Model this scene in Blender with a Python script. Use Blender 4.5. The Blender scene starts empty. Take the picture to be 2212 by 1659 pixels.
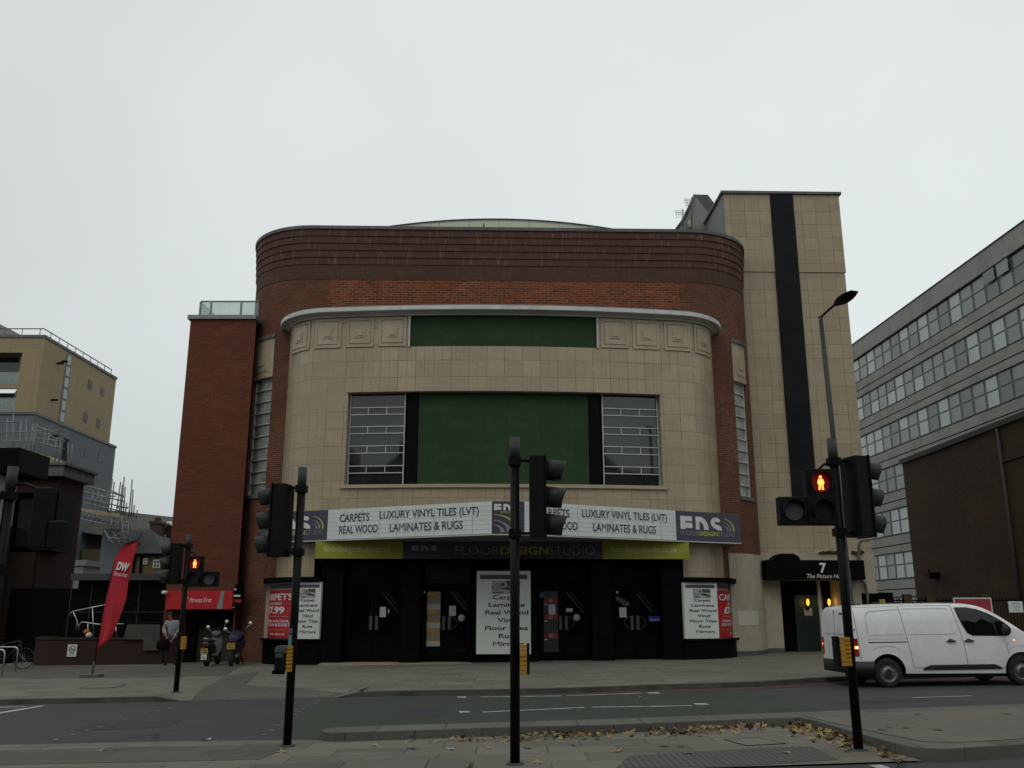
import bpy, bmesh, math, random
from mathutils import Vector, Matrix
from mathutils.geometry import tessellate_polygon
random.seed(7)
R = math.radians
scn = bpy.context.scene
# ------------------------------------------------------------------ camera
F, CX, CY, CAMH, PITCH = 1963.0, 1106.0, 829.5, 1.70, math.atan(0.2524)
cp, sp = math.cos(PITCH), math.sin(PITCH)
cam = bpy.data.objects.new("camera", bpy.data.cameras.new("camera"))
scn.collection.objects.link(cam)
cam.location = (0, 0, CAMH)
cam.rotation_euler = (math.pi/2 + PITCH, 0, 0)
cam.data.sensor_width = 36
cam.data.lens = 36*F/2212
cam.data.clip_end = 3000
scn.camera = cam
# ------------------------------------------------------------------ sky, sun, exposure
SUN_EL, SUN_AZ = R(48), R(200)
w = bpy.data.worlds.new("World"); scn.world = w; w.use_nodes = True
nt = w.node_tree; N = nt.nodes; L = nt.links; N.clear()
out = N.new('ShaderNodeOutputWorld'); bg = N.new('ShaderNodeBackground'); bg.inputs[1].default_value = 0.1
sky = N.new('ShaderNodeTexSky'); sky.sky_type = 'NISHITA'; sky.sun_disc = False
sky.sun_elevation = SUN_EL; sky.sun_rotation = SUN_AZ
hs = N.new('ShaderNodeHueSaturation'); hs.inputs['Saturation'].default_value = 0.1
tc = N.new('ShaderNodeTexCoord'); sx = N.new('ShaderNodeSeparateXYZ')
ramp = N.new('ShaderNodeValToRGB')
e = ramp.color_ramp.elements
e[0].position = 0.0; e[0].color = (0.60, 0.65, 0.65, 1)
e[1].position = 1.0; e[1].color = (0.74, 0.77, 0.75, 1)
a = ramp.color_ramp.elements.new(0.28); a.color = (0.79, 0.845, 0.85, 1)
a = ramp.color_ramp.elements.new(0.5); a.color = (0.81, 0.86, 0.86, 1)
nz = N.new('ShaderNodeTexNoise'); nz.inputs['Scale'].default_value = 2.2; nz.inputs['Detail'].default_value = 6
mr = N.new('ShaderNodeMapRange'); mr.inputs['To Min'].default_value = 8.7; mr.inputs['To Max'].default_value = 11.3
mx = N.new('ShaderNodeMapRange'); mx.inputs['From Min'].default_value = -0.55; mx.inputs['From Max'].default_value = 0.1
mx.inputs['To Min'].default_value = 0.86; mx.inputs['To Max'].default_value = 1.0
mm = N.new('ShaderNodeMath'); mm.operation = 'MULTIPLY'
vm = N.new('ShaderNodeVectorMath'); vm.operation = 'SCALE'
mixs = N.new('ShaderNodeMix'); mixs.data_type = 'RGBA'; mixs.inputs[0].default_value = 0.96
L.new(tc.outputs['Generated'], sx.inputs[0]); L.new(sx.outputs['Z'], ramp.inputs[0])
L.new(tc.outputs['Generated'], nz.inputs['Vector']); L.new(nz.outputs['Fac'], mr.inputs['Value'])
L.new(sx.outputs['X'], mx.inputs['Value'])
L.new(mr.outputs[0], mm.inputs[0]); L.new(mx.outputs[0], mm.inputs[1])
L.new(ramp.outputs[0], vm.inputs[0]); L.new(mm.outputs[0], vm.inputs['Scale'])
L.new(sky.outputs[0], hs.inputs['Color'])
L.new(hs.outputs[0], mixs.inputs[6]); L.new(vm.outputs[0], mixs.inputs[7])
L.new(mixs.outputs[2], bg.inputs[0]); L.new(bg.outputs[0], out.inputs[0])
sl = bpy.data.lights.new("sun", 'SUN'); sl.energy = 0.5; sl.angle = R(25); sl.color = (1, 0.95, 0.87)
so = bpy.data.objects.new("sun", sl); scn.collection.objects.link(so)
so.rotation_euler = (R(90)-SUN_EL, 0, math.pi - SUN_AZ + R(0))
scn.view_settings.view_transform = 'Standard'; scn.view_settings.look = 'None'
scn.view_settings.gamma = 1; scn.view_settings.exposure = -0.06
scn.cycles.max_bounces = 5
# ------------------------------------------------------------------ picture measuring helpers
G = 0.012                                   # the street climbs gently to the right
def gz(x): return G*max(-40, min(40, x))
def ray(px, py):
    u, v = px-CX, py-CY
    return Vector((u, F*cp+v*sp, F*sp-v*cp))
def hy(px, py, Y):
    r = ray(px, py); t = Y/r.y; return Vector((r.x*t, Y, CAMH+r.z*t))
def hx(px, py, X):
    r = ray(px, py); t = X/r.x; return Vector((X, r.y*t, CAMH+r.z*t))
def gp(px, py, dz=0.0):
    r = ray(px, py); t = (CAMH-dz)/(G*r.x-r.z)
    return Vector((r.x*t, r.y*t, CAMH+r.z*t))
# ------------------------------------------------------------------ materials
MATS = {}
def mat(name, col, rough=0.6, metal=0.0, var=0.12, scale=3.0, bump=0.0, bscale=40.0, spec=0.5, emit=None, estr=1.0, coords='Object', coat=0, noise_to=None):
    if name in MATS: return MATS[name]
    m = bpy.data.materials.new(name); m.use_nodes = True
    nt = m.node_tree; N = nt.nodes; L = nt.links
    b = N['Principled BSDF']
    b.inputs['Roughness'].default_value = rough; b.inputs['Metallic'].default_value = metal
    b.inputs['Specular IOR Level'].default_value = spec
    if coat: b.inputs['Coat Weight'].default_value = coat
    tc = N.new('ShaderNodeTexCoord')
    n = N.new('ShaderNodeTexNoise'); n.inputs['Scale'].default_value = scale; n.inputs['Detail'].default_value = 5
    n.inputs['Roughness'].default_value = 0.65
    L.new(tc.outputs[coords], n.inputs['Vector'])
    mp = N.new('ShaderNodeMapRange'); mp.inputs['From Min'].default_value = 0.3; mp.inputs['From Max'].default_value = 0.7
    L.new(n.outputs['Fac'], mp.inputs['Value'])
    mx = N.new('ShaderNodeMix'); mx.data_type = 'RGBA'
    c2 = noise_to or tuple(max(0, c*(1-var*1.6)) for c in col)
    c1 = tuple(min(1, c*(1+var)) for c in col)
    mx.inputs[6].default_value = (*c1, 1); mx.inputs[7].default_value = (*c2, 1)
    L.new(mp.outputs[0], mx.inputs[0]); L.new(mx.outputs[2], b.inputs['Base Color'])
    if bump:
        n2 = N.new('ShaderNodeTexNoise'); n2.inputs['Scale'].default_value = bscale; n2.inputs['Detail'].default_value = 4
        L.new(tc.outputs[coords], n2.inputs['Vector'])
        bp = N.new('ShaderNodeBump'); bp.inputs['Strength'].default_value = bump; bp.inputs['Distance'].default_value = 0.02
        L.new(n2.outputs['Fac'], bp.inputs['Height']); L.new(bp.outputs[0], b.inputs['Normal'])
    if emit:
        b.inputs['Emission Color'].default_value = (*emit, 1); b.inputs['Emission Strength'].default_value = estr
    MATS[name] = m; return m

def brickmat(name, c1, c2, mortar, bw=0.225, rh=0.075, ms=0.011, off=0.5, patch=None, pscale=2.0, pamt=0.5,
             streak=None, samt=0.0, spots=0, cracks=0, rough=0.85, squash=1.0, second=None, bump=0.3, var2=0.25, spec=0.3, mottle=0.6, mortarfade=0.0):
    m = bpy.data.materials.new(name); m.use_nodes = True
    nt = m.node_tree; N = nt.nodes; L = nt.links; b = N['Principled BSDF']
    b.inputs['Roughness'].default_value = rough; b.inputs['Specular IOR Level'].default_value = spec
    tc = N.new('ShaderNodeTexCoord'); UV = tc.outputs['UV']
    br = N.new('ShaderNodeTexBrick')
    br.offset = off; br.squash = squash
    br.inputs['Color1'].default_value = (*c1, 1); br.inputs['Color2'].default_value = (*c2, 1)
    br.inputs['Mortar'].default_value = (*mortar, 1); br.inputs['Scale'].default_value = 1
    br.inputs['Mortar Size'].default_value = ms; br.inputs['Mortar Smooth'].default_value = 0.2
    br.inputs['Bias'].default_value = 0.0
    br.inputs['Brick Width'].default_value = bw; br.inputs['Row Height'].default_value = rh
    L.new(UV, br.inputs['Vector'])
    col = br.outputs['Color']
    def noise(scale, detail=4, stretch=None):
        n = N.new('ShaderNodeTexNoise'); n.inputs['Scale'].default_value = scale; n.inputs['Detail'].default_value = detail
        n.inputs['Roughness'].default_value = 0.65
        if stretch:
            mpp = N.new('ShaderNodeMapping'); mpp.inputs['Scale'].default_value = stretch
            L.new(UV, mpp.inputs['Vector']); L.new(mpp.outputs[0], n.inputs['Vector'])
        else: L.new(UV, n.inputs['Vector'])
        return n
    def rng(src, a, b_, lo, hi):
        r = N.new('ShaderNodeMapRange'); r.inputs['From Min'].default_value = a; r.inputs['From Max'].default_value = b_
        r.inputs['To Min'].default_value = lo; r.inputs['To Max'].default_value = hi
        L.new(src, r.inputs['Value']); return r.outputs[0]
    def mixc(fac, a, c):
        x = N.new('ShaderNodeMix'); x.data_type = 'RGBA'
        if isinstance(a, tuple): x.inputs[6].default_value = (*a, 1)
        else: L.new(a, x.inputs[6])
        if isinstance(c, tuple): x.inputs[7].default_value = (*c, 1)
        else: L.new(c, x.inputs[7])
        L.new(fac, x.inputs[0]); return x.outputs[2]
    if second:      # a second, fainter set of joints
        b2 = N.new('ShaderNodeTexBrick'); b2.offset = second.get('off', 0.5)
        b2.inputs['Color1'].default_value = (0,0,0,1); b2.inputs['Color2'].default_value = (0,0,0,1)
        b2.inputs['Mortar'].default_value = (1,1,1,1); b2.inputs['Scale'].default_value = 1
        b2.inputs['Mortar Size'].default_value = second.get('ms', 0.006)
        b2.inputs['Brick Width'].default_value = second['bw']; b2.inputs['Row Height'].default_value = second['rh']
        L.new(UV, b2.inputs['Vector'])
        nn = noise(0.9, 3); g = rng(nn.outputs['Fac'], 0.42, 0.62, 0.0, second.get('amt', 0.6))
        mu = N.new('ShaderNodeMath'); mu.operation = 'MULTIPLY'
        L.new(b2.outputs['Color'], mu.inputs[0]); L.new(g, mu.inputs[1])
        col = mixc(mu.outputs[0], col, mortar)
    if mortarfade:  # joints fade out in places
        nn = noise(0.8, 3); g = rng(nn.outputs['Fac'], 0.38, 0.6, 0.0, mortarfade)
        mu = N.new('ShaderNodeMath'); mu.operation = 'MULTIPLY'
        L.new(br.outputs['Fac'], mu.inputs[0]); L.new(g, mu.inputs[1])
        col = mixc(mu.outputs[0], col, tuple((x+y)/2 for x, y in zip(c1, c2)))
    if patch:
        n = noise(pscale, 4, (1, 2.2, 1)); f = rng(n.outputs['Fac'], 0.52, 0.68, 0, pamt); col = mixc(f, col, patch)
    if streak:
        n = noise(2.5, 6, (3.0, 0.45, 1)); f = rng(n.outputs['Fac'], 0.55, 0.75, 0, samt); col = mixc(f, col, streak)
    if spots:
        vo = N.new('ShaderNodeTexVoronoi'); vo.inputs['Scale'].default_value = 2.2; L.new(UV, vo.inputs['Vector'])
        f = rng(vo.outputs['Distance'], 0.035, 0.06, spots, 0); col = mixc(f, col, tuple(x*0.35 for x in c1))
        vo = N.new('ShaderNodeTexVoronoi'); vo.inputs['Scale'].default_value = 3.7; L.new(UV, vo.inputs['Vector'])
        f = rng(vo.outputs['Distance'], 0.03, 0.05, spots*.7, 0); col = mixc(f, col, tuple(min(1, x*1.7) for x in c1))
    if cracks:
        vo = N.new('ShaderNodeTexVoronoi'); vo.feature = 'DISTANCE_TO_EDGE'; vo.inputs['Scale'].default_value = .42
        nn = noise(1.3, 5); va = N.new('ShaderNodeMix'); va.data_type = 'RGBA'; va.inputs[0].default_value = .35
        L.new(UV, va.inputs[6]); L.new(nn.outputs['Color'], va.inputs[7]); L.new(va.outputs[2], vo.inputs['Vector'])
        f0 = rng(vo.outputs['Distance'], 0.002, 0.012, cracks, 0); n3 = noise(.25, 3); g = rng(n3.outputs['Fac'], .48, .58, 0, 1)
        mu = N.new('ShaderNodeMath'); mu.operation = 'MULTIPLY'; L.new(f0, mu.inputs[0]); L.new(g, mu.inputs[1]); col = mixc(mu.outputs[0], col, tuple(x*.3 for x in c1))
    n = noise(0.35, 6); f = rng(n.outputs['Fac'], 0.35, 0.68, 0, var2*1.6)
    col = mixc(f, col, tuple(x*mottle for x in c1))
    n = noise(9, 4); f = rng(n.outputs['Fac'], 0.45, 0.8, 0, 0.35); col = mixc(f, col, tuple(x*0.6 for x in c2))
    L.new(col, b.inputs['Base Color'])
    if bump:
        bp = N.new('ShaderNodeBump'); bp.inputs['Strength'].default_value = bump; bp.inputs['Distance'].default_value = 0.01
        bp.invert = True
        L.new(br.outputs['Fac'], bp.inputs['Height']); L.new(bp.outputs[0], b.inputs['Normal'])
    MATS[name] = m; return m

def glassmat(name, tint=(0.02, 0.024, 0.026), rough=0.04, spec=0.7):
    m = mat(name, tint, rough, 0, 0.3, 1.2, spec=spec); return m

# ------------------------------------------------------------------ mesh building
COL = scn.collection
ORG = {}
class MB:
    def __init__(s): s.v = []; s.f = []; s.uv = []; s.m = []; s.sm = []
    def face(s, pts, uv=None, m=0, smooth=False):
        pts = [Vector(p) for p in pts]
        k = len(s.v); s.v += pts; s.f.append(tuple(range(k, k+len(pts))))
        if uv is None:
            n = Vector((0, 0, 0))
            for i in range(len(pts)):
                a, b = pts[i], pts[(i+1) % len(pts)]
                n += a.cross(b)
            n = n.normalized() if n.length > 1e-12 else Vector((0, 0, 1))
            if abs(n.z) > 0.8: uv = [(p.x, p.y) for p in pts]
            else:
                t = Vector((-n.y, n.x, 0)).normalized(); uv = [(p.dot(t), p.z) for p in pts]
        s.uv.append(uv); s.m.append(m); s.sm.append(smooth)
    def box(s, x0, x1, y0, y1, z0, z1, M=None, m=0):
        P = [Vector((x, y, z)) for z in (z0, z1) for y in (y0, y1) for x in (x0, x1)]
        uvs = {}
        for q in ((0,2,3,1), (4,5,7,6), (0,1,5,4), (2,6,7,3), (0,4,6,2), (1,3,7,5)):
            pts = [P[i] for i in q]
            if M is not None:
                pts2 = [M @ p for p in pts]
                n = (pts[1]-pts[0]).cross(pts[2]-pts[0]).normalized()
                if abs(n.z) > .8: uv = [(p.x, p.y) for p in pts]
                elif abs(n.y) > .8: uv = [(p.x, p.z) for p in pts]
                else: uv = [(p.y, p.z) for p in pts]
                s.face(pts2, uv, m)
            else: s.face(pts, None, m)
    def prism(s, poly, a, b, ax='y', m=0, caps=True, smooth=False):
        """polygon in the plane across ax, extruded from a to b"""
        def P(p, h):
            return Vector((p[0], h, p[1])) if ax == 'y' else Vector((h, p[0], p[1])) if ax == 'x' else Vector((p[0], p[1], h))
        n = len(poly)
        if caps:
            s.face([P(p, a) for p in poly], None, m); s.face([P(p, b) for p in reversed(poly)], None, m)
        for i in range(n):
            p, q = poly[i], poly[(i+1) % n]
            s.face([P(p, a), P(p, b), P(q, b), P(q, a)], None, m, smooth)
    def loft(s, rings, m=0, closed=True, smooth=True, caps=True, flip=False):
        k = len(rings[0])
        for i in range(len(rings)-1):
            A, B = rings[i], rings[i+1]
            for j in range(k if closed else k-1):
                j2 = (j+1) % k
                q = [A[j], A[j2], B[j2], B[j]]
                s.face(q if not flip else q[::-1], None, m, smooth)
        if caps and closed:
            s.face(list(reversed(rings[0])), None, m); s.face(list(rings[-1]), None, m)
    def tube(s, pts, r, n=8, m=0, caps=True, smooth=True):
        pts = [Vector(p) for p in pts]
        rs = r if isinstance(r, (list, tuple)) else [r]*len(pts)
        rings = []; up = None
        for i, p in enumerate(pts):
            if i == 0: d = pts[1]-pts[0]
            elif i == len(pts)-1: d = pts[-1]-pts[-2]
            else: d = (pts[i]-pts[i-1]).normalized()+(pts[i+1]-pts[i]).normalized()
            d = d.normalized() if d.length > 1e-9 else Vector((0, 0, 1))
            if up is None:
                up = Vector((1, 0, 0)) if abs(d.x) < 0.8 else Vector((0, 1, 0))
            x = (up - d*up.dot(d)).normalized(); y = d.cross(x); up = x
            rings.append([p + x*math.cos(2*math.pi*k/n)*rs[i] + y*math.sin(2*math.pi*k/n)*rs[i] for k in range(n)])
        s.loft(rings, m, True, smooth, caps)
    def lathe(s, c, prof, n=24, axis='z', m=0, M=None, a0=0, a1=2*math.pi):
        """prof: (radius, height) pairs along axis"""
        c = Vector(c); rings = []
        full = abs(a1-a0-2*math.pi) < 1e-6
        for r_, h in prof:
            ring = []
            for k in range(n if full else n+1):
                t = a0+(a1-a0)*k/n
                x, y = r_*math.cos(t), r_*math.sin(t)
                p = Vector((x, y, h)) if axis == 'z' else Vector((x, h, y)) if axis == 'y' else Vector((h, x, y))
                p = p + c
                ring.append(M @ p if M is not None else p)
            rings.append(ring)
        s.loft(rings, m, full, True, False)
    def ball(s, c, r, n=12, k=8, m=0, sc=(1, 1, 1)):
        rings = []
        for i in range(1, k):
            t = math.pi*i/k
            rings.append([Vector(c)+Vector((r*sc[0]*math.sin(t)*math.cos(2*math.pi*j/n), r*sc[1]*math.sin(t)*math.sin(2*math.pi*j/n), r*sc[2]*math.cos(t))) for j in range(n)])
        s.loft(rings, m, True, True, True)
    def add(s, other, M):
        k = len(s.v); s.v += [M @ p for p in other.v]; s.f += [tuple(i+k for i in q) for q in other.f]
        s.uv += other.uv; s.m += other.m; s.sm += other.sm
    def build(s, name, mats, parent=None, merge=True, bevel=0, label=None):
        org = Vector((0, 0, 0)); p = parent
        while p is not None:
            if p.name in ORG: org = ORG[p.name]; break
            p = p.parent
        me = bpy.data.meshes.new(name)
        me.from_pydata([v-org for v in s.v], [], s.f)
        uvl = me.uv_layers.new(name='UVMap')
        flat = [c for fu in s.uv for u in fu for c in u]
        uvl.data.foreach_set('uv', flat)
        if not isinstance(mats, (list, tuple)): mats = [mats]
        for mm_ in mats: me.materials.append(mm_)
        me.polygons.foreach_set('material_index', s.m)
        me.polygons.foreach_set('use_smooth', s.sm)
        if merge:
            bm = bmesh.new(); bm.from_mesh(me)
            bmesh.ops.remove_doubles(bm, verts=bm.verts, dist=0.0004)
            bmesh.ops.recalc_face_normals(bm, faces=bm.faces)
            if bevel:
                bmesh.ops.bevel(bm, geom=[e for e in bm.edges if len(e.link_faces) == 2 and e.calc_face_angle(0) > 0.6],
                                offset=bevel, segments=2, affect='EDGES', profile=0.6)
            bm.to_mesh(me); bm.free()
        me.update()
        o = bpy.data.objects.new(name, me); COL.objects.link(o)
        if parent is not None: o.parent = parent
        if label: o['label'] = label
        return o
def tag(o, label=None, cat=None, group=None, kind=None):
    if label: o['label'] = label
    if cat: o['category'] = cat
    if group: o['group'] = group
    if kind: o['kind'] = kind
    return o
def thing(name, label, cat, loc=(0, 0, 0), rz=0, group=None, world=False):
    o = bpy.data.objects.new(name, None); COL.objects.link(o); o.empty_display_size = 0.3
    o.location = loc; o.rotation_euler = (0, 0, rz); tag(o, label, cat, group)
    if world: ORG[o.name] = Vector(loc)
    return o
def solo(mb, name, m, label, cat, loc=(0, 0, 0), group=None, **k):
    """a thing that is one mesh; mb is in world coordinates, loc its base"""
    for i in range(len(mb.v)): mb.v[i] = mb.v[i]-Vector(loc)
    o = mb.build(name, m, None, **k); o.location = loc; return tag(o, label, cat, group)
def struct(mb, name, m, **k):
    return tag(mb.build(name, m, None, **k), kind='structure')
def dup(root, loc=None, rz=None, label=None):
    r = root.copy(); COL.objects.link(r)
    if loc is not None: r.location = loc
    if rz is not None: r.rotation_euler = (0, 0, rz)
    if label: r['label'] = label
    def kids(a, b):
        for ch in list(a.children):
            c = ch.copy(); COL.objects.link(c); c.parent = b; kids(ch, c)
    kids(root, r); return r

# 2-D paths for curved walls, cornices and plates
class Path:
    def __init__(s, pts):
        s.p = [Vector(p) for p in pts]; s.s = [0]
        for a, b in zip(s.p, s.p[1:]): s.s.append(s.s[-1]+(b-a).length)
        s.len = s.s[-1]
    def at(s, t):
        t2 = max(0, min(s.len, t))
        for i in range(len(s.s)-1):
            if t2 <= s.s[i+1]+1e-9: break
        a, b = s.p[i], s.p[i+1]; k = (t2-s.s[i])/max(1e-9, s.s[i+1]-s.s[i])
        d = (b-a).normalized()
        # smoothed normal
        def nrm(j):
            j = max(0, min(len(s.p)-2, j)); d_ = (s.p[j+1]-s.p[j]).normalized(); return Vector((d_.y, -d_.x))
        n = nrm(i)
        if k < 0.5: n2 = nrm(i-1); n = (n*(0.5+k)+n2*(0.5-k)).normalized()
        else: n2 = nrm(i+1); n = (n*(1.5-k)+n2*(k-0.5)).normalized()
        return a+(b-a)*k + (d*(t-t2)), n
    def pos(s, t, z, off=0):
        p, n = s.at(t); return Vector((p.x+n.x*off, p.y+n.y*off, z))
    def cuts(s, a, b, step=0.35):
        c = [a]+[x for x in s.s if a+1e-4 < x < b-1e-4]+[b]
        return c
def wall(mb, path, z0, z1, holes=(), s0=0, s1=None, off=0, reveal=0.3, m=0, mr=None, zcuts=()):
    s1 = path.len if s1 is None else s1
    ss = sorted(set(round(x, 4) for x in path.cuts(s0, s1)+[h[0] for h in holes]+[h[1] for h in holes]))
    ss = [x for x in ss if s0-1e-6 <= x <= s1+1e-6]
    zs = sorted(set([z0, z1]+[h[2] for h in holes]+[h[3] for h in holes]))
    for a, b in zip(ss, ss[1:]):
        for c, d in zip(zs, zs[1:]):
            ms_, mz = (a+b)/2, (c+d)/2
            if any(h[0] < ms_ < h[1] and h[2] < mz < h[3] for h in holes): continue
            mb.face([path.pos(a, c, off), path.pos(b, c, off), path.pos(b, d, off), path.pos(a, d, off)],
                    [(a, c), (b, c), (b, d), (a, d)], m)
    for h in holes:
        hs = [x for x in ss if h[0]-1e-6 <= x <= h[1]+1e-6]
        rv = h[4] if len(h) > 4 else reveal; mm_ = m if mr is None else mr
        for a, b in zip(hs, hs[1:]):
            for z in (h[2], h[3]):
                mb.face([path.pos(a, z, off), path.pos(b, z, off), path.pos(b, z, off-rv), path.pos(a, z, off-rv)], None, mm_)
        for a in (h[0], h[1]):
            mb.face([path.pos(a, h[2], off), path.pos(a, h[3], off), path.pos(a, h[3], off-rv), path.pos(a, h[2], off-rv)], None, mm_)
def plate(mb, path, s0, s1, z0, z1, o0, o1, m=0):
    """a curved slab lying along the path between offsets o0 (back) and o1 (front)"""
    ss = path.cuts(s0, s1)
    for a, b in zip(ss, ss[1:]):
        for (za, zb, oa, ob) in ((z0, z1, o1, o1), (z1, z1, o1, o0), (z0, z0, o0, o1)):
            mb.face([path.pos(a, za, oa), path.pos(b, za, oa), path.pos(b, zb, ob), path.pos(a, zb, ob)],
                    [(a, za+oa), (b, za+oa), (b, zb+ob), (a, zb+ob)], m)
    for a in (s0, s1):
        mb.face([path.pos(a, z0, o0), path.pos(a, z0, o1), path.pos(a, z1, o1), path.pos(a, z1, o0)], None, m)
def sweep(mb, path, prof, s0=0, s1=None, m=0, closed=False, caps=True):
    s1 = path.len if s1 is None else s1
    ss = path.cuts(s0, s1); acc = [0]
    for p, q in zip(prof, prof[1:]): acc.append(acc[-1]+math.hypot(q[0]-p[0], q[1]-p[1]))
    for a, b in zip(ss, ss[1:]):
        for i in range(len(prof)-1):
            p, q = prof[i], prof[i+1]
            mb.face([path.pos(a, p[1], p[0]), path.pos(b, p[1], p[0]), path.pos(b, q[1], q[0]), path.pos(a, q[1], q[0])],
                    [(a, acc[i]), (b, acc[i]), (b, acc[i+1]), (a, acc[i+1])], m)
    if caps:
        for a in (s0, s1): mb.face([path.pos(a, p[1], p[0]) for p in prof], None, m)

# lettering: outline geometry mapped on to any surface
DG = bpy.context.evaluated_depsgraph_get
def glyphs(txt, bold=0.0, shear=0.0, spacing=1.0, lines=1.0):
    cu = bpy.data.curves.new('t', 'FONT'); cu.body = txt; cu.size = 1; cu.offset = bold; cu.shear = shear
    cu.space_character = spacing; cu.space_line = lines; cu.resolution_u = 3; cu.align_x = 'LEFT'
    o = bpy.data.objects.new('t', cu); COL.objects.link(o)
    dg = DG(); dg.update()
    me = bpy.data.meshes.new_from_object(o.evaluated_get(dg))
    vs = [v.co.copy() for v in me.vertices]; fs = [tuple(p.vertices) for p in me.polygons]
    bpy.data.objects.remove(o); bpy.data.curves.remove(cu); bpy.data.meshes.remove(me)
    return vs, fs
def letters(mb, txt, fn, x0, x1, y0, y1, bold=0.0, shear=0.0, m=0, spacing=1.0, fit='both'):
    """fit txt into the box x0..x1, y0..y1 of surface coordinates; fn maps (u, v) to a point"""
    if 'M' in txt and bold > 0:      # the letter M keeps its plain outline, the others are emboldened
        vs, fs = [], []; i0 = max(v.x for v in glyphs('I')[0])
        for k, ch in enumerate(txt):
            if ch == ' ': continue
            dx = max(v.x for v in glyphs(txt[:k]+'I', 0, shear, spacing)[0])-i0
            v1, f1 = glyphs(ch, 0 if ch == 'M' else bold, shear, spacing); n0 = len(vs)
            vs += [v+Vector((dx, 0, 0)) for v in v1]; fs += [tuple(i+n0 for i in q) for q in f1]
    else: vs, fs = glyphs(txt, bold, shear, spacing)
    if not vs: return
    a = min(v.x for v in vs); b = max(v.x for v in vs); c = min(v.y for v in vs); d = max(v.y for v in vs)
    k = len(mb.v)
    for v in vs:
        mb.v.append(Vector(fn(x0+(v.x-a)/(b-a)*(x1-x0), y0+(v.y-c)/max(1e-6, d-c)*(y1-y0))))
    for q in fs:
        mb.f.append(tuple(i+k for i in q)); mb.uv.append([(mb.v[i+k].x, mb.v[i+k].z) for i in q]); mb.m.append(m); mb.sm.append(False)
def shape(mb, pts, fn, m=0):
    mb.face([fn(*p) for p in pts], None, m)
def rect(mb, fn, x0, x1, y0, y1, m=0, n=1):
    for i in range(n):
        a = x0+(x1-x0)*i/n; b = x0+(x1-x0)*(i+1)/n
        mb.face([fn(a, y0), fn(b, y0), fn(b, y1), fn(a, y1)], None, m)
# ================================================================== materials used all over
M_asph = brickmat('asphalt', (0.052, 0.052, 0.056), (0.046, 0.046, 0.050), (0.05, 0.05, 0.053), 60, 60, .0, 0, patch=(0.068, 0.067, 0.066), pscale=.5, pamt=.6, streak=(0.034, 0.034, 0.036), samt=.5, spots=.5, cracks=.8, var2=.3, mottle=.7, bump=0)
M_green = brickmat('green_surfacing', (0.040, 0.051, 0.041), (0.036, 0.046, 0.037), (0.05, 0.05, 0.05), 60, 60, .0, 0, patch=(0.055, 0.056, 0.052), pscale=.5, pamt=.6, streak=(0.030, 0.036, 0.031), samt=.5, spots=.4, cracks=.7, var2=.3, mottle=.75, bump=0)
M_slab = brickmat('paving_slabs', (0.180, 0.170, 0.139), (0.108, 0.103, 0.084), (0.045, 0.042, 0.034), 0.9, 0.6, 0.010, 0.5,
                  patch=(0.20, 0.19, 0.165), pscale=0.7, pamt=0.6, var2=0.35, spots=.7, bump=0.2, mottle=0.62)
M_slab2 = brickmat('dark_paving', (0.108, 0.104, 0.088), (0.080, 0.076, 0.066), (0.05, 0.047, 0.04), 0.6, 0.6, 0.008, 0.5, var2=0.3, spots=.6, bump=0.2)
M_slab3 = brickmat('median_paving', (0.150, 0.138, 0.115), (0.125, 0.115, 0.098), (0.06, 0.055, 0.042), 0.75, 0.6, 0.009, 0.5,
                   patch=(0.18, 0.165, 0.14), pscale=0.8, pamt=0.5, var2=0.3, spots=.6, bump=0.2)
M_tact = brickmat('tactile_paving', (0.112, 0.112, 0.106), (0.095, 0.095, 0.09), (0.05, 0.05, 0.048), 0.08, 0.08, 0.012, 0.0, var2=0.2, bump=0.4)
M_kerb = brickmat('granite_kerb', (0.135, 0.13, 0.115), (0.105, 0.10, 0.09), (0.035, 0.033, 0.03), 0.95, 4.0, 0.012, 0.0,
                  patch=(0.07, 0.065, 0.05), pscale=1.6, pamt=0.7, var2=0.35, bump=0.3)
M_kerbf = mat('shaded_dirty_kerb', (0.075, 0.068, 0.06), 0.9, var=0.4, scale=2.0, bump=0.4)  # kerb face granite with its shade put into the colour, plus mottled dirt
M_mark = mat('road_paint', (0.42, 0.42, 0.40), 0.7, var=0.3, scale=6, noise_to=(0.16, 0.16, 0.155))
M_red = mat('red_road_paint', (0.20, 0.05, 0.045), 0.8, var=0.3, scale=5)
M_brick = brickmat('old_red_brick', (0.140, 0.046, 0.023), (0.050, 0.023, 0.015), (0.21, 0.14, 0.09),
                   patch=(0.27, 0.07, 0.022), pscale=2.6, pamt=0.7, streak=(0.035, 0.018, 0.015), samt=0.65, var2=0.4, mortarfade=0.6)
M_brick2 = brickmat('modern_red_brick', (0.140, 0.038, 0.018), (0.088, 0.024, 0.013), (0.14, 0.062, 0.036),
                    patch=(0.18, 0.05, 0.025), pscale=0.8, pamt=0.4, var2=0.35, ms=0.011, bw=.26, rh=.085, mortarfade=.7)
M_band = brickmat('purple_band_brick', (0.100, 0.043, 0.030), (0.066, 0.029, 0.022), (0.075, 0.04, 0.035), 0.11, 0.23, 0.008, 0.0,
                  streak=(0.26, 0.21, 0.19), samt=0.75, patch=(0.045, 0.022, 0.018), pscale=1.2, pamt=0.6, var2=0.3)
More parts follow.
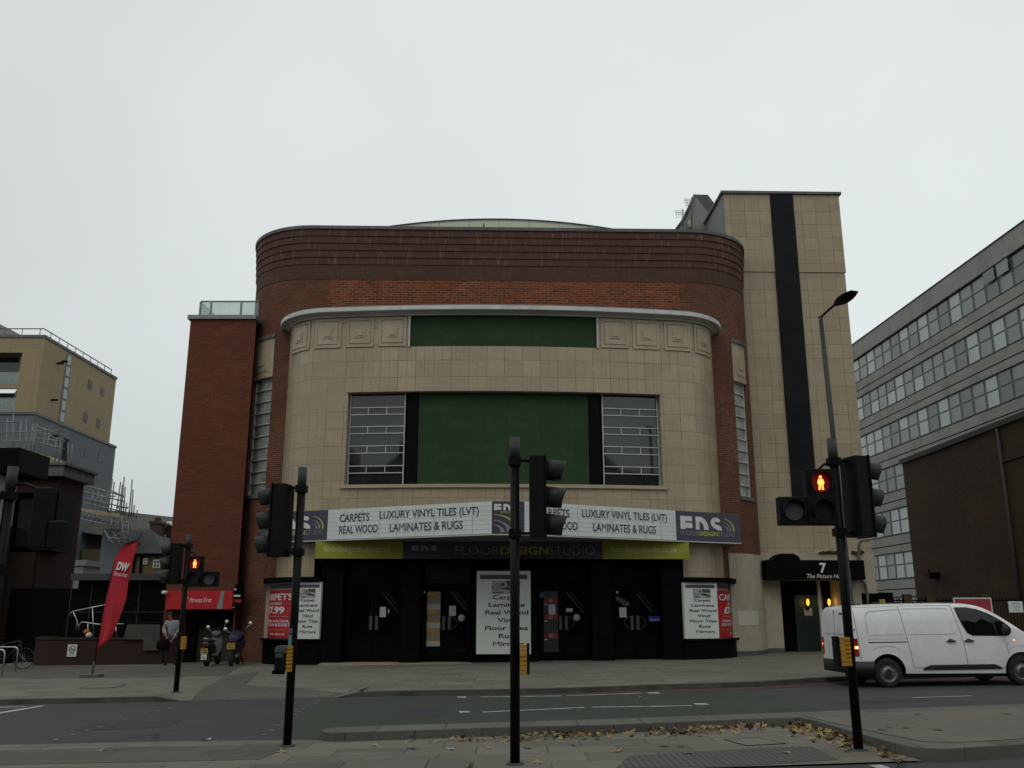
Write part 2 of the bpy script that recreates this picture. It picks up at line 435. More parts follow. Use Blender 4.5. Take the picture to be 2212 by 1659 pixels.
M_tile = brickmat('faience_tiles', (0.405, 0.325, 0.212), (0.315, 0.255, 0.175), (0.085, 0.060, 0.035), 0.64, 0.62, 0.013, 0.0,
                  second=dict(bw=0.32, rh=0.62, ms=0.010, off=0.0, amt=0.85), patch=(0.42, 0.318, 0.19), pscale=0.5, pamt=0.7,
                  streak=(0.21, 0.17, 0.12), samt=0.8, spots=.6, rough=0.36, var2=0.4, mottle=0.72, spec=0.5, mortarfade=0.55)
M_tile2 = brickmat('tower_tiles', (0.385, 0.314, 0.208), (0.305, 0.250, 0.172), (0.13, 0.10, 0.065), 0.62, 0.60, 0.014, 0.0,
                   second=dict(bw=0.31, rh=0.60, ms=0.009, off=0.0, amt=0.9), patch=(0.40, 0.315, 0.195), pscale=0.5, pamt=0.7,
                   streak=(0.20, 0.16, 0.11), samt=0.75, spots=.5, rough=0.4, var2=0.4, mottle=0.72, mortarfade=0.3)
M_cream = mat('cream_faience', (0.36, 0.295, 0.20), 0.45, var=0.12, scale=1.5)
M_joint = mat('dark_joint', (0.17, 0.135, 0.09), 0.9)
M_render = mat('cream_render', (0.37, 0.335, 0.255), 0.8, var=0.10, scale=1.2, noise_to=(0.28, 0.245, 0.175))
M_white = mat('white_paint', (0.55, 0.56, 0.54), 0.5, var=0.08, scale=2, noise_to=(0.40, 0.40, 0.38))
M_corn = mat('grey_white_cornice', (0.48, 0.49, 0.46), 0.6, var=0.1, scale=1.5, noise_to=(0.36, 0.36, 0.34))
M_lead = mat('lead_coping', (0.10, 0.105, 0.10), 0.6, var=0.3, scale=3)
M_greenp = brickmat('green_painted_board', (0.028, 0.060, 0.028), (0.025, 0.054, 0.026), (0.014, 0.03, 0.016), 1.22, 2.44, .012, 0, patch=(0.050, 0.075, 0.044), pscale=1.1, pamt=.75, streak=(0.018, 0.038, 0.022), samt=.7, var2=.4, mottle=.75, bump=0, mortarfade=.6, spec=.15)
M_black = mat('black_gloss_tile', (0.004, 0.004, 0.006), 0.5, var=0.3, scale=2, spec=.06)
M_blackm = mat('black_paint', (0.004, 0.004, 0.005), 0.5, var=0.3, scale=4, spec=0.04)
M_frame = mat('white_window_bar', (0.42, 0.43, 0.42), 0.5)
M_glass = glassmat('window_glass')
M_glassd = glassmat('door_glass', (0.004, 0.006, 0.005), 0.03, 0.42)
M_pane = mat('obscured_pane', (0.31, 0.33, 0.29), 0.25, var=0.35, scale=1.6)
M_signw = mat('white_sign_panel', (0.58, 0.63, 0.61), 0.45, var=0.05, scale=2)
M_purple = mat('purple_sign', (0.040, 0.032, 0.060), 0.45, var=0.1)
M_lime = mat('lime_sign', (0.24, 0.25, 0.012), 0.5, var=0.1, scale=1.5)
M_limet = mat('lime_lettering', (0.36, 0.38, 0.06), 0.6)
M_limed = mat('faded_lime_lettering', (0.25, 0.26, 0.03), 0.6)
M_letw = mat('white_lettering', (0.60, 0.60, 0.60), 0.6)
M_letg = mat('grey_lettering', (0.22, 0.21, 0.23), 0.6)
M_letf = mat('faded_lettering', (0.27, 0.26, 0.28), 0.6)
M_letb = mat('black_lettering', (0.035, 0.035, 0.042), 0.6)
M_letk = mat('dark_serif_lettering', (0.012, 0.014, 0.014), 0.6)
M_rib = mat('panel_rib', (0.40, 0.43, 0.42), 0.5)
M_soff = mat('canopy_soffit', (0.16, 0.155, 0.145), 0.7, var=0.2)
M_steel = mat('brushed_steel', (0.45, 0.45, 0.45), 0.35, 0.9, var=0.1)
M_handle = mat('door_handle_plate', (0.075, 0.07, 0.065), 0.5, 0.3)
M_postw = mat('white_poster', (0.54, 0.57, 0.54), 0.5, var=0.05)
M_postr = mat('red_poster', (0.36, 0.004, 0.012), 0.5, var=0.08)
M_grey1 = mat('photo_light_grey', (0.30, 0.30, 0.30), 0.6, var=0.3, scale=6)
M_grey2 = mat('photo_dark_grey', (0.05, 0.05, 0.05), 0.6, var=0.3, scale=6)
M_orange = mat('orange_print', (0.30, 0.09, 0.02), 0.6)
M_step = mat('stone_step', (0.30, 0.26, 0.20), 0.8, var=0.2, scale=2)

# ================================================================== ground, road, pavements
mb = MB()
xs = [-500, -40, 40, 500]
for a, b in zip(xs, xs[1:]):
    mb.face([(a, -80, gz(a)-.05), (b, -80, gz(b)-.05), (b, 900, gz(b)-.05), (a, 900, gz(a)-.05)])
struct(mb, 'ground', M_slab2)
mb = MB()
for a, b in ((-40, 0), (0, 40)):
    mb.face([(a, -20, gz(a)), (b, -20, gz(b)), (b, 27, gz(b)), (a, 27, gz(a))])
struct(mb, 'road', M_asph)
KE = [(-900, 1537, .11), (-400, 1528, .11), (0, 1522.6, .11), (335, 1516, .11), (389, 1515.6, .02), (560, 1512, .015), (725, 1508.5, .015),
      (781, 1505, .11), (930, 1503, .12), (1085, 1500.7, .12), (1228, 1497.6, .12), (1392, 1491.6, .12), (1638, 1483.4, .12), (1757, 1475.5, .12),
      (1900, 1469, .12), (2212, 1459, .12), (2900, 1440, .12)]
kp = [(gp(a, b, 0), h) for a, b, h in KE]
kb = MB(); pv = MB()
def pav_z(x, y):
    for (p, h), (q, g) in zip(kp, kp[1:]):
        if p.x <= x <= q.x:
            k = (x-p.x)/(q.x-p.x); y0 = p.y+(q.y-p.y)*k+.16; h0 = h+(g-h)*k
            return gz(x)+h0+(.12-h0)*max(0, min(1, (y-y0)/1.34))
    return gz(x)+.12
def drape(name, pts, m, lift=.006):
    bm = bmesh.new(); P = []
    for p in pts:
        d_ = .12
        for _ in range(6): q = gp(p[0], p[1], d_); d_ = pav_z(q.x, q.y)-gz(q.x)
        P.append(gp(p[0], p[1], d_))
    bm.faces.new([bm.verts.new(p) for p in P]); bmesh.ops.triangulate(bm, faces=bm.faces)
    for _ in range(4): bmesh.ops.subdivide_edges(bm, edges=bm.edges, cuts=1, use_grid_fill=True)
    uvl = bm.loops.layers.uv.new('UVMap')
    for v in bm.verts: v.co.z = pav_z(v.co.x, v.co.y)+lift
    for f in bm.faces:
        for l in f.loops: l[uvl].uv = (l.vert.co.x, l.vert.co.y)
    me = bpy.data.meshes.new(name); bm.to_mesh(me); bm.free(); me.materials.append(m)
    o = bpy.data.objects.new(name, me); COL.objects.link(o); return tag(o, kind='structure')
def sheet(name, pts, dz, m, **k):
    mb = MB(); P = [gp(p[0], p[1], dz) for p in pts]; mb.face(P, [(p.x, p.y) for p in P]); return struct(mb, name, m, **k)
acc = 0
for (p, h), (q, g) in zip(kp, kp[1:]):
    d = (q-p); d.z = 0; ln = d.length; n = Vector((-d.y, d.x, 0))/ln
    up, uq = Vector((0, 0, h)), Vector((0, 0, g))
    kb.face([p-Vector((0,0,.05)), q-Vector((0,0,.05)), q+uq-Vector((0,0,.012)), p+up-Vector((0,0,.012))], [(acc, 0), (acc+ln, 0), (acc+ln, g), (acc, h)], 1)
    a1, b1 = p+up+n*.015, q+uq+n*.015; a2, b2 = p+up+n*.16, q+uq+n*.16
    kb.face([p+up-Vector((0,0,.012)), q+uq-Vector((0,0,.012)), b1, a1], [(acc, 0), (acc+ln, 0), (acc+ln, .02), (acc, .02)])
    kb.face([a1, b1, b2, a2], [(acc, .02), (acc+ln, .02), (acc+ln, .16), (acc, .16)])
    a3, b3 = Vector((p.x, p.y+1.5, gz(p.x)+.12)), Vector((q.x, q.y+1.5, gz(q.x)+.12))
    a4, b4 = Vector((p.x, 60, gz(p.x)+.12)), Vector((q.x, 60, gz(q.x)+.12))
    for t in ([a2, b2, b3, a3], [a3, b3, b4, a4]): pv.face(t, [(v.x, v.y) for v in t])
    acc += ln
struct(pv, 'far_pavement', M_slab); struct(kb, 'far_kerb', [M_kerb, M_kerbf])
drape('dark_paving_path', [(413, 1512), (490, 1459), (560, 1452), (528, 1481), (742, 1494), (716, 1506.5)], M_slab2)
sheet('dark_paving_strip', [(-400, 1470), (0, 1465), (265, 1464), (487, 1459), (520, 1440), (-400, 1436)], .124, M_slab2)
sheet('near_pavement', [(-900, 1625), (0, 1609), (412, 1600.5), (690, 1598), (1000, 1590), (1640, 1570), (1745, 1556), (1990, 1643), (1500, 1659), (1000, 1690), (-900, 1760)], .02, M_slab)
sheet('tactile_paving', [(1359, 1632), (1640, 1616), (1752, 1612), (1812, 1640.6), (1607, 1654), (1330, 1659)], .024, M_tact)
sheet('tactile_paving', [(-300, 1628), (0, 1622), (330, 1612), (640, 1608), (560, 1640), (0, 1652), (-300, 1660)], .0241, M_slab2)
sheet('cycle_lane_surface', [(708, 1510), (930, 1505), (1228, 1499), (1392, 1493.5), (1600, 1486), (1775, 1536), (1638, 1543), (802, 1570), (695, 1580), (690, 1599), (566, 1601)], .004, M_green)
# raised median with granite edge
IB = [(692.5, 1577), (700, 1573.5), (725, 1571), (802, 1567.7), (1085.6, 1560), (1310, 1553), (1638, 1540.8), (2212, 1520.3), (3000, 1492)]
IF_ = [(3000, 1567), (2212, 1606.4), (2120, 1612), (2072, 1615.4), (2040, 1616.6), (2005, 1615.5), (1962, 1611.5), (1908, 1598), (1839.6, 1579), (1760, 1555.8), (1727.5, 1549.5),
       (1638, 1551.7), (1310, 1565.4), (1085.6, 1570.3), (879, 1577.5), (760, 1581.3), (720, 1582), (700, 1580.8)]
mb = MB(); top = [gp(a, b, .14) for a, b in IB+IF_]
mb.face(top, [(v.x, v.y*0.01+2) for v in top])
acc = 0
for a, b in zip(top, top[1:]+top[:1]):
    l = (b-a).length; dn = Vector((0, 0, .19)); mb.face([a-dn, b-dn, b, a], [(acc, 0), (acc+l, 0), (acc+l, .15), (acc, .15)]); acc += l
struct(mb, 'median_kerb', M_kerb, bevel=0.012)
sheet('median_paving', [(1735, 1545.5), (2212, 1527.5), (3000, 1500), (3000, 1553), (2212, 1595), (2060, 1604), (1990, 1601), (1905, 1584), (1800, 1561)], .146, M_slab3)
mb = MB(); top = [gp(a, b, .08) for a, b in [(540, 1652), (957, 1638), (990, 1637.5), (1010, 1640), (1018, 1645), (1014, 1652), (1000, 1664), (540, 1690)]]
mb.face(top, [(v.x, v.y*.01+2) for v in top])
for a, b in zip(top, top[1:]+top[:1]):
    dn = Vector((0, 0, .12)); mb.face([a-dn, b-dn, b, a])
struct(mb, 'near_kerb', M_kerb, bevel=0.01)
M_patch = brickmat('tarmac_patch', (0.040, 0.040, 0.043), (0.038, 0.038, 0.04), (0.04, 0.04, 0.04), 60, 60, 0, 0, spots=.4, var2=.2, bump=0)
sheet('tarmac_patch', [(205, 1560), (395, 1555), (360, 1572), (165, 1578)], .0035, M_patch); sheet('tarmac_patch', [(1790, 1515), (1990, 1508), (2010, 1514), (1800, 1521)], .0035, M_patch)
sheet('tarmac_patch', [(865, 1530), (960, 1528), (955, 1547), (850, 1549)], .0062, M_patch)
# painted markings
mk = MB()
def stripe(a, b, w, dz=.0085, m=0, t=None):
    p, q = gp(*a, dz), gp(*b, dz); d = (q-p); d.z = 0; n = Vector((-d.y, d.x, 0)).normalized()*w/2
    (t or mk).face([p-n, q-n, q+n, p+n], None, m)
for a, b, w_ in [((1225, 1502.7), (1385, 1497.4), .10), ((1037, 1505.4), (1213, 1503.1), .10), ((1043, 1538.3), (1262, 1527.9), .10),
                 ((1279, 1527.6), (1495, 1524.2), .10), ((1972, 1507), (2099, 1503), .09), ((-60, 1550), (93, 1524.3), .16), ((-60, 1529), (55, 1526.5), .12)]:
    stripe(a, b, w_)
for a, b in [((1399, 1497.2), (1424, 1496.4)), ((1502, 1521), (1528, 1520.2)), ((988, 1506), (1007, 1505.6)), ((992, 1537.6), (1015, 1537))]: stripe(a, b, .26)
dots = MB()
for x, y in [(688, 1514), (680, 1519), (665, 1524), (655, 1530), (646, 1537), (636, 1544), (624, 1551), (612, 1559), (601, 1567), (586, 1577), (570, 1587),
             (366, 1529), (341, 1535), (317, 1541), (295, 1547), (269, 1553.6), (241, 1562), (215, 1570), (187, 1578), (157, 1586.6), (120, 1597)]:
    stripe((x-4, y), (x+5, y-.2), .08, t=dots)
stripe((1885, 1656), (1912, 1655), .22)
struct(dots, 'crossing_studs', mat('worn_stud_paint', (.20, .20, .195), .7, var=.4, scale=9), merge=False)
struct(mk, 'road_markings', M_mark, merge=False)
rl = MB()
for a, b in zip(KE[10:], KE[11:]):
    for o_ in (2.2, 4.6): stripe((a[0], a[1]+o_), (b[0], b[1]+o_), .07, .0087, 0, rl)
struct(rl, 'red_route_lines', M_red, merge=False)
# inspection covers
def cover(pts, dz):
    P = [gp(a, b, dz) for a, b in pts]; c = sum(P, Vector())/4
    mb = MB(); mb.face(P); o = 1
    f = MB()
    for a, b in zip(P, P[1:]+P[:1]):
        ai, bi = c+(a-c)*.93, c+(b-c)*.93
        f.face([a+Vector((0,0,.003)), b+Vector((0,0,.003)), bi+Vector((0,0,.003)), ai+Vector((0,0,.003))])
    return mb, f, c
M_cover = mat('cover_slab', (0.15, 0.14, 0.12), 0.8, var=0.15); M_iron = mat('cast_iron', (0.035, 0.033, 0.03), 0.7)
for pts, dz, lab in (([(1562, 1597), (1640, 1593.5), (1700, 1606), (1612, 1610.5)], .026, 'paved inspection cover with a thin dark frame, set in the near pavement by the leaves'),
                     ([(168, 1486.5), (205, 1480), (272, 1479), (243, 1485.5)], .128, 'long flush inspection cover in the far pavement below the red flag')):
    a, b, c = cover(pts, dz)
    t = thing('inspection_cover', lab, 'manhole cover', c, world=True)
    a.build('cover_plate', M_cover, t); b.build('cover_frame', M_iron, t)

# ================================================================== the old cinema
O = Vector((-0.33, 31.5, 0)); ANG = R(1.5)
cin = thing('cinema_building', 'wide rounded red brick and cream tile former cinema with a carpet shop and white canopy', 'building', O, ANG)
ca, sa = math.cos(ANG), math.sin(ANG)
cl = Vector((ca*(-O.x)+sa*(-O.y), -sa*(-O.x)+ca*(-O.y), CAMH))      # camera in the building's own axes
def lray(px, py):
    r = ray(px, py); return Vector((ca*r.x+sa*r.y, -sa*r.x+ca*r.y, r.z))
def C(px, py, ly):
    r = lray(px, py); t = (ly-cl.y)/r.y; return (cl.x+r.x*t, cl.z+r.z*t)
def on(path, px, py, off=0):
    """picture point -> (s, z) on the wall over the path"""
    r = lray(px, py); best = None
    for i in range(len(path.p)-1):
        a, b = path.p[i].copy(), path.p[i+1].copy()
        if off:
            n1 = path.at(path.s[i])[1]; n2 = path.at(path.s[i+1])[1]; a += n1*off; b += n2*off
        d = b-a; det = r.x*(-d.y)+d.x*r.y
        if abs(det) < 1e-9: continue
        ex, ey = a.x-cl.x, a.y-cl.y
        t = (ex*(-d.y)+d.x*ey)/det; k = (r.x*ey-r.y*ex)/det
        if -1e-4 <= k <= 1.0001 and t > 0 and (best is None or t < best[0]):
            best = (t, path.s[i]+k*(path.s[i+1]-path.s[i]))
    if best is None: raise ValueError((px, py))
    return best[1], cl.z+r.z*best[0]
GB = -0.15
# plan of the tiled bay and of the brick body
HB, RB, RC = 8.15, 2.0, 42.0
th = 0; fx = HB-RB
for _ in range(20):
    th = math.asin(fx/RC); fx = HB-RB+RB*math.sin(th)
pts = [(x, RC-math.sqrt(RC*RC-x*x)) for x in [fx*i/14 for i in range(-14, 15)]]
yc = pts[-1][1]+RB*math.cos(th); xc = HB-RB
arc = [(xc+RB*math.sin(th+(math.pi/2-th)*k/12), yc-RB*math.cos(th+(math.pi/2-th)*k/12)) for k in range(1, 13)]
right = arc+[(HB, yc+1.5)]
bay = Path([(-x, y) for x, y in reversed(right)]+pts+right)
BH, BR, BY = 10.22, 2.75, 2.15
bc = BH-BR
arc = [(bc+BR*math.sin(math.pi/2*k/18), BY+BR-BR*math.cos(math.pi/2*k/18)) for k in range(0, 19)]
body = Path([(-BH, 12)]+[(-x, y) for x, y in reversed(arc)]+[(x, BY) for x in (-4, 0, 4)]+arc+[(BH, 12)])
# --- brick body with the two tall corner windows
def win(p, a, b):           # picture corners -> hole
    s_, z_ = on(p, *a); s2, z2 = on(p, *b); return (min(s_, s2), max(s_, s2), min(z_, z2), max(z_, z2))
lw = win(body, (566, 737), (590, 1075)); rw = win(body, (1579.5, 744), (1610, 1077))
s_a, z_t = on(body, 566, 737); s_b, z_b = on(body, 587, 1075); lw = (s_a-.05, s_b+.35, z_b+.15, z_t)
s_a, z_t2 = on(body, 1579.5, 742); s_b, _ = on(body, 1608, 800); rw = (s_a, s_b+.05, lw[2], lw[3])
mirror = body.len
lw = (mirror-rw[1], on(body, 590, 800)[0], rw[2], rw[3])
ztop = C(1106, 494.5, BY)[1]
zb0 = C(1106, 575, BY)[1]
mb = MB(); wall(mb, body, GB, zb0, [lw, rw], reveal=.22)
# roof slab
mb.face([body.pos(s_, ztop-.6, -.3) for s_ in body.s], None, 1)
mb.face([body.pos(0, GB), body.pos(body.len, GB), body.pos(body.len, ztop-.6), body.pos(0, ztop-.6)], None, 0)
mb.build('wall', [M_brick, M_lead], cin)
zorange = C(1106, 595, BY)[1]
mb = MB(); prof = [(0.0, zb0-.02)]; n_ = 5; hstep = (ztop-.12-zb0)/n_; o_ = 0
for i in range(n_):
    o1 = 0.018*(i+1); z0_ = zb0+hstep*i
    prof += [(o1+.022, z0_), (o1+.004, z0_+hstep-.02)]
prof += [(.02, ztop-.12)]
sweep(mb, body, prof, caps=False); mb.build('parapet_band', M_band, cin)
mb = MB(); sweep(mb, body, [(.06, ztop-.13), (.15, ztop-.13), (.16, ztop), (-.25, ztop+.02), (-.25, ztop-.6)], caps=False)
mb.build('coping', M_lead, cin)
M_rep = brickmat('repointed_orange_brick', (0.20, 0.050, 0.020), (0.060, 0.022, 0.014), (0.25, 0.15, 0.085), .30, .098, .014, .5, patch=(0.34, 0.09, 0.025), pscale=2.2, pamt=.65, streak=(.04, .02, .015), samt=.55, var2=.3, mortarfade=.45)
mb = MB(); plate(mb, body, on(body, 712, 640)[0], on(body, 1468, 640)[0], C(1106, 657, BY)[1]-.4, C(1106, 596, BY)[1], .0, .011); mb.build('repointed_brick_panel', M_rep, cin)
# the stained brown brick course under the bands
mb = MB(); plate(mb, body, 8.2, body.len-8.2, zb0-.62, zb0-.02, .0, .018); mb.build('brown_brick_course', brickmat('stained_brown_brick', (0.095, 0.044, 0.028), (0.055, 0.028, 0.019), (0.085, 0.05, 0.035), patch=(.13, .05, .025), pscale=1.5, pamt=.6, streak=(.2, .16, .14), samt=.4, var2=.4), cin)
# corner windows
for h in (lw, rw):
    f = MB(); spz = h[3]-1.55
    plate(f, body, h[0]-.03, h[1]+.03, h[3], h[3]+.16, -.1, .07)
    fr = f.build('corner_window', M_lead, cin, label='tall narrow window curving round the brick corner')
    g = MB(); plate(g, body, h[0]+.03, h[1]-.03, h[2], spz, -.2, -.16); g.build('pane', M_pane, fr)
    sp_ = MB(); plate(sp_, body, h[0], h[1], spz, h[3], -.1, .02)
    mid = (h[0]+h[1])/2; ww = (h[1]-h[0])
    sp_.build('spandrel_panel', M_cream, fr)
    b = MB()
    plate(b, body, mid-ww*.36, mid+ww*.36, spz+.22, h[3]-.18, .02, .032); plate(b, body, mid-ww*.3, mid+ww*.3, spz+.27, h[3]-.23, .03, .045)
    plate(b, body, mid-ww*.16, mid+ww*.16, spz+.5, spz+1.0, .045, .075); b.build('raised_square', M_cream, fr)
    bars = MB(); npn = 10
    for i in range(npn+1):
        z_ = h[2]+(spz-h[2])*i/npn; plate(bars, body, h[0]+.02, h[1]-.02, z_-.022, z_+.022, -.16, -.10)
    for s_ in (h[0]+.03, h[1]-.05): plate(bars, body, s_, s_+.04, h[2], spz, -.16, -.09)
    bars.build('glazing_bar', M_frame, fr)
    sl_ = MB(); plate(sl_, body, h[0]-.04, h[1]+.04, h[2]-.14, h[2], -.2, .06); sl_.build('sill', M_lead, fr)
# --- tiled bay
SC = bay.len/2
def bz(px, py): return on(bay, px, py)
z_cor = C(1106, 683, 0)[1]; z_fr = C(1106, 748, 0)[1]
z_lin = C(1106, 845, 0)[1]; z_sill = C(1106, 1046, 0)[1]
oL = on(bay, 748, 940)[0]; oR = on(bay, 1429, 940)[0]
o2 = (on(bay, 885, 716)[0], on(bay, 1290, 716)[0])
ZD = 3.6                                       # top of the dark shop front
dL, dR = on(bay, 690, 1300)[0], on(bay, 1479, 1300)[0]
mb = MB(); wall(mb, bay, ZD, z_cor+.3, [(oL, oR, z_sill, z_lin, .34), (o2[0], o2[1], z_fr, z_cor+.2, .12)])
wall(mb, bay, GB, ZD, [], 0, dL); wall(mb, bay, GB, ZD, [], dR, bay.len)
mb.face([bay.pos(s_, z_cor+.25) for s_ in bay.s])
mb.build('tiled_bay', M_tile, cin)
# lintel course and sill
mb = MB(); plate(mb, bay, oL-.12, oR+.12, z_sill-.12, z_sill, -.02, .09); mb.build('stone_sill', M_cream, cin)
mb = MB(); plate(mb, bay, oL-.05, oR+.05, z_lin, z_lin+.14, -.02, .03); mb.build('lintel', M_tile, cin)
# cornice
zc1 = C(1106, 658, -.4)[1]; zc0 = C(1106, 668.5, -.4)[1]
mb = MB(); s0c, s1c = .3, bay.len-.3
sweep(mb, bay, [(0, zc0-.10), (.09, zc0-.10), (.11, zc0-.05), (.19, zc0-.04), (.21, zc0+.0), (.38, zc0+.0)], s0c, s1c, 1)
sweep(mb, bay, [(.38, zc0), (.40, zc0+.02), (.40, zc1-.02)], s0c, s1c, 0, caps=False)
sweep(mb, bay, [(.40, zc1-.02), (.37, zc1+.02), (-.2, zc1+.06)], s0c, s1c, 2, caps=False)
mb.build('cornice', [M_white, M_corn, M_lead], cin)
# frieze
FZ = [(640, 673), (678, 740), (747, 810), (816, 881)]; FR = [(1296, 1358), (1364, 1426), (1431, 1493), (1499.5, 1535.5)]
ctr = [on(bay, (a+b)/2, 716)[0] for a, b in FZ[1:]] ; pitch = (ctr[2]-ctr[0])/2
cs = [ctr[0]-pitch*1.02]+ctr; cr = [on(bay, (a+b)/2, 716)[0] for a, b in FR[:3]]; pitch = (cr[2]-cr[0])/2; cr.append(cr[2]+pitch*1.02)
for c_ in cs+cr:
    p = MB(); hw = .51; plate(p, bay, c_-hw, c_+hw, z_fr+.02, z_cor-.02, 0, .045)
    o = p.build('frieze_panel', M_cream, cin)
    q = MB(); mz = (z_fr+z_cor)/2
    plate(q, bay, c_-.40, c_+.40, z_fr+.13, z_cor-.12, .045, .053, 1); plate(q, bay, c_-.375, c_+.385, z_fr+.155, z_cor-.15, .05, .062)
    plate(q, bay, c_-.19, c_+.19, mz-.21, mz+.17, .062, .085, 0); plate(q, bay, c_-.11, c_+.11, mz-.14, mz+.1, .085, .11, 0)
    q.build('raised_square', [M_cream, M_joint], o)
mb = MB(); plate(mb, bay, o2[0], o2[1], z_fr, z_cor+.05, -.10, -.06); mb.build('upper_green_panel', M_greenp, cin)
mb = MB()
for s_ in o2: plate(mb, bay, s_-.03, s_+.03, z_fr-.02, z_cor, 0, .07)
mb.build('frieze_edge_trim', M_corn, cin)
gL, gR = on(bay, 903, 940, -.2)[0], on(bay, 1272, 940, -.2)[0]
mb = MB(); plate(mb, bay, gL, gR, z_sill, z_lin-.02, -.33, -.27); mb.build('lower_green_panel', M_greenp, cin)
mb = MB()
plate(mb, bay, oL, oR, z_sill+.001, z_lin-.001, -.42, -.335)
wl = on(bay, 874, 940, -.1)[0]; wr = on(bay, 1302, 940, -.1)[0]
for a, b in ((wl, gL+.0), (gR, wr)):
    s_ = [a+(b-a)*k/6 for k in range(7)]
    for k in range(6):
        d0, d1 = -.30+.13*math.sin(math.pi*k/6), -.30+.13*math.sin(math.pi*(k+1)/6)
        mb.face([bay.pos(s_[k], z_sill, d0), bay.pos(s_[k+1], z_sill, d1), bay.pos(s_[k+1], z_lin-.002, d1), bay.pos(s_[k], z_lin-.002, d0)], None, 0, True)
mb.build('black_pilaster', M_black, cin)
FRA = (.155, .232, .364, .439, .574, .652, .79, .865)
for a, b in ((oL+.03, wl-.02), (wr+.02, oR-.03)):
    wn = MB(); H = z_lin-z_sill
    for s_ in (a, b-.035): plate(wn, bay, s_, s_+.035, z_sill, z_lin, -.30, -.22)
    for f_ in FRA: plate(wn, bay, a, b, z_lin-H*f_-.017, z_lin-H*f_+.017, -.30, -.23)
    for i in range(0, 8, 2):
        for k in (1/3, 2/3):
            s_ = a+(b-a)*k; plate(wn, bay, s_-.014, s_+.014, z_lin-H*FRA[i+1], z_lin-H*FRA[i], -.30, -.235)
    wo = wn.build('window', M_frame, cin)
    g = MB(); plate(g, bay, a, b, z_sill, z_lin, -.32, -.285); g.build('glass', M_glass, wo)
# barrel roof behind
mb = MB(); Y2 = 13.5
cz = [C(840+ (1322-840)*k/20, 487, Y2)[0] for k in range(21)]
zt_ = C(1095, 474, Y2)[1]; ze = C(840, 490, Y2)[1]
def rz_(x, x0, x1, zt, ze):
    k = (x-(x0+x1)/2)/((x1-x0)/2); return zt-(zt-ze)*k*k
ext = (cz[-1]-cz[0])*.15
xs = [cz[0]-ext+(cz[-1]-cz[0]+2*ext)*k/24 for k in range(25)]
poly = [(x, rz_(x, cz[0], cz[-1], zt_, ze)) for x in xs]+[(xs[-1], ztop-1.5), (xs[0], ztop-1.5)]
M_vault = brickmat('pale_roof_cladding', (0.55, 0.57, 0.48), (0.52, 0.54, 0.46), (0.28, 0.29, 0.25), 1.6, 12, .02, 0, bump=0, var2=.12)
mb.prism(poly, Y2, Y2+16); mb.build('barrel_roof', M_vault, cin)
mb = MB(); mb.tube([(x, Y2-.05, rz_(x, cz[0], cz[-1], zt_, ze)) for x in xs], .035, 6); mb.build('roof_edge_trim', M_lead, cin)
mb = MB(); x_, z_ = C(1045, 492, BY+.1); mb.tube([(x_, BY+.3, ztop-.2), (x_, BY+.3, ztop+.35)], .025, 5); mb.tube([(x_-.15, BY+.3, ztop+.12), (x_+.15, BY+.3, ztop+.12)], .012, 4)
mb.build('floodlight_bracket', M_blackm, cin)
# --- canopy: a shallow prow carrying the readograph signs
CP = [(600, 1110), (715.5, 1107), (1060, 1085), (1126, 1086), (1460, 1105), (1602, 1112)]
cxy = []
for px, py in CP:
    r = lray(px, py); t = (5.12-CAMH)/r.z; cxy.append((cl.x+r.x*t, cl.y+r.y*t))
cxy = [(-8.40, .72), (-5.93, -.22), (-.36, -2.80), (.63, -2.78), (5.92, -.30), (8.42, .72)]
can = Path(cxy); ZC0, ZC1 = 4.12, 5.12
mb = MB()
plan = [(p[0], p[1]) for p in cxy]+[(cxy[5][0]-.1, 3.0), (cxy[0][0]+.1, 3.0)]
mb.face([(x, y, ZC1-.02) for x, y in plan], None, 1); mb.face([(x, y, ZC0-.05) for x, y in plan], None, 1)
sweep(mb, can, [(0, ZC0-.05), (.03, ZC0-.05), (.03, ZC0), (-.04, ZC0), (-.04, ZC1-.02)], m=2)
for x, y, y2 in ((cxy[0][0], cxy[0][1], 3.0), (cxy[5][0], cxy[5][1], 3.0)):
    mb.face([(x, y, ZC0-.05), (x, y2, ZC0-.05), (x, y2, ZC1), (x, y, ZC1)], None, 0)
cno = mb.build('canopy', [M_purple, M_soff, M_corn], cin)
def surf(path, s0, off):
    return lambda u, v: path.pos(s0+u, v, off)
segs = [('side_logo_board', 0, 1, M_purple), ('readograph_panel', 1, 2, M_signw), ('centre_logo_board', 2, 3, M_purple), ('readograph_panel', 3, 4, M_signw), ('side_logo_board', 4, 5, M_purple)]
EL = [(0,0),(0,1),(.92,1),(.92,.62),(.42,.62),(.42,.5),(.92,.5),(.92,.08),(.45,.08),(.45,0)]
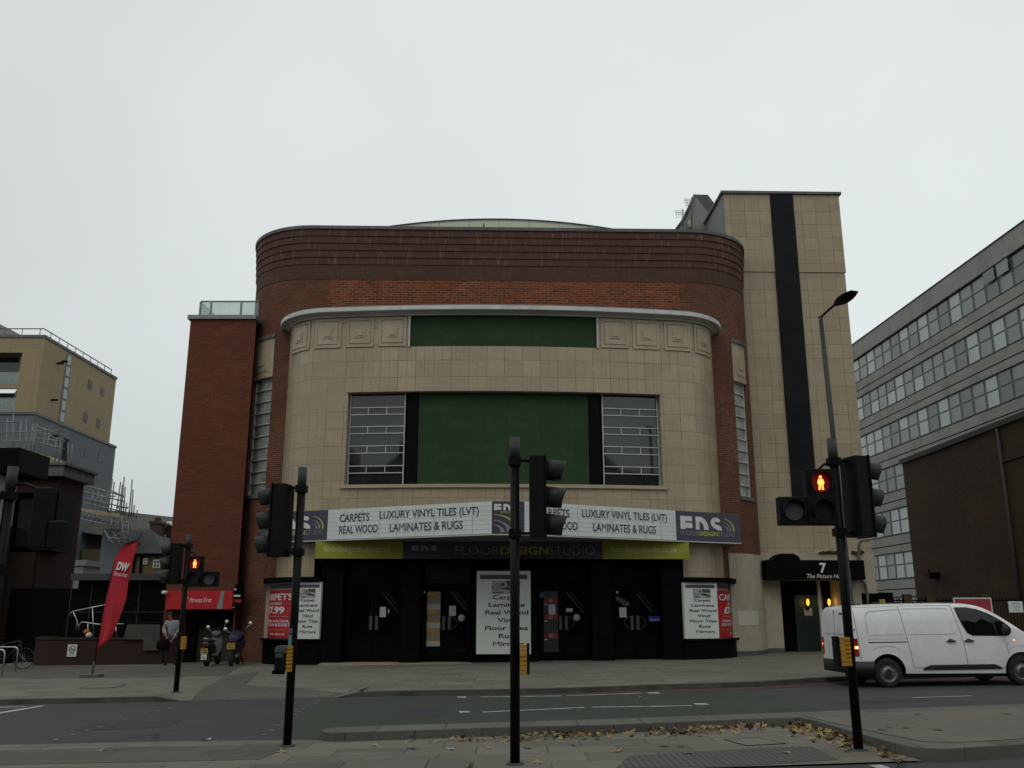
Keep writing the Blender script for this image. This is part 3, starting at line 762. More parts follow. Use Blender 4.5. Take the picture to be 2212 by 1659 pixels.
def logo(mbw, fn, x0, x1, y0, y1):
    W = x1-x0; H = y1-y0
    def T(k): return lambda u, v: fn(x0+W*(k*.36)+u*W*.28, y0+v*H)
    f = T(0)
    for q in ([(0,0),(0,1),(.42,1),(.42,0)], [(.42,.62),(.42,1),(1,1),(1,.62)], [(.42,.1),(.42,.5),(1,.5),(1,.1)]): shape(mbw, q, f)
    f = T(1)
    shape(mbw, [(0,0),(0,1),(.32,1),(.32,0)], f)
    for k in range(8):
        a, b = math.pi/2*k/8, math.pi/2*(k+1)/8
        def o(t): return (.35+.75*math.sin(t), 1.0*math.cos(t))
        def i_(t): return (.35+.34*math.sin(t), .62*math.cos(t))
        shape(mbw, [o(a), o(b), i_(b), i_(a)], f)
    shape(mbw, [(.32, 1), (.35, 1), (.35, .62), (.32, .62)], f)
    f = T(2)
    PX = [(1210,525),(1160,485),(1110,472),(1050,480),(1005,520),(990,580),(1010,640),(1060,690),(1120,715),(1150,735),(1240,735),(1230,690),(1200,645),(1150,622),(1090,606),(1068,584),(1085,562),(1130,560),(1165,580)]
    Q = [((x-990)/250*.98, (735-y)/265) for x, y in PX]
    for tri in tessellate_polygon([[Vector((a, b, 0)) for a, b in Q]]): shape(mbw, [Q[k] for k in tri], f)
def swoosh(mb, fn, x0, x1, y0, y1, m):
    W, H = x1-x0, y1-y0
    for k, r0 in enumerate((1.0, .68, .42)):
        for j in range(8):
            a, b = math.pi/2*j/8, math.pi/2*(j+1)/8
            th0, th1 = .03+.15*j/8, .03+.15*(j+1)/8
            shape(mb, [(x0+W*r0*math.sin(a), y0+H*r0*math.cos(a)), (x0+W*r0*math.sin(b), y0+H*r0*math.cos(b)),
                       (x0+W*(r0-th1)*math.sin(b), y0+H*(r0-th1)*math.cos(b)), (x0+W*(r0-th0)*math.sin(a), y0+H*(r0-th0)*math.cos(a))], fn, m if k == 0 else (m+1))
for nm, i, j, mt in segs:
    s0_, s1_ = can.s[i], can.s[j]; Ls = s1_-s0_
    b = MB(); plate(b, can, s0_+.01, s1_-.01, ZC0, ZC1, .0, .045)
    bo = b.build(nm, mt, cin)
    fn = surf(can, s0_, .052)
    if nm == 'readograph_panel':
        rb = MB()
        for k in range(1, 9): rect(rb, surf(can, s0_, .049), Ls*k/9-.012, Ls*k/9+.012, ZC0+.04, ZC1-.04)
        for k in range(1, 7): rect(rb, surf(can, s0_, .0485), .02, Ls-.02, ZC0+k/7-.006, ZC0+k/7+.006, n=2)
        rb.build('panel_rib', M_rib, bo, merge=False)
        t = MB()
        if i == 1: c1, c2, l1, l2 = (.08, .27), (.335, .925), (.08, .325), (.40, .835)
        else: c1, c2, l1, l2 = (.075, .28), (.36, .935), (.075, .33), (.43, .855)
        y1a, y1b, y2a, y2b = ZC0+.56, ZC0+.83, ZC0+.17, ZC0+.44
        letters(t, 'CARPETS', fn, Ls*c1[0], Ls*c1[1], y1a, y1b, .018); letters(t, 'LUXURY VINYL TILES (LVT)', fn, Ls*c2[0], Ls*c2[1], y1a-.03, y1b+.03, .018)
        letters(t, 'REAL WOOD', fn, Ls*l1[0], Ls*l1[1], y2a, y2b, .016); letters(t, 'LAMINATES & RUGS', fn, Ls*l2[0], Ls*l2[1], y2a, y2b, .016)
        t.build('lettering', M_letb, bo, merge=False)
    elif nm == 'side_logo_board':
        t = MB()
        if i == 0: off_ = Ls-2.38
        else: off_ = .17
        logo(t, fn, off_, off_+1.74, ZC0+.385, ZC0+.83)
        t.build('white_logo_letters', M_letw, bo, merge=False)
        t = MB(); swoosh(t, fn, off_+1.82, off_+2.26, ZC0+.37, ZC0+.80, 0); letters(t, 'DESIGN', fn, off_+.77, off_+1.53, ZC0+.18, ZC0+.33, .03)
        t.build('lime_logo_swoosh', [M_limet, M_letg], bo, merge=False)
        t = MB(); letters(t, 'FLOOR', fn, off_, off_+.75, ZC0+.18, ZC0+.33, -.005); letters(t, 'STUDIO', fn, off_+1.55, off_+2.26, ZC0+.18, ZC0+.33, -.005)
        t.build('grey_lettering', M_letg, bo, merge=False)
    else:
        t = MB(); logo(t, fn, .06, .86, ZC0+.72, ZC0+.92); t.build('white_logo_letters', M_letw, bo, merge=False)
        t = MB(); swoosh(t, fn, .05, .85, ZC0+.04, ZC0+.60, 0); letters(t, 'DESIGN', fn, .25, .6, ZC0+.64, ZC0+.69, .02); t.build('lime_logo_swoosh', [M_limet, M_letg], bo, merge=False)
# --- flat fascia under the canopy
FY = -.17; zf0 = C(1106, 1207, FY)[1]; xf = [C(680, 1207, FY)[0], C(870, 1207, FY)[0], C(1302, 1207, FY)[0], C(1490, 1207, FY)[0]]
for k, (a, b, mt, nm) in enumerate(((xf[0], xf[1], M_lime, 'lime_fascia'), (xf[1], xf[2], M_purple, 'purple_fascia'), (xf[2], xf[3], M_lime, 'lime_fascia'))):
    f = MB(); f.box(a, b-.006, FY, FY+.12, zf0, ZC0-.06); fo = f.build(nm, mt, cin)
    fn = lambda u, v: Vector((u, FY-.006, v)); t = MB()
    if nm == 'lime_fascia':
        letters(t, 'floordesignstudio.co.uk', fn, a+.28, b-.42, zf0+.16, zf0+.42, 0); t.build('lettering', mat('pale_lime_lettering', (.50, .52, .28), .6), fo, merge=False)
    else:
        X = lambda px: C(px, 1190, FY)[0]
        logo(t, fn, X(889), X(946), zf0+.26, zf0+.44); letters(t, 'FLOOR', fn, X(984), X(1078), zf0+.14, zf0+.42, -.02); letters(t, 'STUDIO', fn, X(1187), X(1284), zf0+.14, zf0+.42, -.02)
        t.build('lettering', M_letf, fo, merge=False)
        t = MB(); letters(t, 'DESIGN', fn, X(1081), X(1185), zf0+.14, zf0+.42, .03); t.build('lime_lettering', M_limed, fo, merge=False)
# --- dark shop front: piers, doors, transoms
M_streak = mat('reflection_streak_glow', (.2, .25, .18), .5, emit=(.55, .65, .45), estr=.03, var=0)  # faint added glow standing in for diagonal reflections on the door glass
M_doorg = bpy.data.materials.new('clear_door_glass'); M_doorg.use_nodes = True
_n = M_doorg.node_tree.nodes; _l = M_doorg.node_tree.links; _p = _n['Principled BSDF']; _o = _n['Material Output']
_p.inputs['Base Color'].default_value = (.006, .008, .007, 1); _p.inputs['Roughness'].default_value = .03
_t = _n.new('ShaderNodeBsdfTransparent'); _t.inputs[0].default_value = (.75, .8, .76, 1); _m = _n.new('ShaderNodeMixShader')
_f = _n.new('ShaderNodeFresnel'); _f.inputs[0].default_value = 1.5; _a = _n.new('ShaderNodeMath'); _a.inputs[1].default_value = .25
_l.new(_f.outputs[0], _a.inputs[0]); _l.new(_a.outputs[0], _m.inputs[0]); _l.new(_t.outputs[0], _m.inputs[1]); _l.new(_p.outputs[0], _m.inputs[2]); _l.new(_m.outputs[0], _o.inputs[0])
DY = .25
X = lambda px, y=DY: C(px, 1330, y)[0]
Z = lambda py, y=DY: C(1106, py, y)[1]
zfl = .10
mb = MB(); xL, xR = X(690, 0.3), X(1480, 0.3)
piers = [(690, 738), (868, 906), (1020, 1160), (1280, 1322), (1432, 1480)]
for a, b in piers: mb.box(X(a), X(b), DY, 1.6, GB, zf0+.3)
mb.box(X(690), X(1480), 1.45, 1.55, GB, ZC0)
mb.box(X(690), X(1480), .2, 1.5, zf0-.12, zf0+.4)
for a, b in piers[1:-1]: mb.box(X(a)-.04, X(b)+.04, DY-.06, DY, GB, .42)
mb.build('shopfront_pier', M_blackm, cin)
bays = [(738, 868, 0), (906, 1020, 1), (1160, 1280, 2), (1322, 1432, 3)]
EY = .85
for a, b, k in bays:
    x0_, x1_ = C(a, 1330, EY)[0]+.04, C(b, 1330, EY)[0]-.0; ztr = C(1106, 1268, EY)[1]
    x1_ = max(x1_, x0_+1.6)
    x0_, x1_ = X(a)+.06, X(b)-.06
    f = MB(); wfr = .07; zt2 = zf0-.1
    f.box(x0_, x0_+wfr, EY, EY+.08, zfl, zt2); f.box(x1_-wfr, x1_, EY, EY+.08, zfl, zt2)
    f.box(x0_+wfr, x1_-wfr, EY, EY+.08, zt2-.07, zt2-.002); f.box(x0_+wfr, x1_-wfr, EY-.005, EY+.075, ztr, ztr+.12)
    do = f.build('double_door', M_blackm, cin, label=('black glazed shop doors with a plain left leaf', 'black glazed shop doors with a yellow magazine poster strip', 'black glazed shop doors with a red poster strip', 'black glazed shop doors with white graffiti scrawl')[k])
    g = MB(); g.box(x0_+wfr, x1_-wfr, EY+.03, EY+.045, ztr+.13, zt2-.08); g.build('transom_light', M_glass if k == 1 else M_glassd, do)
    mid = (x0_+x1_)/2
    for a2, b2, sgn in ((x0_+wfr+.01, mid-.01, 1), (mid+.01, x1_-wfr-.01, -1)):
        l = MB(); s_ = .085
        l.box(a2, a2+s_, EY+.005, EY+.06, zfl+.02, ztr-.01); l.box(b2-s_, b2, EY+.005, EY+.06, zfl+.02, ztr-.01)
        l.box(a2+s_, b2-s_, EY+.005, EY+.06, zfl+.02, zfl+.3); l.box(a2+s_, b2-s_, EY+.005, EY+.06, ztr-.11, ztr-.01)
        lo = l.build('door_leaf', M_blackm, do)
        g = MB(); g.box(a2+s_, b2-s_, EY+.03, EY+.04, zfl+.3, ztr-.11); g.build('glass', M_doorg, do)
    q = MB(); cc = (mid+x1_-wfr)/2+.05; q.tube([(cc-.30, 1.30, ztr-.16), (cc+.28, 1.38, ztr-.85)], .035, 6); q.tube([(cc-.16, 1.33, ztr-.14), (cc+.33, 1.41, ztr-.72)], .02, 6); q.build('door_reflection_streak', M_streak, do)  # added glowing tubes behind the glass, drawn as the reflected streaks
    h = MB()
    for sgn in (-1, 1):
        xx = mid+sgn*.10; h.box(xx-.05, xx+.05, EY-.03, EY-.01, 1.15, 1.62)
    h.build('push_plate', M_handle, do)
    if k > 0:
        h = MB(); sgs = (1,) if k < 3 else (-1, 1)
        for sg in sgs:
            h.tube([(mid+sg*(.15+.22*math.sin(math.pi*t/8)), EY-.05, 1.16+.45*t/8) for t in range(9)], .012, 6)
        h.build('curved_pull_handle', M_handle, do)
    def note(px0, px1, py0, py1, m, nm='paper_notice', off=.0, yy=EY-.015):
        q = MB(); a_, z0n = C(px0, py1, yy); b_, z1n = C(px1, py0, yy); q.box(a_, b_, yy-.004-off, yy-off, z0n, z1n); return q.build(nm, m, do), (a_, b_, z0n, z1n, yy-.006-off)
    M_note = mat('paper', (.40, .42, .41), .7, var=.06)
    if k == 0:
        note(820, 834, 1311, 1333, M_note); note(838, 841, 1316, 1325, M_note)
    elif k == 1:
        note(970, 985, 1308.5, 1330, M_note); note(915, 919, 1277, 1282, M_note)
        M_yel = mat('yellow_print', (.38, .22, .02), .6); M_mag = mat('magazine_photo', (.09, .07, .05), .6, var=.8, scale=9, noise_to=(.25, .2, .14))
        o_, (a_, b_, z0n, z1n, yy) = note(921, 952, 1278, 1396, M_mag, 'poster_strip')
        t = MB(); fn = lambda u, v: Vector((a_+u*(b_-a_), yy, z0n+v*(z1n-z0n)))
        for j in range(3):
            v0 = 1-(j+1)/3; rect(t, fn, .0, 1, v0, v0+.09, 1); rect(t, fn, .0, .62 if j != 1 else .7, v0+.26, v0+.33, 0); rect(t, fn, .0, 1, v0+.095, v0+.11, 0)
        t.build('poster_print', [M_yel, mat('pale_print', (.34, .34, .36), .6)], o_, merge=False)
        q = MB(); c_ = C(997, 1335, EY-.02); q.lathe((c_[0], EY-.02, c_[1]), [(0.001, 0), (.12, 0), (.12, -.004), (.001, -.004)], 16, 'y'); q.build('round_sticker', M_note, do)
    elif k == 2:
        M_rp = mat('red_magazine_print', (.20, .015, .02), .6, var=.5, scale=8); M_dk = mat('dark_poster_strip', (.02, .02, .022), .5)
        o_, (a_, b_, z0n, z1n, yy) = note(1175, 1205, 1277, 1408, M_dk, 'poster_strip')
        t = MB(); fn = lambda u, v: Vector((a_+u*(b_-a_), yy, z0n+v*(z1n-z0n)))
        for v0 in (.80, .52, .22, .0):
            hh = .09 if v0 else .015; rect(t, fn, .05, .95, v0, v0+hh, 0)
            if v0:
                q = [(.5+.17*math.cos(x*math.pi/5), v0+.045+.035*math.sin(x*math.pi/5)) for x in range(10)]; t.face([fn(*p)-Vector((0, .002, 0)) for p in q], None, 1)
                rect(t, fn, .05, .25, v0-.03, v0-.01, 2)
        t.build('poster_print', [M_rp, mat('tan_print', (.25, .14, .07), .6), M_note], o_, merge=False)
        note(1185, 1199.5, 1305.5, 1327.5, M_note, off=.012); note(1223, 1237, 1314, 1321.6, M_note)
        q = MB(); c_ = C(1246, 1334, EY-.02); q.lathe((c_[0], EY-.02, c_[1]), [(0.001, 0), (.12, 0), (.12, -.004), (.001, -.004)], 16, 'y'); q.build('round_sticker', M_note, do)
        note(1166, 1177, 1280, 1290.5, mat('blue_sticker', (.05, .12, .2), .5), 'blue_sticker')
    else:
        note(1338, 1353, 1312, 1333.7, M_note); note(1331, 1336, 1277, 1282, M_note)
        o_, (a_, b_, z0n, z1n, yy) = note(1401.5, 1427, 1330.5, 1343, mat('blue_sign', (.008, .016, .22), .5), 'blue_sign')
        t = MB(); fn = lambda u, v: Vector((a_+u*(b_-a_), yy, z0n+v*(z1n-z0n))); letters(t, 'QUICK-STEP', fn, .1, .9, .22, .45, .03); t.build('lettering', M_letw, o_, merge=False)
        q = MB(); random.seed(3); P = []
        for j in range(34):
            u = j/33; px = 1331+28*u; py = 1291+16*u+7*math.sin(j*1.9)+3*math.sin(j*.8); c_ = C(px, py, EY-.02); P.append((c_[0], EY-.02, c_[1]))
        q.tube(P, .010, 4, smooth=False); c0 = C(1330, 1290, EY-.02); c1 = C(1352, 1311, EY-.02); q.tube([(c0[0], EY-.02, c0[1]), (c1[0], EY-.02, c1[1])], .008, 4)
        q.build('graffiti', mat('white_marker', (.3, .3, .3), .7), do)
    # small downlight under the fascia
    q = MB(); q.box((x0_+x1_)/2-.09, (x0_+x1_)/2+.09, DY-.02, DY+.05, zf0-.055, zf0-.006); q.build('small_fascia_light', M_note, cin)
mb = MB(); a_, b_ = C(688, 1440, -.35)[0], C(1560, 1440, -.35)[0]
mb.box(a_, b_, -.42, 1.5, GB, zfl); mb.box(a_+.0, b_-.0, -.42, .3, zfl+.001, zfl+.004)
mb.build('entrance_step', M_step, cin)
# big white poster boards
def poster(fn, W, H, par, pre):
    """fn(u, v) in metres from the lower left corner"""
    t = MB()
    rect(t, fn, .06*W, .94*W, H*.90, H*.955, 0); t.build('header_strip', mat('dark_header', (.05, .05, .06), .6), par, merge=False)
    t = MB(); x0_, x1_, y0_, y1_ = .28*W, .80*W, .72*H, .88*H
    rect(t, fn, x0_, x1_, y0_, y1_, 0)
    f2 = lambda u, v: fn(x0_+u*(x1_-x0_), y0_+v*(y1_-y0_))+(fn(0, 0)-fn0)
    fn0 = fn(0, 0)
    t.build('poster_photo', M_grey1, par, merge=False)
    t = MB(); d = pre
    g = lambda u, v: fn(x0_+u*(x1_-x0_), y0_+v*(y1_-y0_))+d
    for q in ([(.55, .62), (1, .62), (1, 1), (.5, 1)], [(.3, .42), (.6, .55), (1, .3), (1, .15), (.75, .2), (.45, .36)], [(.03, .05), (.45, .05), (.4, .12), (.1, .12)], [(0, .4), (.06, .4), (.05, .55), (0, .55)], [(.35, .6), (.45, .6), (.45, .85), (.35, .85)]):
        t.face([g(*p) for p in q])
    t.build('photo_shadow', M_grey2, par, merge=False)
    t = MB()
    for txt, y_, xa, xb in (('Carpet', .655, .30, .79), ('Laminate', .563, .22, .90), ('Real Wood', .47, .16, .96), ('Vinyl', .378, .38, .76), ('Floor Tiles', .283, .16, .95), ('Rugs', .19, .41, .76), ('Mirrors', .095, .31, .88)):
        desc = any(c in txt for c in 'pyg')
        letters(t, txt, fn, W*xa, W*xb*.995, H*(y_-(.018 if desc else 0)), H*(y_+.052), .02, spacing=1.0)
    t.build('lettering', M_letk, par, merge=False)
a_, z0_ = C(1028.5, 1413, -.02); b_, z1_ = C(1146, 1233.5, -.02)
mb = MB(); mb.box(a_, b_, -.02, .22, z0_, z1_); po = mb.build('centre_poster_board', M_postw, cin)
poster(lambda u, v: Vector((a_+u, -.026, z0_+v)), b_-a_, z1_-z0_, po, Vector((0, -.004, 0)))
# tiled ends either side with display boxes over black plinths
zp0 = .05; zp1 = C(640, 1382, -.1)[1]; zc_0 = C(640, 1256, -.1)[1]; zc_1 = zc_0+.16
for side in (-1, 1):
    if side < 0: sA, sB = on(bay, 622, 1300, .35)[0]-2.6, on(bay, 694, 1300, .2)[0]
    else: sA, sB = on(bay, 1474, 1300, .2)[0], on(bay, 1550, 1300, .35)[0]+2.6
    mid_ = on(bay, 629, 1300, .2)[0] if side < 0 else on(bay, 1545, 1300, .2)[0]
    sA, sB = max(.4, sA), min(bay.len-.4, sB)
    pl = MB(); plate(pl, bay, sA, sB, GB, zp1-.06, 0, .30)
    pl.build('black_plinth', M_blackm, cin)
    pl = MB(); plate(pl, bay, sA-.02, sB+.02, zp1-.06, zp1, 0, .42); plate(pl, bay, sA-.0, sB, zc_0, zc_1, 0, .42); pl.build('black_ledge', M_blackm, cin)
    pl = MB(); plate(pl, bay, sA+.05, sB-.02, zp1, zc_0, 0, .12); plate(pl, bay, sA+.05 if side < 0 else sB-.75, sA+.75 if side < 0 else sB-.05, zp1, zc_0, .1, .3); co = pl.build('display_case', M_render, cin)
    # white board on the flat part, proud of the case
    if side < 0: w0, w1 = on(bay, 632, 1300, .34)[0], on(bay, 693, 1300, .34)[0]
    else: w0, w1 = on(bay, 1477, 1300, .34)[0], on(bay, 1549, 1300, .34)[0]
    p0, p1 = bay.pos(w0, 0, .36), bay.pos(w1, 0, .36); d = (p1-p0).normalized(); nn = Vector((d.y, -d.x, 0)); Wd = (p1-p0).length
    q = MB(); 
    for u0, u1 in ((0, Wd),):
        A, B = p0, p0+d*Wd
        P = [A, B, B-nn*.12, A-nn*.12]
        q.prism([(p.x, p.y) for p in P], zp1+.02, zc_0-.01, 'z')
    bo = q.build('white_poster_board', M_postw, cin)
    fnb = (lambda p0, d, nn: lambda u, v: p0+d*u+nn*.005+Vector((0, 0, zp1+.02+v)))(p0, d, nn)
    poster(fnb, Wd, zc_0-zp1-.03, bo, nn*.004)
    # red poster on the curve
    if side < 0: r0, r1 = sA+.45, w0-.03
    else: r0, r1 = w1+.03, sB-.45
    q = MB(); plate(q, bay, r0, r1, zp1+.03, zc_0-.25, .12, .16); ro = q.build('red_poster', M_postr, cin)
    fr_ = lambda u, v: bay.pos(u, v, .167); Wr = r1-r0; H0 = zp1+.03; Hh = zc_0-.28-zp1
    q = MB()
    for txt, a2, b2, ya, yb, bd in (('CARPETS', .12, .97, .78, .92, .02), ('NOW FROM', .38, .75, .68, .74, .02), ('\u00a37.99', .25, .82, .50, .65, .04), ('THERE\'S A FLOOR', .18, .92, .32, .375, .02), ('FOR YOUR BUDGET', .16, .94, .24, .30, .02), ('FREE MEASURE', .45, .85, .06, .10, .01)):
        letters(q, txt, fr_, r0+Wr*a2, r0+Wr*b2, H0+Hh*ya, H0+Hh*yb, bd)
    rect(q, fr_, r0+Wr*.2, r0+Wr*.9, H0+Hh*.445, H0+Hh*.45, n=6)
    q.build('lettering', M_letw, ro, merge=False)
    q = MB(); rect(q, fr_, r0+Wr*.15, r0+Wr*.85, H0+Hh*.15, H0+Hh*.18, n=6); q.build('orange_line', M_orange, ro, merge=False)
    q = MB(); plate(q, bay, r0+.1, r1-.1, zc_0-.2, zc_0-.06, .12, .14); q.build('dark_header_plate', M_grey2, ro)
# ================================================================== tiled tower beside the cinema
def lthing(name, label, cat, lorg, group=None):
    lorg = Vector(lorg); loc = O+Vector((ca*lorg.x-sa*lorg.y, sa*lorg.x+ca*lorg.y, lorg.z))
    o = thing(name, label, cat, loc, ANG, group); ORG[o.name] = lorg; return o
M_greyr = mat('grey_render', (0.20, 0.205, 0.20), 0.8, var=0.1)
M_dgrey = mat('dark_slate_grey', (0.075, 0.08, 0.08), 0.7, var=0.2)
M_stripe = mat('black_tower_stripe', (0.008, 0.009, 0.012), 0.6, var=0.4, scale=0.6, spec=0.12)
TY = 4.6
tow = lthing('tower_building', 'tall cream tiled tower with a black vertical stripe right of the cinema', 'building', (12.5, TY, 0))
tx0 = C(1562, 420, TY)[0]; tx1 = C(1809, 420, TY)[0]; tzt = C(1700, 421, TY)[1]; tzw = C(1780, 1195, TY)[1]; tzl = C(1700, 588, TY)[1]
mb = MB(); mb.box(tx0, tx1, TY, TY+3.1, tzw, tzl); mb.box(tx0-.0, tx1+.03, TY-.04, TY+3.1, tzl, tzt)
mb.box(tx0+1.5, tx1, TY+3.1, TY+12, GB, tzt-2)
mb.build('tiled_wall', M_tile2, tow)
mb = MB(); mb.box(tx0-.03, tx0-.002, TY+.02, TY+3.1, tzw, tzt-.01); mb.build('side_render', M_greyr, tow)
mb = MB(); mb.box(tx0-.12, tx1+.12, TY-.14, TY+3.2, tzt, tzt+.11); mb.build('coping', M_lead, tow)
sx0, sx1 = C(1662, 425, TY)[0], C(1711, 425, TY)[0]; sz0 = C(1745, 1098, TY)[1]
mb = MB(); mb.box(sx0, sx1, TY-.10, TY-.001, sz0, tzt-.01); mb.build('black_stripe', M_stripe, tow)
# rear gables
GY = TY+3.15
P = lambda px, py, y=GY: C(px, py, y)
mb = MB(); poly = [P(1459, 497), P(1479.5, 469), P(1500, 421), P(1536, 467), P(1546, 445), P(1566, 500)]
mb.prism(poly+[(poly[-1][0], ztop-1), (poly[0][0], ztop-1)], GY, GY+2.5); mb.build('grey_gable', M_greyr, tow)
mb = MB(); mb.prism([P(1499, 420, GY+.1), P(1529, 420.5, GY+.1), P(1546, 443, GY+.1), P(1536, 470, GY+.1)], GY+.1, GY+3); mb.build('dark_roof_slope', M_dgrey, tow)
mb = MB()
for a, b in (((1459, 497), (1479.5, 469)), ((1479.5, 469), (1500, 421))):
    p, q = P(*a), P(*b); mb.tube([(p[0], GY-.03, p[1]), (q[0], GY-.03, q[1])], .06, 5)
mb.build('verge_trim', M_lead, tow)
mb = MB(); p, q = P(1489, 497), P(1488, 481); mb.tube([(p[0], GY-.2, p[1]), (q[0], GY-.2, q[1])], .09, 8); mb.build('vent_pipe', M_render, tow)
def aerial(mx, my0, my1, n, w0):
    mb = MB(); p, q = P(mx, my0), P(mx, my1); mb.tube([(p[0], GY-.3, p[1]), (q[0], GY-.3, q[1])], .022, 5)
    for k in range(n):
        z_ = q[1]-.1-(k*.13); mb.tube([(q[0]-w0, GY-.3-.1*k, z_), (q[0]+w0*.3, GY-.3-.1*k, z_)], .011, 4)
    for k in range(4): mb.tube([(q[0]-w0*k/4, GY-.3, q[1]-.12), (q[0]-w0*k/4, GY-.3, q[1]-.5)], .008, 4)
    mb.build('tv_aerial', M_dgrey, tow)
aerial(1491, 490, 432, 5, .38); aerial(1472, 495, 457, 3, .40)
# tower ground floor
gy = 4.0; CZ = lambda px, py, y=gy: C(px, py, y)
zr = C(1700, 1195, gy)[1]
g0, g1, g2, g3 = C(1650, 1330, gy)[0], C(1690, 1330, gy)[0], C(1823, 1330, gy)[0], C(1900, 1330, gy)[0]
zdo = C(1750, 1252, gy)[1]
mb = MB(); mb.box(g0, g1, gy, gy+1.6, GB, zr); mb.box(g2, g3, gy, gy+1.6, GB+2.6, zr); mb.box(g2, g2+.75, gy+.001, gy+1.6, GB, GB+2.6); mb.box(g1, g2, gy, gy+1.6, zdo, zr)
mb.build('rendered_ground_floor', M_render, tow)
mb = MB(); mb.box(g1, g2, gy+1.2, gy+1.3, GB, zdo); mb.box(g2+.75, g3+1.0, gy+.9, gy+1.5, GB, 2.5); mb.build('dark_entrance_wall', M_blackm, tow)
mb = MB(); mb.box(g0, g1-.002, gy-.02, gy, GB, .42); mb.build('dark_skirting', M_dgrey, tow)
ey = gy+1.1
a, b = C(1716, 1300, ey)[0], C(1778, 1300, ey)[0]; M_dgreen = mat('dark_green_door', (.006, .022, .016), .5)
mb = MB(); mb.box(a, b, ey, ey+.06, .25, C(1745, 1285, ey)[1]); dd = mb.build('green_door', M_dgreen, tow)
mb = MB(); zz = C(1745, 1330, ey)[1]; x_ = C(1745, 1318, ey)[0]; mb.box(x_-.16, x_+.16, ey-.02, ey-.005, zz, zz+.28); mb.build('paper_notice', M_note, dd)
mb = MB(); p = C(1774, 1340, gy+.2)[0]; mb.box(p-.05, p+.05, gy+.15, gy+.25, GB, zdo); mb.build('white_post', M_corn, tow)
M_lampg = mat('warm_lamp_glass', (.8, .4, .05), .4, emit=(1, .50, .06), estr=1.4, var=.0)
for px in (1745, 1791):
    lx, lz = C(px, 1301, ey-.15); mb = MB(); mb.ball((lx, ey-.15, lz), .08, 10, 8, sc=(.8, .8, 1.8)); lo = mb.build('wall_lamp', M_lampg, tow)
    mb = MB(); mb.box(lx-.06, lx+.06, ey-.1, ey, lz-.28, lz-.2); mb.build('lamp_bracket', M_blackm, lo)
    li = bpy.data.lights.new('lamp_light', 'POINT'); li.energy = 2; li.color = (1, .6, .2); li.shadow_soft_size = .1
    l_ = bpy.data.objects.new('lamp_light', li); COL.objects.link(l_); l_.parent = lo; l_.location = Vector((lx, ey-.4, lz))-ORG[tow.name]
py_ = gy-.75; a, zb_ = C(1657, 1252, py_); b, zt_2 = C(1866, 1210, py_)
mb = MB(); mb.box(a, b, py_, gy-.002, zb_, zt_2); po = mb.build('porch_sign_box', M_blackm, tow)
fn = lambda u, v: Vector((u, py_-.006, v)); t = MB()
c = lambda px, py: C(px or 1785, py or 1230, py_)
letters(t, '7', fn, c(1771, 0)[0], c(1785, 0)[0], c(0, 1238)[1], c(0, 1216)[1], .03)
letters(t, 'The Picture House', fn, c(1742, 0)[0], c(1830, 0)[0], c(0, 1249)[1], c(0, 1240)[1], .0, .25)
t.build('lettering', M_letw, po, merge=False)
mb = MB(); a, b = c(1672, 0)[0], c(1732, 0)[0]; z_ = zt_2+.002
mb.prism([(a, z_), (a+.15, z_+.16), (a+.3, z_+.24), (b-.25, z_+.24), (b-.08, z_+.16), (b, z_)], py_+.05, gy-.01); mb.build('dark_porch_hump', M_blackm, tow)
mb = MB(); mb.tube([Vector((q[0], gy-.1, q[1])) for q in (c(1893, 1163), c(1874, 1166), c(1870, 1176), c(1870, 1215), c(1874, 1245), c(1884, 1262), c(1889, 1285), c(1890, 1310))], .055, 8)
mb.build('drain_pipe', M_lead, tow)
# render over the lower brick corner
s0_ = on(body, 1600, 1300, .05)[0]; s1_ = body.len-5.0; zr2 = on(body, 1620, 1197, .03)[1]
s0_ = on(body, 1575, 1230, .03)[0]
mb = MB(); plate(mb, body, s0_, s1_, GB, zr2, -.02, .04); mb.build('rendered_base', M_render, cin)
mb = MB(); plate(mb, body, s0_, s1_, GB, .38, .0, .06); mb.build('dark_skirting', M_dgrey, cin)
a_ = on(body, 1594, 1320, .045); b_ = on(body, 1640, 1350, .045)
mb = MB(); plate(mb, body, a_[0], b_[0], b_[1], a_[1], .03, .046); mb.build('paint_patch', mat('pale_paint_patch', (.44, .42, .34), .7, var=.05), cin)
# weeds on the ledge
M_weed = mat('weed_leaves', (.05, .048, .022), .8, var=.4, scale=8)
for k, px in enumerate((1778, 1806, 1850)):
    mb = MB(); x_, z_ = C(px, 1197, gy+.1); random.seed(k)
    for i in range(60):
        a = random.uniform(0, 6.28); l = random.uniform(.04, .17); e_ = random.uniform(.1, 1.2); d = Vector((math.cos(a)*math.cos(e_), math.sin(a)*math.cos(e_)*.5-.2, math.sin(e_)))*l
        s_ = Vector((-d.z, .3*l, d.x))*.3; p = Vector((x_+random.uniform(-.2, .2), gy-.05, z_)); mb.face([p, p+d*.6+s_, p+d, p+d*.6-s_])
    solo(mb, 'weed', M_weed, ('dark weed tuft growing on the tower ledge above the door number', 'small weed tuft on the tower ledge, middle of three', 'weed tuft on the tower ledge beside the drain pipe')[k], 'weed', (x_, gy-.05, z_), 'weeds on the tower ledge', merge=False)
    o = bpy.context.scene.objects[-1] if False else [q for q in COL.objects if q.name.startswith('weed')][-1]
    lo_ = Vector(o.location); o.location = O+Vector((ca*lo_.x-sa*lo_.y, sa*lo_.x+ca*lo_.y, lo_.z)); o.rotation_euler.z = ANG

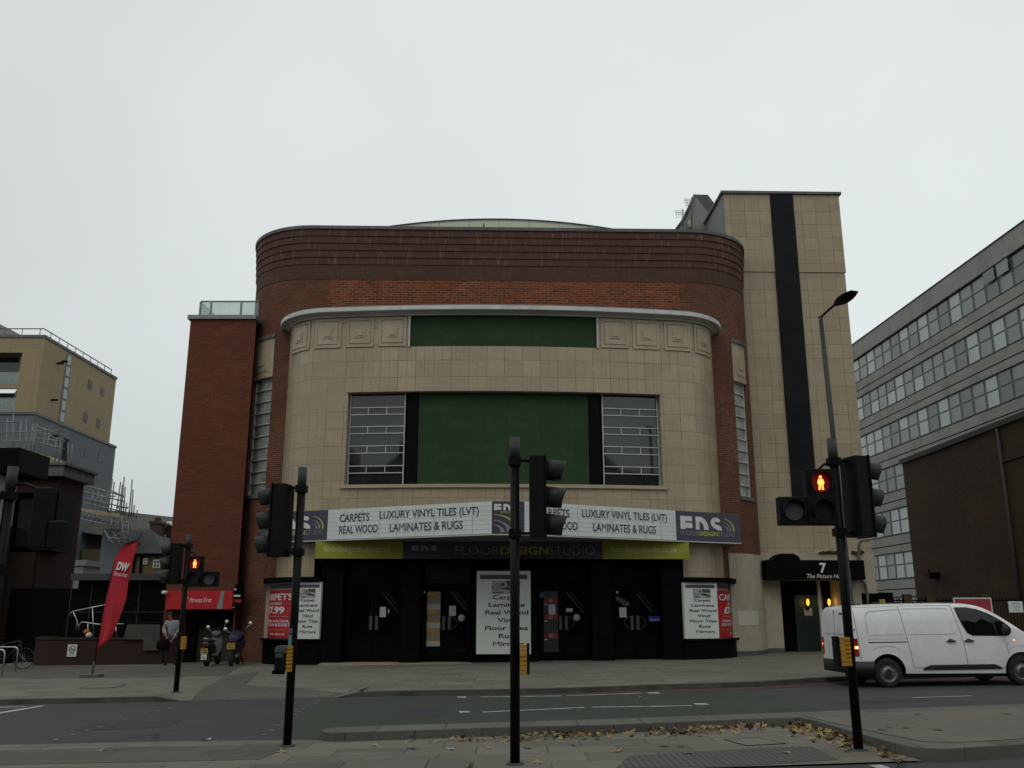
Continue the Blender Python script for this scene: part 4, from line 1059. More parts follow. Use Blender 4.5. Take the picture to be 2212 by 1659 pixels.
# ================================================================== gym block on the left
M_aluf = mat('grey_metal_fascia', (.20, .21, .20), .5, .3)
M_clear = mat('pale_glass', (.45, .52, .50), .05, spec=.6)
_n = M_clear.node_tree.nodes; _l = M_clear.node_tree.links; _t = _n.new('ShaderNodeBsdfTransparent'); _t.inputs[0].default_value = (.9, .95, .93, 1); _m = _n.new('ShaderNodeMixShader'); _m.inputs[0].default_value = .3
_l.new(_t.outputs[0], _m.inputs[1]); _l.new(_n['Principled BSDF'].outputs[0], _m.inputs[2]); _l.new(_m.outputs[0], _n['Material Output'].inputs[0])
GYY = 33.7
xg0, zg1 = hy(411, 690, GYY).x, hy(411, 690, GYY).z; xg0 = (xg0+hy(360, 1275, GYY).x)/2
gym = thing('gym_building', 'plain tall red brick block with a red fascia sign left of the cinema', 'building', (xg0+1.5, GYY, 0), world=True)
ox0, ox1 = hy(352, 1400, GYY).x, hy(500, 1400, GYY).x; oz = hy(430, 1318, GYY).z
gp_path = Path([(xg0, GYY+14), (xg0, GYY), (-9.95, GYY)])
mb = MB(); wall(mb, gp_path, -.4, zg1, [(14+max(.02, ox0-xg0), 14+ox1-xg0, -.4, oz, 1.0)])
mb.box(xg0+.05, -10.0, GYY+.99, GYY+1.1, -.4, oz+.5)
mb.build('wall', M_brick2, gym)
mb = MB(); mb.box(xg0-.1, -9.95, GYY-.1, GYY+14, zg1, zg1+.16); mb.build('roof_edge', M_aluf, gym)
a, b = hy(433, 683, GYY+.8), hy(560, 650, GYY+.8); zb_ = zg1+.1; zt_ = hy(433, 650, GYY+.8).z
mb = MB(); mb.box(a.x, b.x, GYY+.8, GYY+.82, zb_, zt_-.04); mb.box(a.x-.0, a.x+.02, GYY+.83, GYY+6, zb_, zt_-.04); gb = mb.build('glass_balustrade', M_clear, gym)
mb = MB(); mb.box(a.x-.03, b.x, GYY+.77, GYY+.85, zt_-.04, zt_)
for px in (433, 456, 521): x_ = hy(px, 660, GYY+.8).x; mb.box(x_-.03, x_+.03, GYY+.77, GYY+.85, zb_, zt_-.041)
mb.build('handrail', M_aluf, gb)
sg0, sg1 = hy(357.5, 1316, GYY-.2), hy(504, 1276, GYY-.2)
M_redsign = mat('red_sign', (.42, .006, .010), .45, var=.1)
mb = MB(); mb.box(sg0.x, sg1.x, GYY-.2, GYY-.02, sg0.z, sg1.z); sg = mb.build('red_fascia_sign', M_redsign, gym)
fn = lambda u, v: Vector((u, GYY-.207, v)); HX = lambda px: hy(px, 1296, GYY-.2).x; HZ = lambda py: hy(430, py, GYY-.2).z
t = MB(); t.face([fn(HX(469), HZ(1315.5)), fn(HX(481), HZ(1315.5)), fn(HX(483.5), HZ(1276.5)), fn(HX(477), HZ(1276.5))]); t.build('grey_slash', M_letg, sg, merge=False)
t = MB(); letters(t, 'fitness first', fn, HX(410), HX(457), HZ(1301), HZ(1291), .005, .2); rect(t, fn, HX(405), HX(407.5), HZ(1293), HZ(1290.5)); t.build('lettering', M_letw, sg, merge=False)
p, q = hy(504.5, 1318, GYY-.3), hy(523, 1262, GYY-.3)
mb = MB(); mb.box(p.x, q.x, GYY-.33, GYY-.02, p.z, q.z); bs = mb.build('black_side_sign', M_blackm, gym)
f2 = lambda u, v: Vector((u, GYY-.337, v)); t = MB(); X2 = lambda px: hy(px, 1290, GYY-.33).x; Z2 = lambda py: hy(513, py, GYY-.33).z
rect(t, f2, X2(505.5), X2(509), Z2(1275), Z2(1271), 0); rect(t, f2, X2(505), X2(519), Z2(1289), Z2(1285), 0); rect(t, f2, X2(505), X2(511), Z2(1299), Z2(1297), 0); rect(t, f2, X2(505), X2(522), Z2(1301), Z2(1295), 1)
rect(t, f2, X2(505), X2(508), Z2(1313), Z2(1311.5), 0)
t.build('sign_marks', [M_letw, M_redsign], bs, merge=False)
mb = MB(); c_ = hy(355.5, 1280, GYY-.3); mb.ball(c_, .11, 10, 6, sc=(1, 1.2, .7)); mb.tube([c_, (c_.x+.15, GYY, c_.z+.03)], .02, 5); mb.build('security_camera', M_letw, gym)
mb = MB(); x_ = hy(418, 1400, GYY+.5).x; x2_ = hy(498, 1400, GYY+.5).x; mb.box(x_, x2_, GYY+.85, GYY+.95, -.3, hy(440, 1345, GYY+.5).z); mb.build('brown_inner_screen', mat('brown_timber', (.035, .022, .012), .7), gym)
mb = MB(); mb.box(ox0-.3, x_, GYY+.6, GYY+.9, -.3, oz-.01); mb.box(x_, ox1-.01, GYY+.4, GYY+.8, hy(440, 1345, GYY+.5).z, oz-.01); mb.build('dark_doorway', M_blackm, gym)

# ================================================================== buildings on the far left
M_creamc = brickmat('ochre_cladding', (.30, .24, .145), (.275, .22, .135), (.22, .17, .10), 2.2, 2.8, .03, 0, var2=.12, bump=0, mottle=.8)
M_greyc = brickmat('blue_grey_cladding', (.135, .15, .165), (.12, .135, .15), (.08, .09, .10), 1.2, 2.8, .02, 0, var2=.15, bump=0, mottle=.8)
AY, AX = 70.0, hy(96.7, 729.4, 70).x
azt = hy(96.7, 729.4, AY).z; azm = hy(85, 892, AY).z; AYe = 83.6
apt = thing('apartment_building', 'ochre and grey clad apartment block with a roof railing, far left', 'building', (AX-8, AY, 0), world=True)
bx1 = hy(45, 790, AY).x; bx2 = hy(31, 870, AY).x
pp = Path([(AX-18, AY), (AX, AY), (AX, AYe), (AX-18, AYe)])
zz = [(hy(20, 831, AY).z, hy(20, 761.7, AY).z, bx1), (azm+.15, hy(20, 839, AY).z, bx1)]
mb = MB(); wall(mb, pp, azm, azt, [(.2, bx1-(AX-18), z0, z1, 2.0) for z0, z1, bx1 in zz]); mb.face([(AX-18, AY, azt-.1), (AX, AY, azt-.1), (AX, AYe, azt-.1), (AX-18, AYe, azt-.1)], None, 0)
mb.build('ochre_wall', M_creamc, apt)
mb = MB(); pp2 = Path([(AX-18, AY+.02), (AX+.0, AY+.02), (AX+.0, AYe+1.5), (AX-18, AYe+1.5)]); wall(mb, pp2, -.5, azm-.001, []); mb.face([pp2.pos(s_, azm-.002) for s_ in pp2.s]); mb.build('grey_wall', M_greyc, apt)
mb = MB(); sweep(mb, Path([(AX-18, AY), (AX, AY), (AX, AYe)]), [(-.2, azt), (.12, azt), (.12, azt+.22), (-.2, azt+.22)], closed=True); mb.build('parapet_trim', M_lead, apt)
mb = MB(); sweep(mb, Path([(AX-18, AY), (AX, AY), (AX, AYe+1.5)]), [(0, azm-.12), (.10, azm-.12), (.10, azm+.08), (0, azm+.08)]); mb.build('string_course', M_lead, apt)
mb = MB(); rp = Path([(AX-18, AY+.3), (AX-.3, AY+.3), (AX-.3, AYe-.5)])
for zz_ in (azt+.85, ):
    mb.tube([rp.pos(s_, zz_) for s_ in rp.s], .05, 5)
s_ = 0
while s_ < rp.len: mb.tube([rp.pos(s_, azt+.1), rp.pos(s_, azt+.85)], .035, 4); s_ += 1.45
mb.build('roof_railing', M_lead, apt)
for z0, z1, b1 in zz:
    mb = MB(); mb.box(AX-17.9, b1-.03, AY+1.5, AY+1.6, z0+.02, z1-.02); wn = mb.build('balcony_window', M_glass, apt)
    mb = MB(); mb.box(AX-17.9, b1-.03, AY+.05, AY+.09, z0+.02, z0+1.05); mb.build('glass_balustrade', M_clear, wn)
M_dwin = mat('dark_side_window', (.045, .040, .036), .35, spec=.2)
def side_window(pa, pb, nm='window', m=M_dwin, X_=AX):
    p, q = hx(*pa, X_), hx(*pb, X_); mb = MB(); mb.box(X_-.1, X_+.03, min(p.y, q.y), max(p.y, q.y), min(p.z, q.z), max(p.z, q.z)); return mb.build(nm, m, apt)
r1 = lambda x, y: (x*.2578, 674+y*.2578)
for a, b in (((742, 565), (766, 655)), ((847, 628), (870, 712)), ((702, 838), (726, 930)), ((811, 890), (833, 980)), ((715, 1125), (738, 1220)), ((823, 1170), (846, 1262)), ((784, 1452), (806, 1542)), ((738, 1780), (762, 1850))):
    side_window(r1(*a), r1(*b))
side_window(r1(537, 1055), r1(560, 1250), 'dark_tall_window', M_blackm)
pts_ = [(560, 350, 605, 455), (548, 465, 590, 565), (537, 575, 575, 665), (525, 672, 560, 750), (508, 760, 545, 860), (490, 870, 525, 915)]
M_paneg = mat('pale_strip_pane', (.22, .26, .26), .15, var=.15)
ya = hx(*r1(557, 360), AX).y; yb = hx(*r1(603, 380), AX).y
zt_s, zb_s = hx(*r1(560, 345), AX).z, azm+.1
mb = MB(); mb.box(AX-.05, AX+.03, ya, yb, zb_s, zt_s); st = mb.build('strip_window', M_lead, apt)
for k in range(6):
    z0 = zb_s+(zt_s-zb_s)*k/6; mb = MB(); mb.box(AX+.031, AX+.05, ya+.15, yb-.15, z0+.1, z0+(zt_s-zb_s)/6-.1); mb.build('pane', M_paneg, st)
for a in ((482, 430), (432, 737), (517, 415), (437, 1040)):
    p = hx(*r1(*a), AX); mb = MB(); mb.tube([(p.x, p.y, p.z), (p.x+.5, p.y, p.z)], .09, 6); mb.build('vent_outlet', M_blackm, apt)
mb = MB(); p = [hy(-30, 690, AY+4), hy(0, 700, AY+4), hy(54, 728, AY+4), hy(54, 740, AY+4), hy(-30, 740, AY+4)]; mb.prism([(v.x, v.z) for v in p], AY+4, AY+8); mb.build('sloping_roof_plant', M_greyr, apt)

M_bdark = brickmat('dark_purple_brick', (.055, .020, .016), (.04, .016, .013), (.03, .018, .015), var2=.35)
M_bbrown = brickmat('dark_brown_brick', (.030, .018, .010), (.022, .013, .008), (.018, .013, .009), var2=.35, patch=(.04, .02, .01))
M_conc = mat('dark_concrete_coping', (.12, .12, .11), .8, var=.2)
BX, BYY = hy(131, 1002, 38).x, 38.0; bzt = hy(131, 1002, 38).z
low = thing('low_brick_building', 'dark brick corner building with a grey concrete coping below the ochre block', 'building', (BX-3, BYY, -.2), world=True)
mb = MB(); bl = hy(35, 1010, BYY).x
mb.box(bl, BX, BYY, BYY+2.3, -.4, bzt-.55); mb.box(BX-12, BX+.35, BYY-1.5, BYY-.01, -.4, hy(100, 1190, BYY-1.5).z); mb.build('wall', [M_bdark], low)
mb = MB(); mb.box(bl-.2, BX+.3, BYY-.3, BYY+2.6, bzt-.55, bzt-.1); mb.box(bl-.3, BX+.4, BYY-.4, BYY+2.7, bzt-.1, bzt); mb.build('concrete_coping', M_conc, low)
a, b = hy(-30, 1190, BYY-1.6), hy(128, 1064, BYY-1.6)
mb = MB(); mb.box(a.x, b.x, BYY-1.6, BYY-.02, a.z, b.z); gbx = mb.build('glazed_bay', M_blackm, low)
mb = MB(); p, q = hy(30, 1180, BYY-1.65), hy(80, 1078, BYY-1.65); mb.box(p.x, q.x, BYY-1.63, BYY-1.605, p.z, q.z); mb.build('pane', M_glass, gbx)
mb = MB(); p, q = hy(88, 1180, BYY-1.65), hy(126, 1130, BYY-1.65); mb.box(p.x, q.x, BYY-1.63, BYY-1.605, p.z, q.z); mb.build('pane', mat('dark_teal_pane', (.004, .012, .013), .3, spec=.1), gbx)
mb = MB(); mb.box(BX-12, BX+.3, BYY-1.7, BYY-1.501, -.4, a.z-.05); mb.build('lower_wall', M_bbrown, low)
flat = thing('flat_roofed_building', 'black flat roof edge over a pale wall at the left margin', 'building', (-21, 33.9, -.2), world=True)
p, q = hy(-80, 1018, 34), hy(44, 967, 34)
mb = MB(); mb.box(p.x-6, q.x, 34, 36.3, p.z, q.z); mb.build('roof_slab', M_blackm, flat)
p2 = hy(-25, 1045, 34.2); zq = hy(0, 1128, 34.2).z
mb = MB(); mb.box(p2.x-8, p2.x, 34.2, 36.2, zq, p.z); mb.build('pale_wall', M_white, flat)
mb = MB(); mb.box(p2.x-8, p2.x+.1, 34.3, 36.1, -.4, zq-.002); mb.build('dark_wall', M_bbrown, flat)

# dark glazed entrance between, with planter wall, rails
EYY = 36.2
ent = thing('glazed_entrance', 'low dark flat roofed glass entrance behind the red flag', 'building', (hy(255, 1400, EYY).x, EYY, -.1), world=True)
p, q = hy(152, 1253, EYY-.5), hy(362, 1239, EYY-.5)
mb = MB(); mb.box(p.x, q.x, EYY-.5, EYY+5, p.z, q.z); mb.build('flat_roof', mat('dark_fascia', (.035, .036, .036), .6), ent)
mb = MB(); mb.box(p.x+.1, q.x, EYY, EYY+.1, -.4, p.z-.002); mb.build('dark_glass_wall', M_glassd, ent)
mb = MB(); mb.box(p.x-2.5, p.x+.098, EYY, EYY+.1, -.4, p.z-.3); mb.build('side_wall', M_blackm, ent)
mb = MB()
for px in (152, 196, 240, 300, 358):
    x_ = hy(px, 1300, EYY).x; mb.box(x_-.02, x_+.02, EYY-.03, EYY-.001, -.4, p.z-.003)
mb.box(p.x+.1, q.x, EYY-.035, EYY-.0315, hy(200, 1322, EYY).z-.015, hy(200, 1322, EYY).z+.015)
mb.build('door_frame', mat('dark_bronze_frame', (.012, .012, .012), .5), ent)
M_bplant = brickmat('planter_brick', (.036, .015, .008), (.028, .012, .007), (.03, .018, .012), var2=.3)
PY = 33.3
x0_, x1_ = hy(78, 1400, PY).x, hy(352, 1400, PY).x; zt_ = hy(200, 1377, PY).z
pw = thing('planter_wall', 'low brick planter wall with a rounded left end behind the red flag', 'wall', ((x0_+x1_)/2, PY, -.2), world=True)
pa = Path([(x0_-.4, PY+2.2), (x0_-.38, PY+.9), (x0_-.25, PY+.4), (x0_+.05, PY+.1), (x0_+.45, PY), (x1_, PY)])
mb = MB(); plate(mb, pa, 0, pa.len, -.4, zt_-.08, -.3, 0); mb.build('brick_face', M_bplant, pw)
mb = MB(); plate(mb, pa, 0, pa.len, zt_-.08, zt_, -.33, .03); mb.build('brick_coping', M_bbrown, pw)
mb = MB(); pg = [hy(*q, PY-.05) for q in ((277, 1349), (347, 1349), (346, 1405), (311, 1405), (311, 1381), (268, 1381))]
mb.prism([(v.x, v.z) for v in pg], PY-.12, PY-.05); mb.build('grey_render_panel', mat('dark_grey_render', (.045, .042, .037), .8, var=.15), pw)
p, q = hy(144, 1418.5, PY-.05), hy(167, 1392, PY-.05)
ns = thing('no_parking_cycles_sign', 'small white sign with a crossed round symbol on the planter wall', 'sign', ((p.x+q.x)/2, PY-.03, p.z), world=True)
mb = MB(); mb.box(p.x, q.x, PY-.05, PY-.032, p.z, q.z); mb.build('sign_plate', M_postw, ns)
mb = MB(); cx_, cz_ = (p.x+q.x)/2, p.z+(q.z-p.z)*.62
for k in range(20):
    a, b = 2*math.pi*k/20, 2*math.pi*(k+1)/20; f_ = lambda t, r_: (cx_+r_*math.cos(t), PY-.054, cz_+r_*math.sin(t)); mb.face([f_(a, .12), f_(b, .12), f_(b, .095), f_(a, .095)])
mb.tube([(cx_-.08, PY-.056, cz_+.08), (cx_+.08, PY-.056, cz_-.08)], .009, 4)
for sx_ in (-.045, .045): mb.lathe((cx_+sx_, PY-.055, cz_-.02), [(.02, 0), (.032, 0)], 12, 'y')
mb.tube([(cx_-.045, PY-.055, cz_-.02), (cx_, PY-.055, cz_+.03), (cx_+.045, PY-.055, cz_-.02)], .007, 4)
for k in range(3): mb.box(cx_-.11, cx_+.11, PY-.054, PY-.052, p.z+.05+k*.035, p.z+.06+k*.035)
mb.build('cycle_symbol', M_letb, ns)
HY = 34.3
hr = thing('steel_handrail', 'bent steel handrails above the planter wall left of the red flag', 'handrail', (hy(190, 1380, HY).x, HY, 0), world=True)
for P_ in ([(152, 1332), (153, 1324), (158, 1320.5), (190, 1314), (240, 1304)], [(158, 1321), (163, 1333), (167.5, 1343), (166.5, 1352), (164, 1362)], [(170, 1362), (171, 1350), (175, 1345), (180, 1344), (215, 1349), (245, 1348), (268, 1347.5)], [(190, 1346), (190, 1372)], [(200, 1312), (202, 1375)], [(250, 1348), (252, 1376)]):
    mb = MB(); mb.tube([hy(*q, HY) for q in P_], .024, 7); mb.build('rail', M_steel, hr)
lamp_ = hy(190, 1372, HY-.3); lt = thing('bulkhead_ball_lamp', 'small orange and white ball on the planter behind the flag', 'lamp', (lamp_.x, lamp_.y, lamp_.z-.12))
mb = MB(); mb.ball((0.03, 0, .12), .12, 10, 8, sc=(1, 1, .9)); mb.build('white_ball', M_white, lt)
mb = MB(); mb.ball((-.06, 0, .24), .12, 10, 8, sc=(1, 1, .8)); mb.build('orange_cap', mat('orange_plastic', (.35, .08, .01), .5), lt)

# houses behind
M_slate = brickmat('slate_roof', (.055, .056, .058), (.045, .046, .05), (.03, .03, .03), .3, .25, .01, .5, var2=.2)
M_slate2 = brickmat('pale_tile_roof', (.13, .125, .11), (.11, .105, .095), (.07, .07, .06), .3, .3, .01, .5, var2=.2)
M_ybrick = brickmat('yellow_stock_brick', (.16, .115, .06), (.13, .09, .045), (.12, .10, .07))
M_chim = mat('sooty_brick', (.05, .03, .022), .9, var=.3, scale=4)
def hpoly(mb, pts, Y, d, m=0): mb.prism([(v.x, v.z) for v in (hy(*q, Y) for q in pts)], Y, Y+d, m=m)
h1 = thing('pale_roofed_house', 'house with a long pale grey roof furthest behind the scaffolding', 'house', (hy(330, 1330, 80).x, 80, 0), world=True)
mb = MB(); e0, e1 = hy(180, 1150, 80), hy(420, 1185, 80); r0, r1_ = hy(200, 1098, 84), hy(440, 1124, 84)
mb.face([e0, e1, r1_, r0]); mb.face([(e0.x, 88, e0.z), (e1.x, 88, e1.z), r1_, r0]); mb.face([e0, r0, (e0.x, 88, e0.z)]); mb.face([e1, r1_, (e1.x, 88, e1.z)]); mb.build('roof', M_slate2, h1)
mb = MB(); mb.box(e0.x, e1.x, 80.2, 87.8, 0, min(e0.z, e1.z)-.02); mb.build('wall', M_ybrick, h1)
h3 = thing('gabled_house', 'brown gabled house with white bargeboard half hidden by the gym block', 'house', (hy(362, 1330, 72).x, 72, 0), world=True)
mb = MB(); hpoly(mb, [(338, 1330), (338, 1151), (365, 1128), (392, 1151), (392, 1330)], 72, 6); mb.build('wall', M_chim, h3)
mb = MB()
for a, b in (((334, 1154), (365, 1128)), ((365, 1128), (396, 1154))):
    p, q = hy(*a, 71.8), hy(*b, 71.8); mb.tube([p, q], .13, 4)
mb.build('bargeboard', M_white, h3)
p, q = hy(347, 1170, 71.9), hy(358.5, 1155, 71.9); mb = MB(); mb.box(p.x, q.x, 71.9, 72, p.z, q.z); w_ = mb.build('window', M_white, h3)
mb = MB(); mb.box(p.x+.08, q.x-.08, 71.86, 71.9, p.z+.08, q.z-.08); mb.build('pane', M_glass, w_)
mb = MB(); p, q = hy(321, 1165, 70), hy(341, 1131, 70); mb.box(p.x, q.x, 70, 71.5, p.z-3, q.z); mb.box(p.x-.1, q.x+.1, 69.9, 71.6, q.z, q.z+.2)
for k in range(3): x_ = p.x+.15+k*(q.x-p.x-.3)/2; mb.lathe((x_, 70.7, q.z+.2), [(.13, 0), (.11, .35)], 8)
mb.build('chimney', M_chim, h3)
h2 = thing('slate_roofed_house', 'yellow brick house with dark slate roof and two small white windows', 'house', (hy(320, 1330, 62).x, 62, 0), world=True)
mb = MB(); e0, e1 = hy(268, 1197, 62), hy(356, 1198, 62); r0, r1_ = hy(283, 1143, 65), hy(325, 1144, 65)
mb.face([e0, e1, r1_, r0]); mb.face([(e0.x, 68, e0.z), (e1.x, 68, e1.z), r1_, r0]); mb.face([e0, r0, (e0.x, 68, e0.z)]); mb.face([e1, r1_, (e1.x, 68, e1.z)]); mb.build('roof', M_slate, h2)
mb = MB(); mb.box(e0.x+.2, e1.x-.2, 62.3, 67.7, 0, e0.z-.02); mb.build('wall', M_ybrick, h2)
mb = MB(); mb.tube([(e0.x, 62, e0.z), (e1.x, 62, e1.z)], .09, 6); mb.build('gutter', M_blackm, h2)
for a, b in (((309, 1219), (320, 1206)), ((330, 1227), (347, 1209))):
    p, q = hy(*a, 62.25), hy(*b, 62.25); mb = MB(); mb.box(p.x, q.x, 62.2, 62.3, p.z, q.z); w_ = mb.build('window', M_white, h2)
    g = MB(); cx_, cz_ = (p.x+q.x)/2, (p.z+q.z)/2
    for u in (0, 1):
        for v in (0, 1): g.box([p.x+.07, cx_+.03][u], [cx_-.03, q.x-.07][u], 62.17, 62.2, [p.z+.07, cz_+.03][v], [cz_-.03, q.z-.07][v])
    g.build('pane', M_glass, w_)
mb = MB()
for px in (291, 306): p = hy(px, 1330, 62.2); q = hy(px, 1200, 62.2); mb.tube([(q.x, 62.2, 0), (q.x, 62.2, q.z)], .08, 6)
mb.build('drain_pipe', M_blackm, h2)

# scaffolding
M_scaf = mat('galvanised_tube', (.20, .21, .21), .5, .4, var=.2)
M_board = mat('scaffold_board', (.30, .24, .13), .8, var=.2)
def scaff(name, label, Y, segs_, boards=(), girder=None, base=(200, 1330)):
    t = thing(name, label, 'scaffolding', (hy(*base, Y).x, Y, 0), world=True)
    v = MB(); h = MB()
    for a, b in segs_:
        p, q = hy(*a, Y), hy(*b, Y); (v if abs(a[0]-b[0]) < abs(a[1]-b[1]) else h).tube([p, q], .045 if Y > 55 else .032, 5)
        if abs(a[0]-b[0]) < abs(a[1]-b[1]): v.tube([Vector((p.x, Y+1.3, p.z)), Vector((q.x, Y+1.3, q.z))], .045 if Y > 55 else .03, 5)
    v.build('upright_tubes', M_scaf, t); h.build('ledger_tubes', M_scaf, t)
    for a, b in boards:
        p, q = hy(*a, Y), hy(*b, Y); m_ = MB(); m_.face([p, q, q+Vector((0, 1.3, 0)), p+Vector((0, 1.3, 0))]); m_.face([p-Vector((0,0,.22)), q-Vector((0,0,.22)), q, p]); m_.build('board', M_board, t)
    if girder:
        for gset in girder:
            (a, b), (c, d), n_ = gset; m_ = MB(); A, B, Cc, D = hy(*a, Y), hy(*b, Y), hy(*c, Y), hy(*d, Y)
            m_.tube([A, B], .05, 5); m_.tube([Cc, D], .05, 5)
            for k in range(n_):
                m_.tube([Cc+(D-Cc)*k/n_, A+(B-A)*(k+.5)/n_], .035, 4); m_.tube([A+(B-A)*(k+.5)/n_, Cc+(D-Cc)*(k+1)/n_], .035, 4); m_.tube([A+(B-A)*k/n_, Cc+(D-Cc)*k/n_], .035, 4)
            m_.build('lattice_girder', M_scaf, t)
    return t
S1_ = [((12, 1010), (16, 905)), ((27, 1005), (29, 893)), ((40, 1005), (46, 905)), ((62, 1000), (71, 917)), ((68, 1000), (81, 914)), ((118, 1002), (122, 945)), ((128, 1002), (131, 950)),
       ((0, 911), (40, 912)), ((0, 935), (140, 929)), ((0, 951), (70, 955)), ((80, 921), (140, 942)), ((81, 933), (140, 952)), ((80, 946), (140, 955)), ((81, 955), (140, 970)), ((0, 966), (60, 975))]
scaff('roof_scaffolding', 'white tube scaffolding rising over the low brick building', 46, S1_, boards=[((50, 976), (100, 982)), ((98, 982), (122, 996))], base=(70, 1330))
S2_ = [((233, 1108), (243, 1035)), ((239, 1108), (247, 1041)), ((261, 1112), (268.5, 1030)), ((266, 1112), (270.5, 1052)), ((271, 1112), (273, 1086)), ((277, 1115), (280, 1097)), ((199, 1094), (202, 1060)),
       ((184, 1048), (270, 1073)), ((182, 1062), (271, 1084)), ((181, 1075), (276, 1098)), ((181, 1086), (274, 1107)), ((240, 1060), (270, 1073)), ((230, 1071), (250, 1072)), ((210, 1095), (214, 1060)), ((250, 1096), (277, 1096)), ((262, 1145), (264, 1112)), ((240, 1150), (242, 1118)), ((225, 1145), (250, 1185)), ((232, 1170), (260, 1150)), ((231, 1160), (262, 1165))]
scaff('lattice_scaffolding', 'grey scaffolding with a lattice girder between apartment block and gym block', 60, S2_, boards=[((175, 1098), (262, 1110))],
      girder=[(((175, 1103), (256, 1122)), ((172, 1120), (252, 1138)), 8), (((266, 1126), (261, 1174)), ((278, 1128), (276, 1172)), 4)], base=(230, 1330))
gb2 = thing('rear_yard_building', 'grey rendered block with small roof box below the lattice girder', 'building', (hy(190, 1330, 58).x, 58, 0), world=True)
mb = MB(); p, q = hy(150, 1240, 58), hy(219, 1130, 58); mb.box(p.x, q.x, 62, 70, 0, q.z); mb.build('wall', M_greyc, gb2)
mb = MB(); p, q = hy(160, 1236, 50), hy(182, 1214, 50); mb.box(p.x, q.x, 50, 52, p.z-3, q.z-.2); mb.box(p.x-.1, q.x+.15, 49.9, 52.1, q.z-.2, q.z+.1); mb.build('roof_box', M_greyr, gb2)
mb = MB(); p, q = hy(219, 1240, 60), hy(262, 1165, 60); mb.box(p.x, q.x, 63, 70, 0, q.z); mb.build('brown_wall', M_bdark, gb2)

# ================================================================== right side: offices and dark brick hall
M_conc2 = mat('grey_spandrel_concrete', (.26, .25, .235), .8, var=.12, scale=.5, noise_to=(.19, .182, .172))
M_gap = mat('dark_gap', (.015, .015, .015), .9)  # near-black strips along the parapet edge and between the spandrels
M_wfr = mat('grey_green_frame', (.10, .112, .11), .5)
M_wp = [mat('office_pane_pale', (.36, .41, .40), .12, var=.12, scale=.4), mat('office_pane_mid', (.19, .215, .21), .10, var=.2, scale=.4), mat('office_pane_dark', (.12, .135, .135), .08, var=.25, scale=.4)]
OY = 52.0; OX = hy(2212, 477.7, OY).x
off = thing('office_building', 'long grey concrete office block with rows of ribbon windows, far right', 'building', (OX, OY, 0), R(1.9))
zt = hy(2212, 477.7, OY).z; zp = hy(2212, 524.8, OY).z; SH = 3.46; WH = 2.1
Y0_, Y1_ = -22, 45
mb = MB(); mb.box(.35, 14, Y0_, Y1_, 0, zt-.2); mb.build('core', M_conc2, off)
mb = MB(); mb.box(0, .4, Y0_, Y1_+.3, zp, zt); mb.build('parapet', M_conc2, off)
mb = MB(); mb.box(-.05, .5, Y0_, Y1_+.3, zt, zt+.08); mb.box(-.04, .0, Y0_, Y1_+.3, zp-.06, zp+.04); mb.build('parapet_edge', M_gap, off)
for k in range(7):
    zk = zp-SH*k
    if k < 6 or 1:
        mb = MB(); mb.box(0, .35, Y0_, Y1_, zk-SH+.0, zk-SH+.53); mb.box(.0, .35, Y0_, Y1_, zk-SH+.62, zk-WH); mb.build('spandrel', M_conc2, off)
        mb = MB(); mb.box(.06, .3, Y0_, Y1_-.1, zk-SH+.53, zk-SH+.62); mb.box(-.02, .02, Y0_, Y1_, zk-WH-.03, zk-WH+.03); mb.build('dark_line', M_gap, off)
random.seed(11)
PW = 1.6; count = 0; rest = MB()
fr0 = MB(); fr0.box(.14, .30, 0, PW-.004, .03, WH-.002)
ln = [MB(), MB()]
fm = None; pm = {}
for k in range(7):
    zk = zp-SH*k-WH
    n0 = int((0-Y0_)/PW)
    for j in range(int((Y1_-Y0_)/PW)):
        y = Y0_+j*PW
        vis = (-1.5 < y < 29) if k < 3 else (y > 12 and y < 30 if k == 3 else (15 < y < 30 and k >= 4))
        if vis and count < 100:
            if fm is None:
                fo = fr0.build('window', M_wfr, off); fm = fo
                u = MB(); u.box(.10, .14, .14, PW-.17, WH*.56, WH-.12); l = MB(); l.box(.10, .14, .14, PW-.17, .10, WH*.56-.12)
                for q in range(3):
                    a = u.build('upper_pane', M_wp[q], None); b = l.build('lower_pane', M_wp[q], None); pm[q] = (a.data, b.data); bpy.data.objects.remove(a); bpy.data.objects.remove(b)
            else:
                fo = fm.copy(); COL.objects.link(fo); fo.parent = off
            fo.location = (0, y, zk)
            q = random.choice((0, 1, 1, 2)) if k < 2 else random.choice((0, 0, 1, 1, 2)); q2 = q if random.random() < .7 else random.choice((0, 1, 2))
            for nm, dt in (('upper_pane', pm[q][0]), ('lower_pane', pm[q2][1])):
                po_ = bpy.data.objects.new(nm, dt); COL.objects.link(po_); po_.parent = fo
                if k == 0 and nm == 'upper_pane' and abs(y-3.5) < 1.7: po_.location = (-.18, 0, 0)
            count += 1
        else:
            rest.box(.14, .30, y, y+PW, zk, zk+WH); rest.box(.10, .139, y+.14, y+PW-.17, zk+.1, zk+WH*.56-.12, m=1); rest.box(.10, .139, y+.14, y+PW-.17, zk+WH*.56, zk+WH-.12, m=1)
tag(rest.build('window_rows', [M_wfr, M_wp[1]], off, merge=False), kind='stuff')
M_hall = brickmat('soot_brown_brick', (.068, .042, .019), (.034, .023, .012), (.030, .023, .014), var2=.5, patch=(.095, .048, .018), pscale=.25, pamt=.6)
HXX = 22.0; hp = hx(1948.6, 997, HXX)
hall = thing('dark_brick_hall', 'dark brown windowless brick building in front of the offices', 'building', (HXX+4, 34, 0), world=True)
mb = MB(); mb.box(HXX, HXX+14, 33.5, hp.y, -.3, hp.z-.15); mb.build('wall', M_hall, hall)
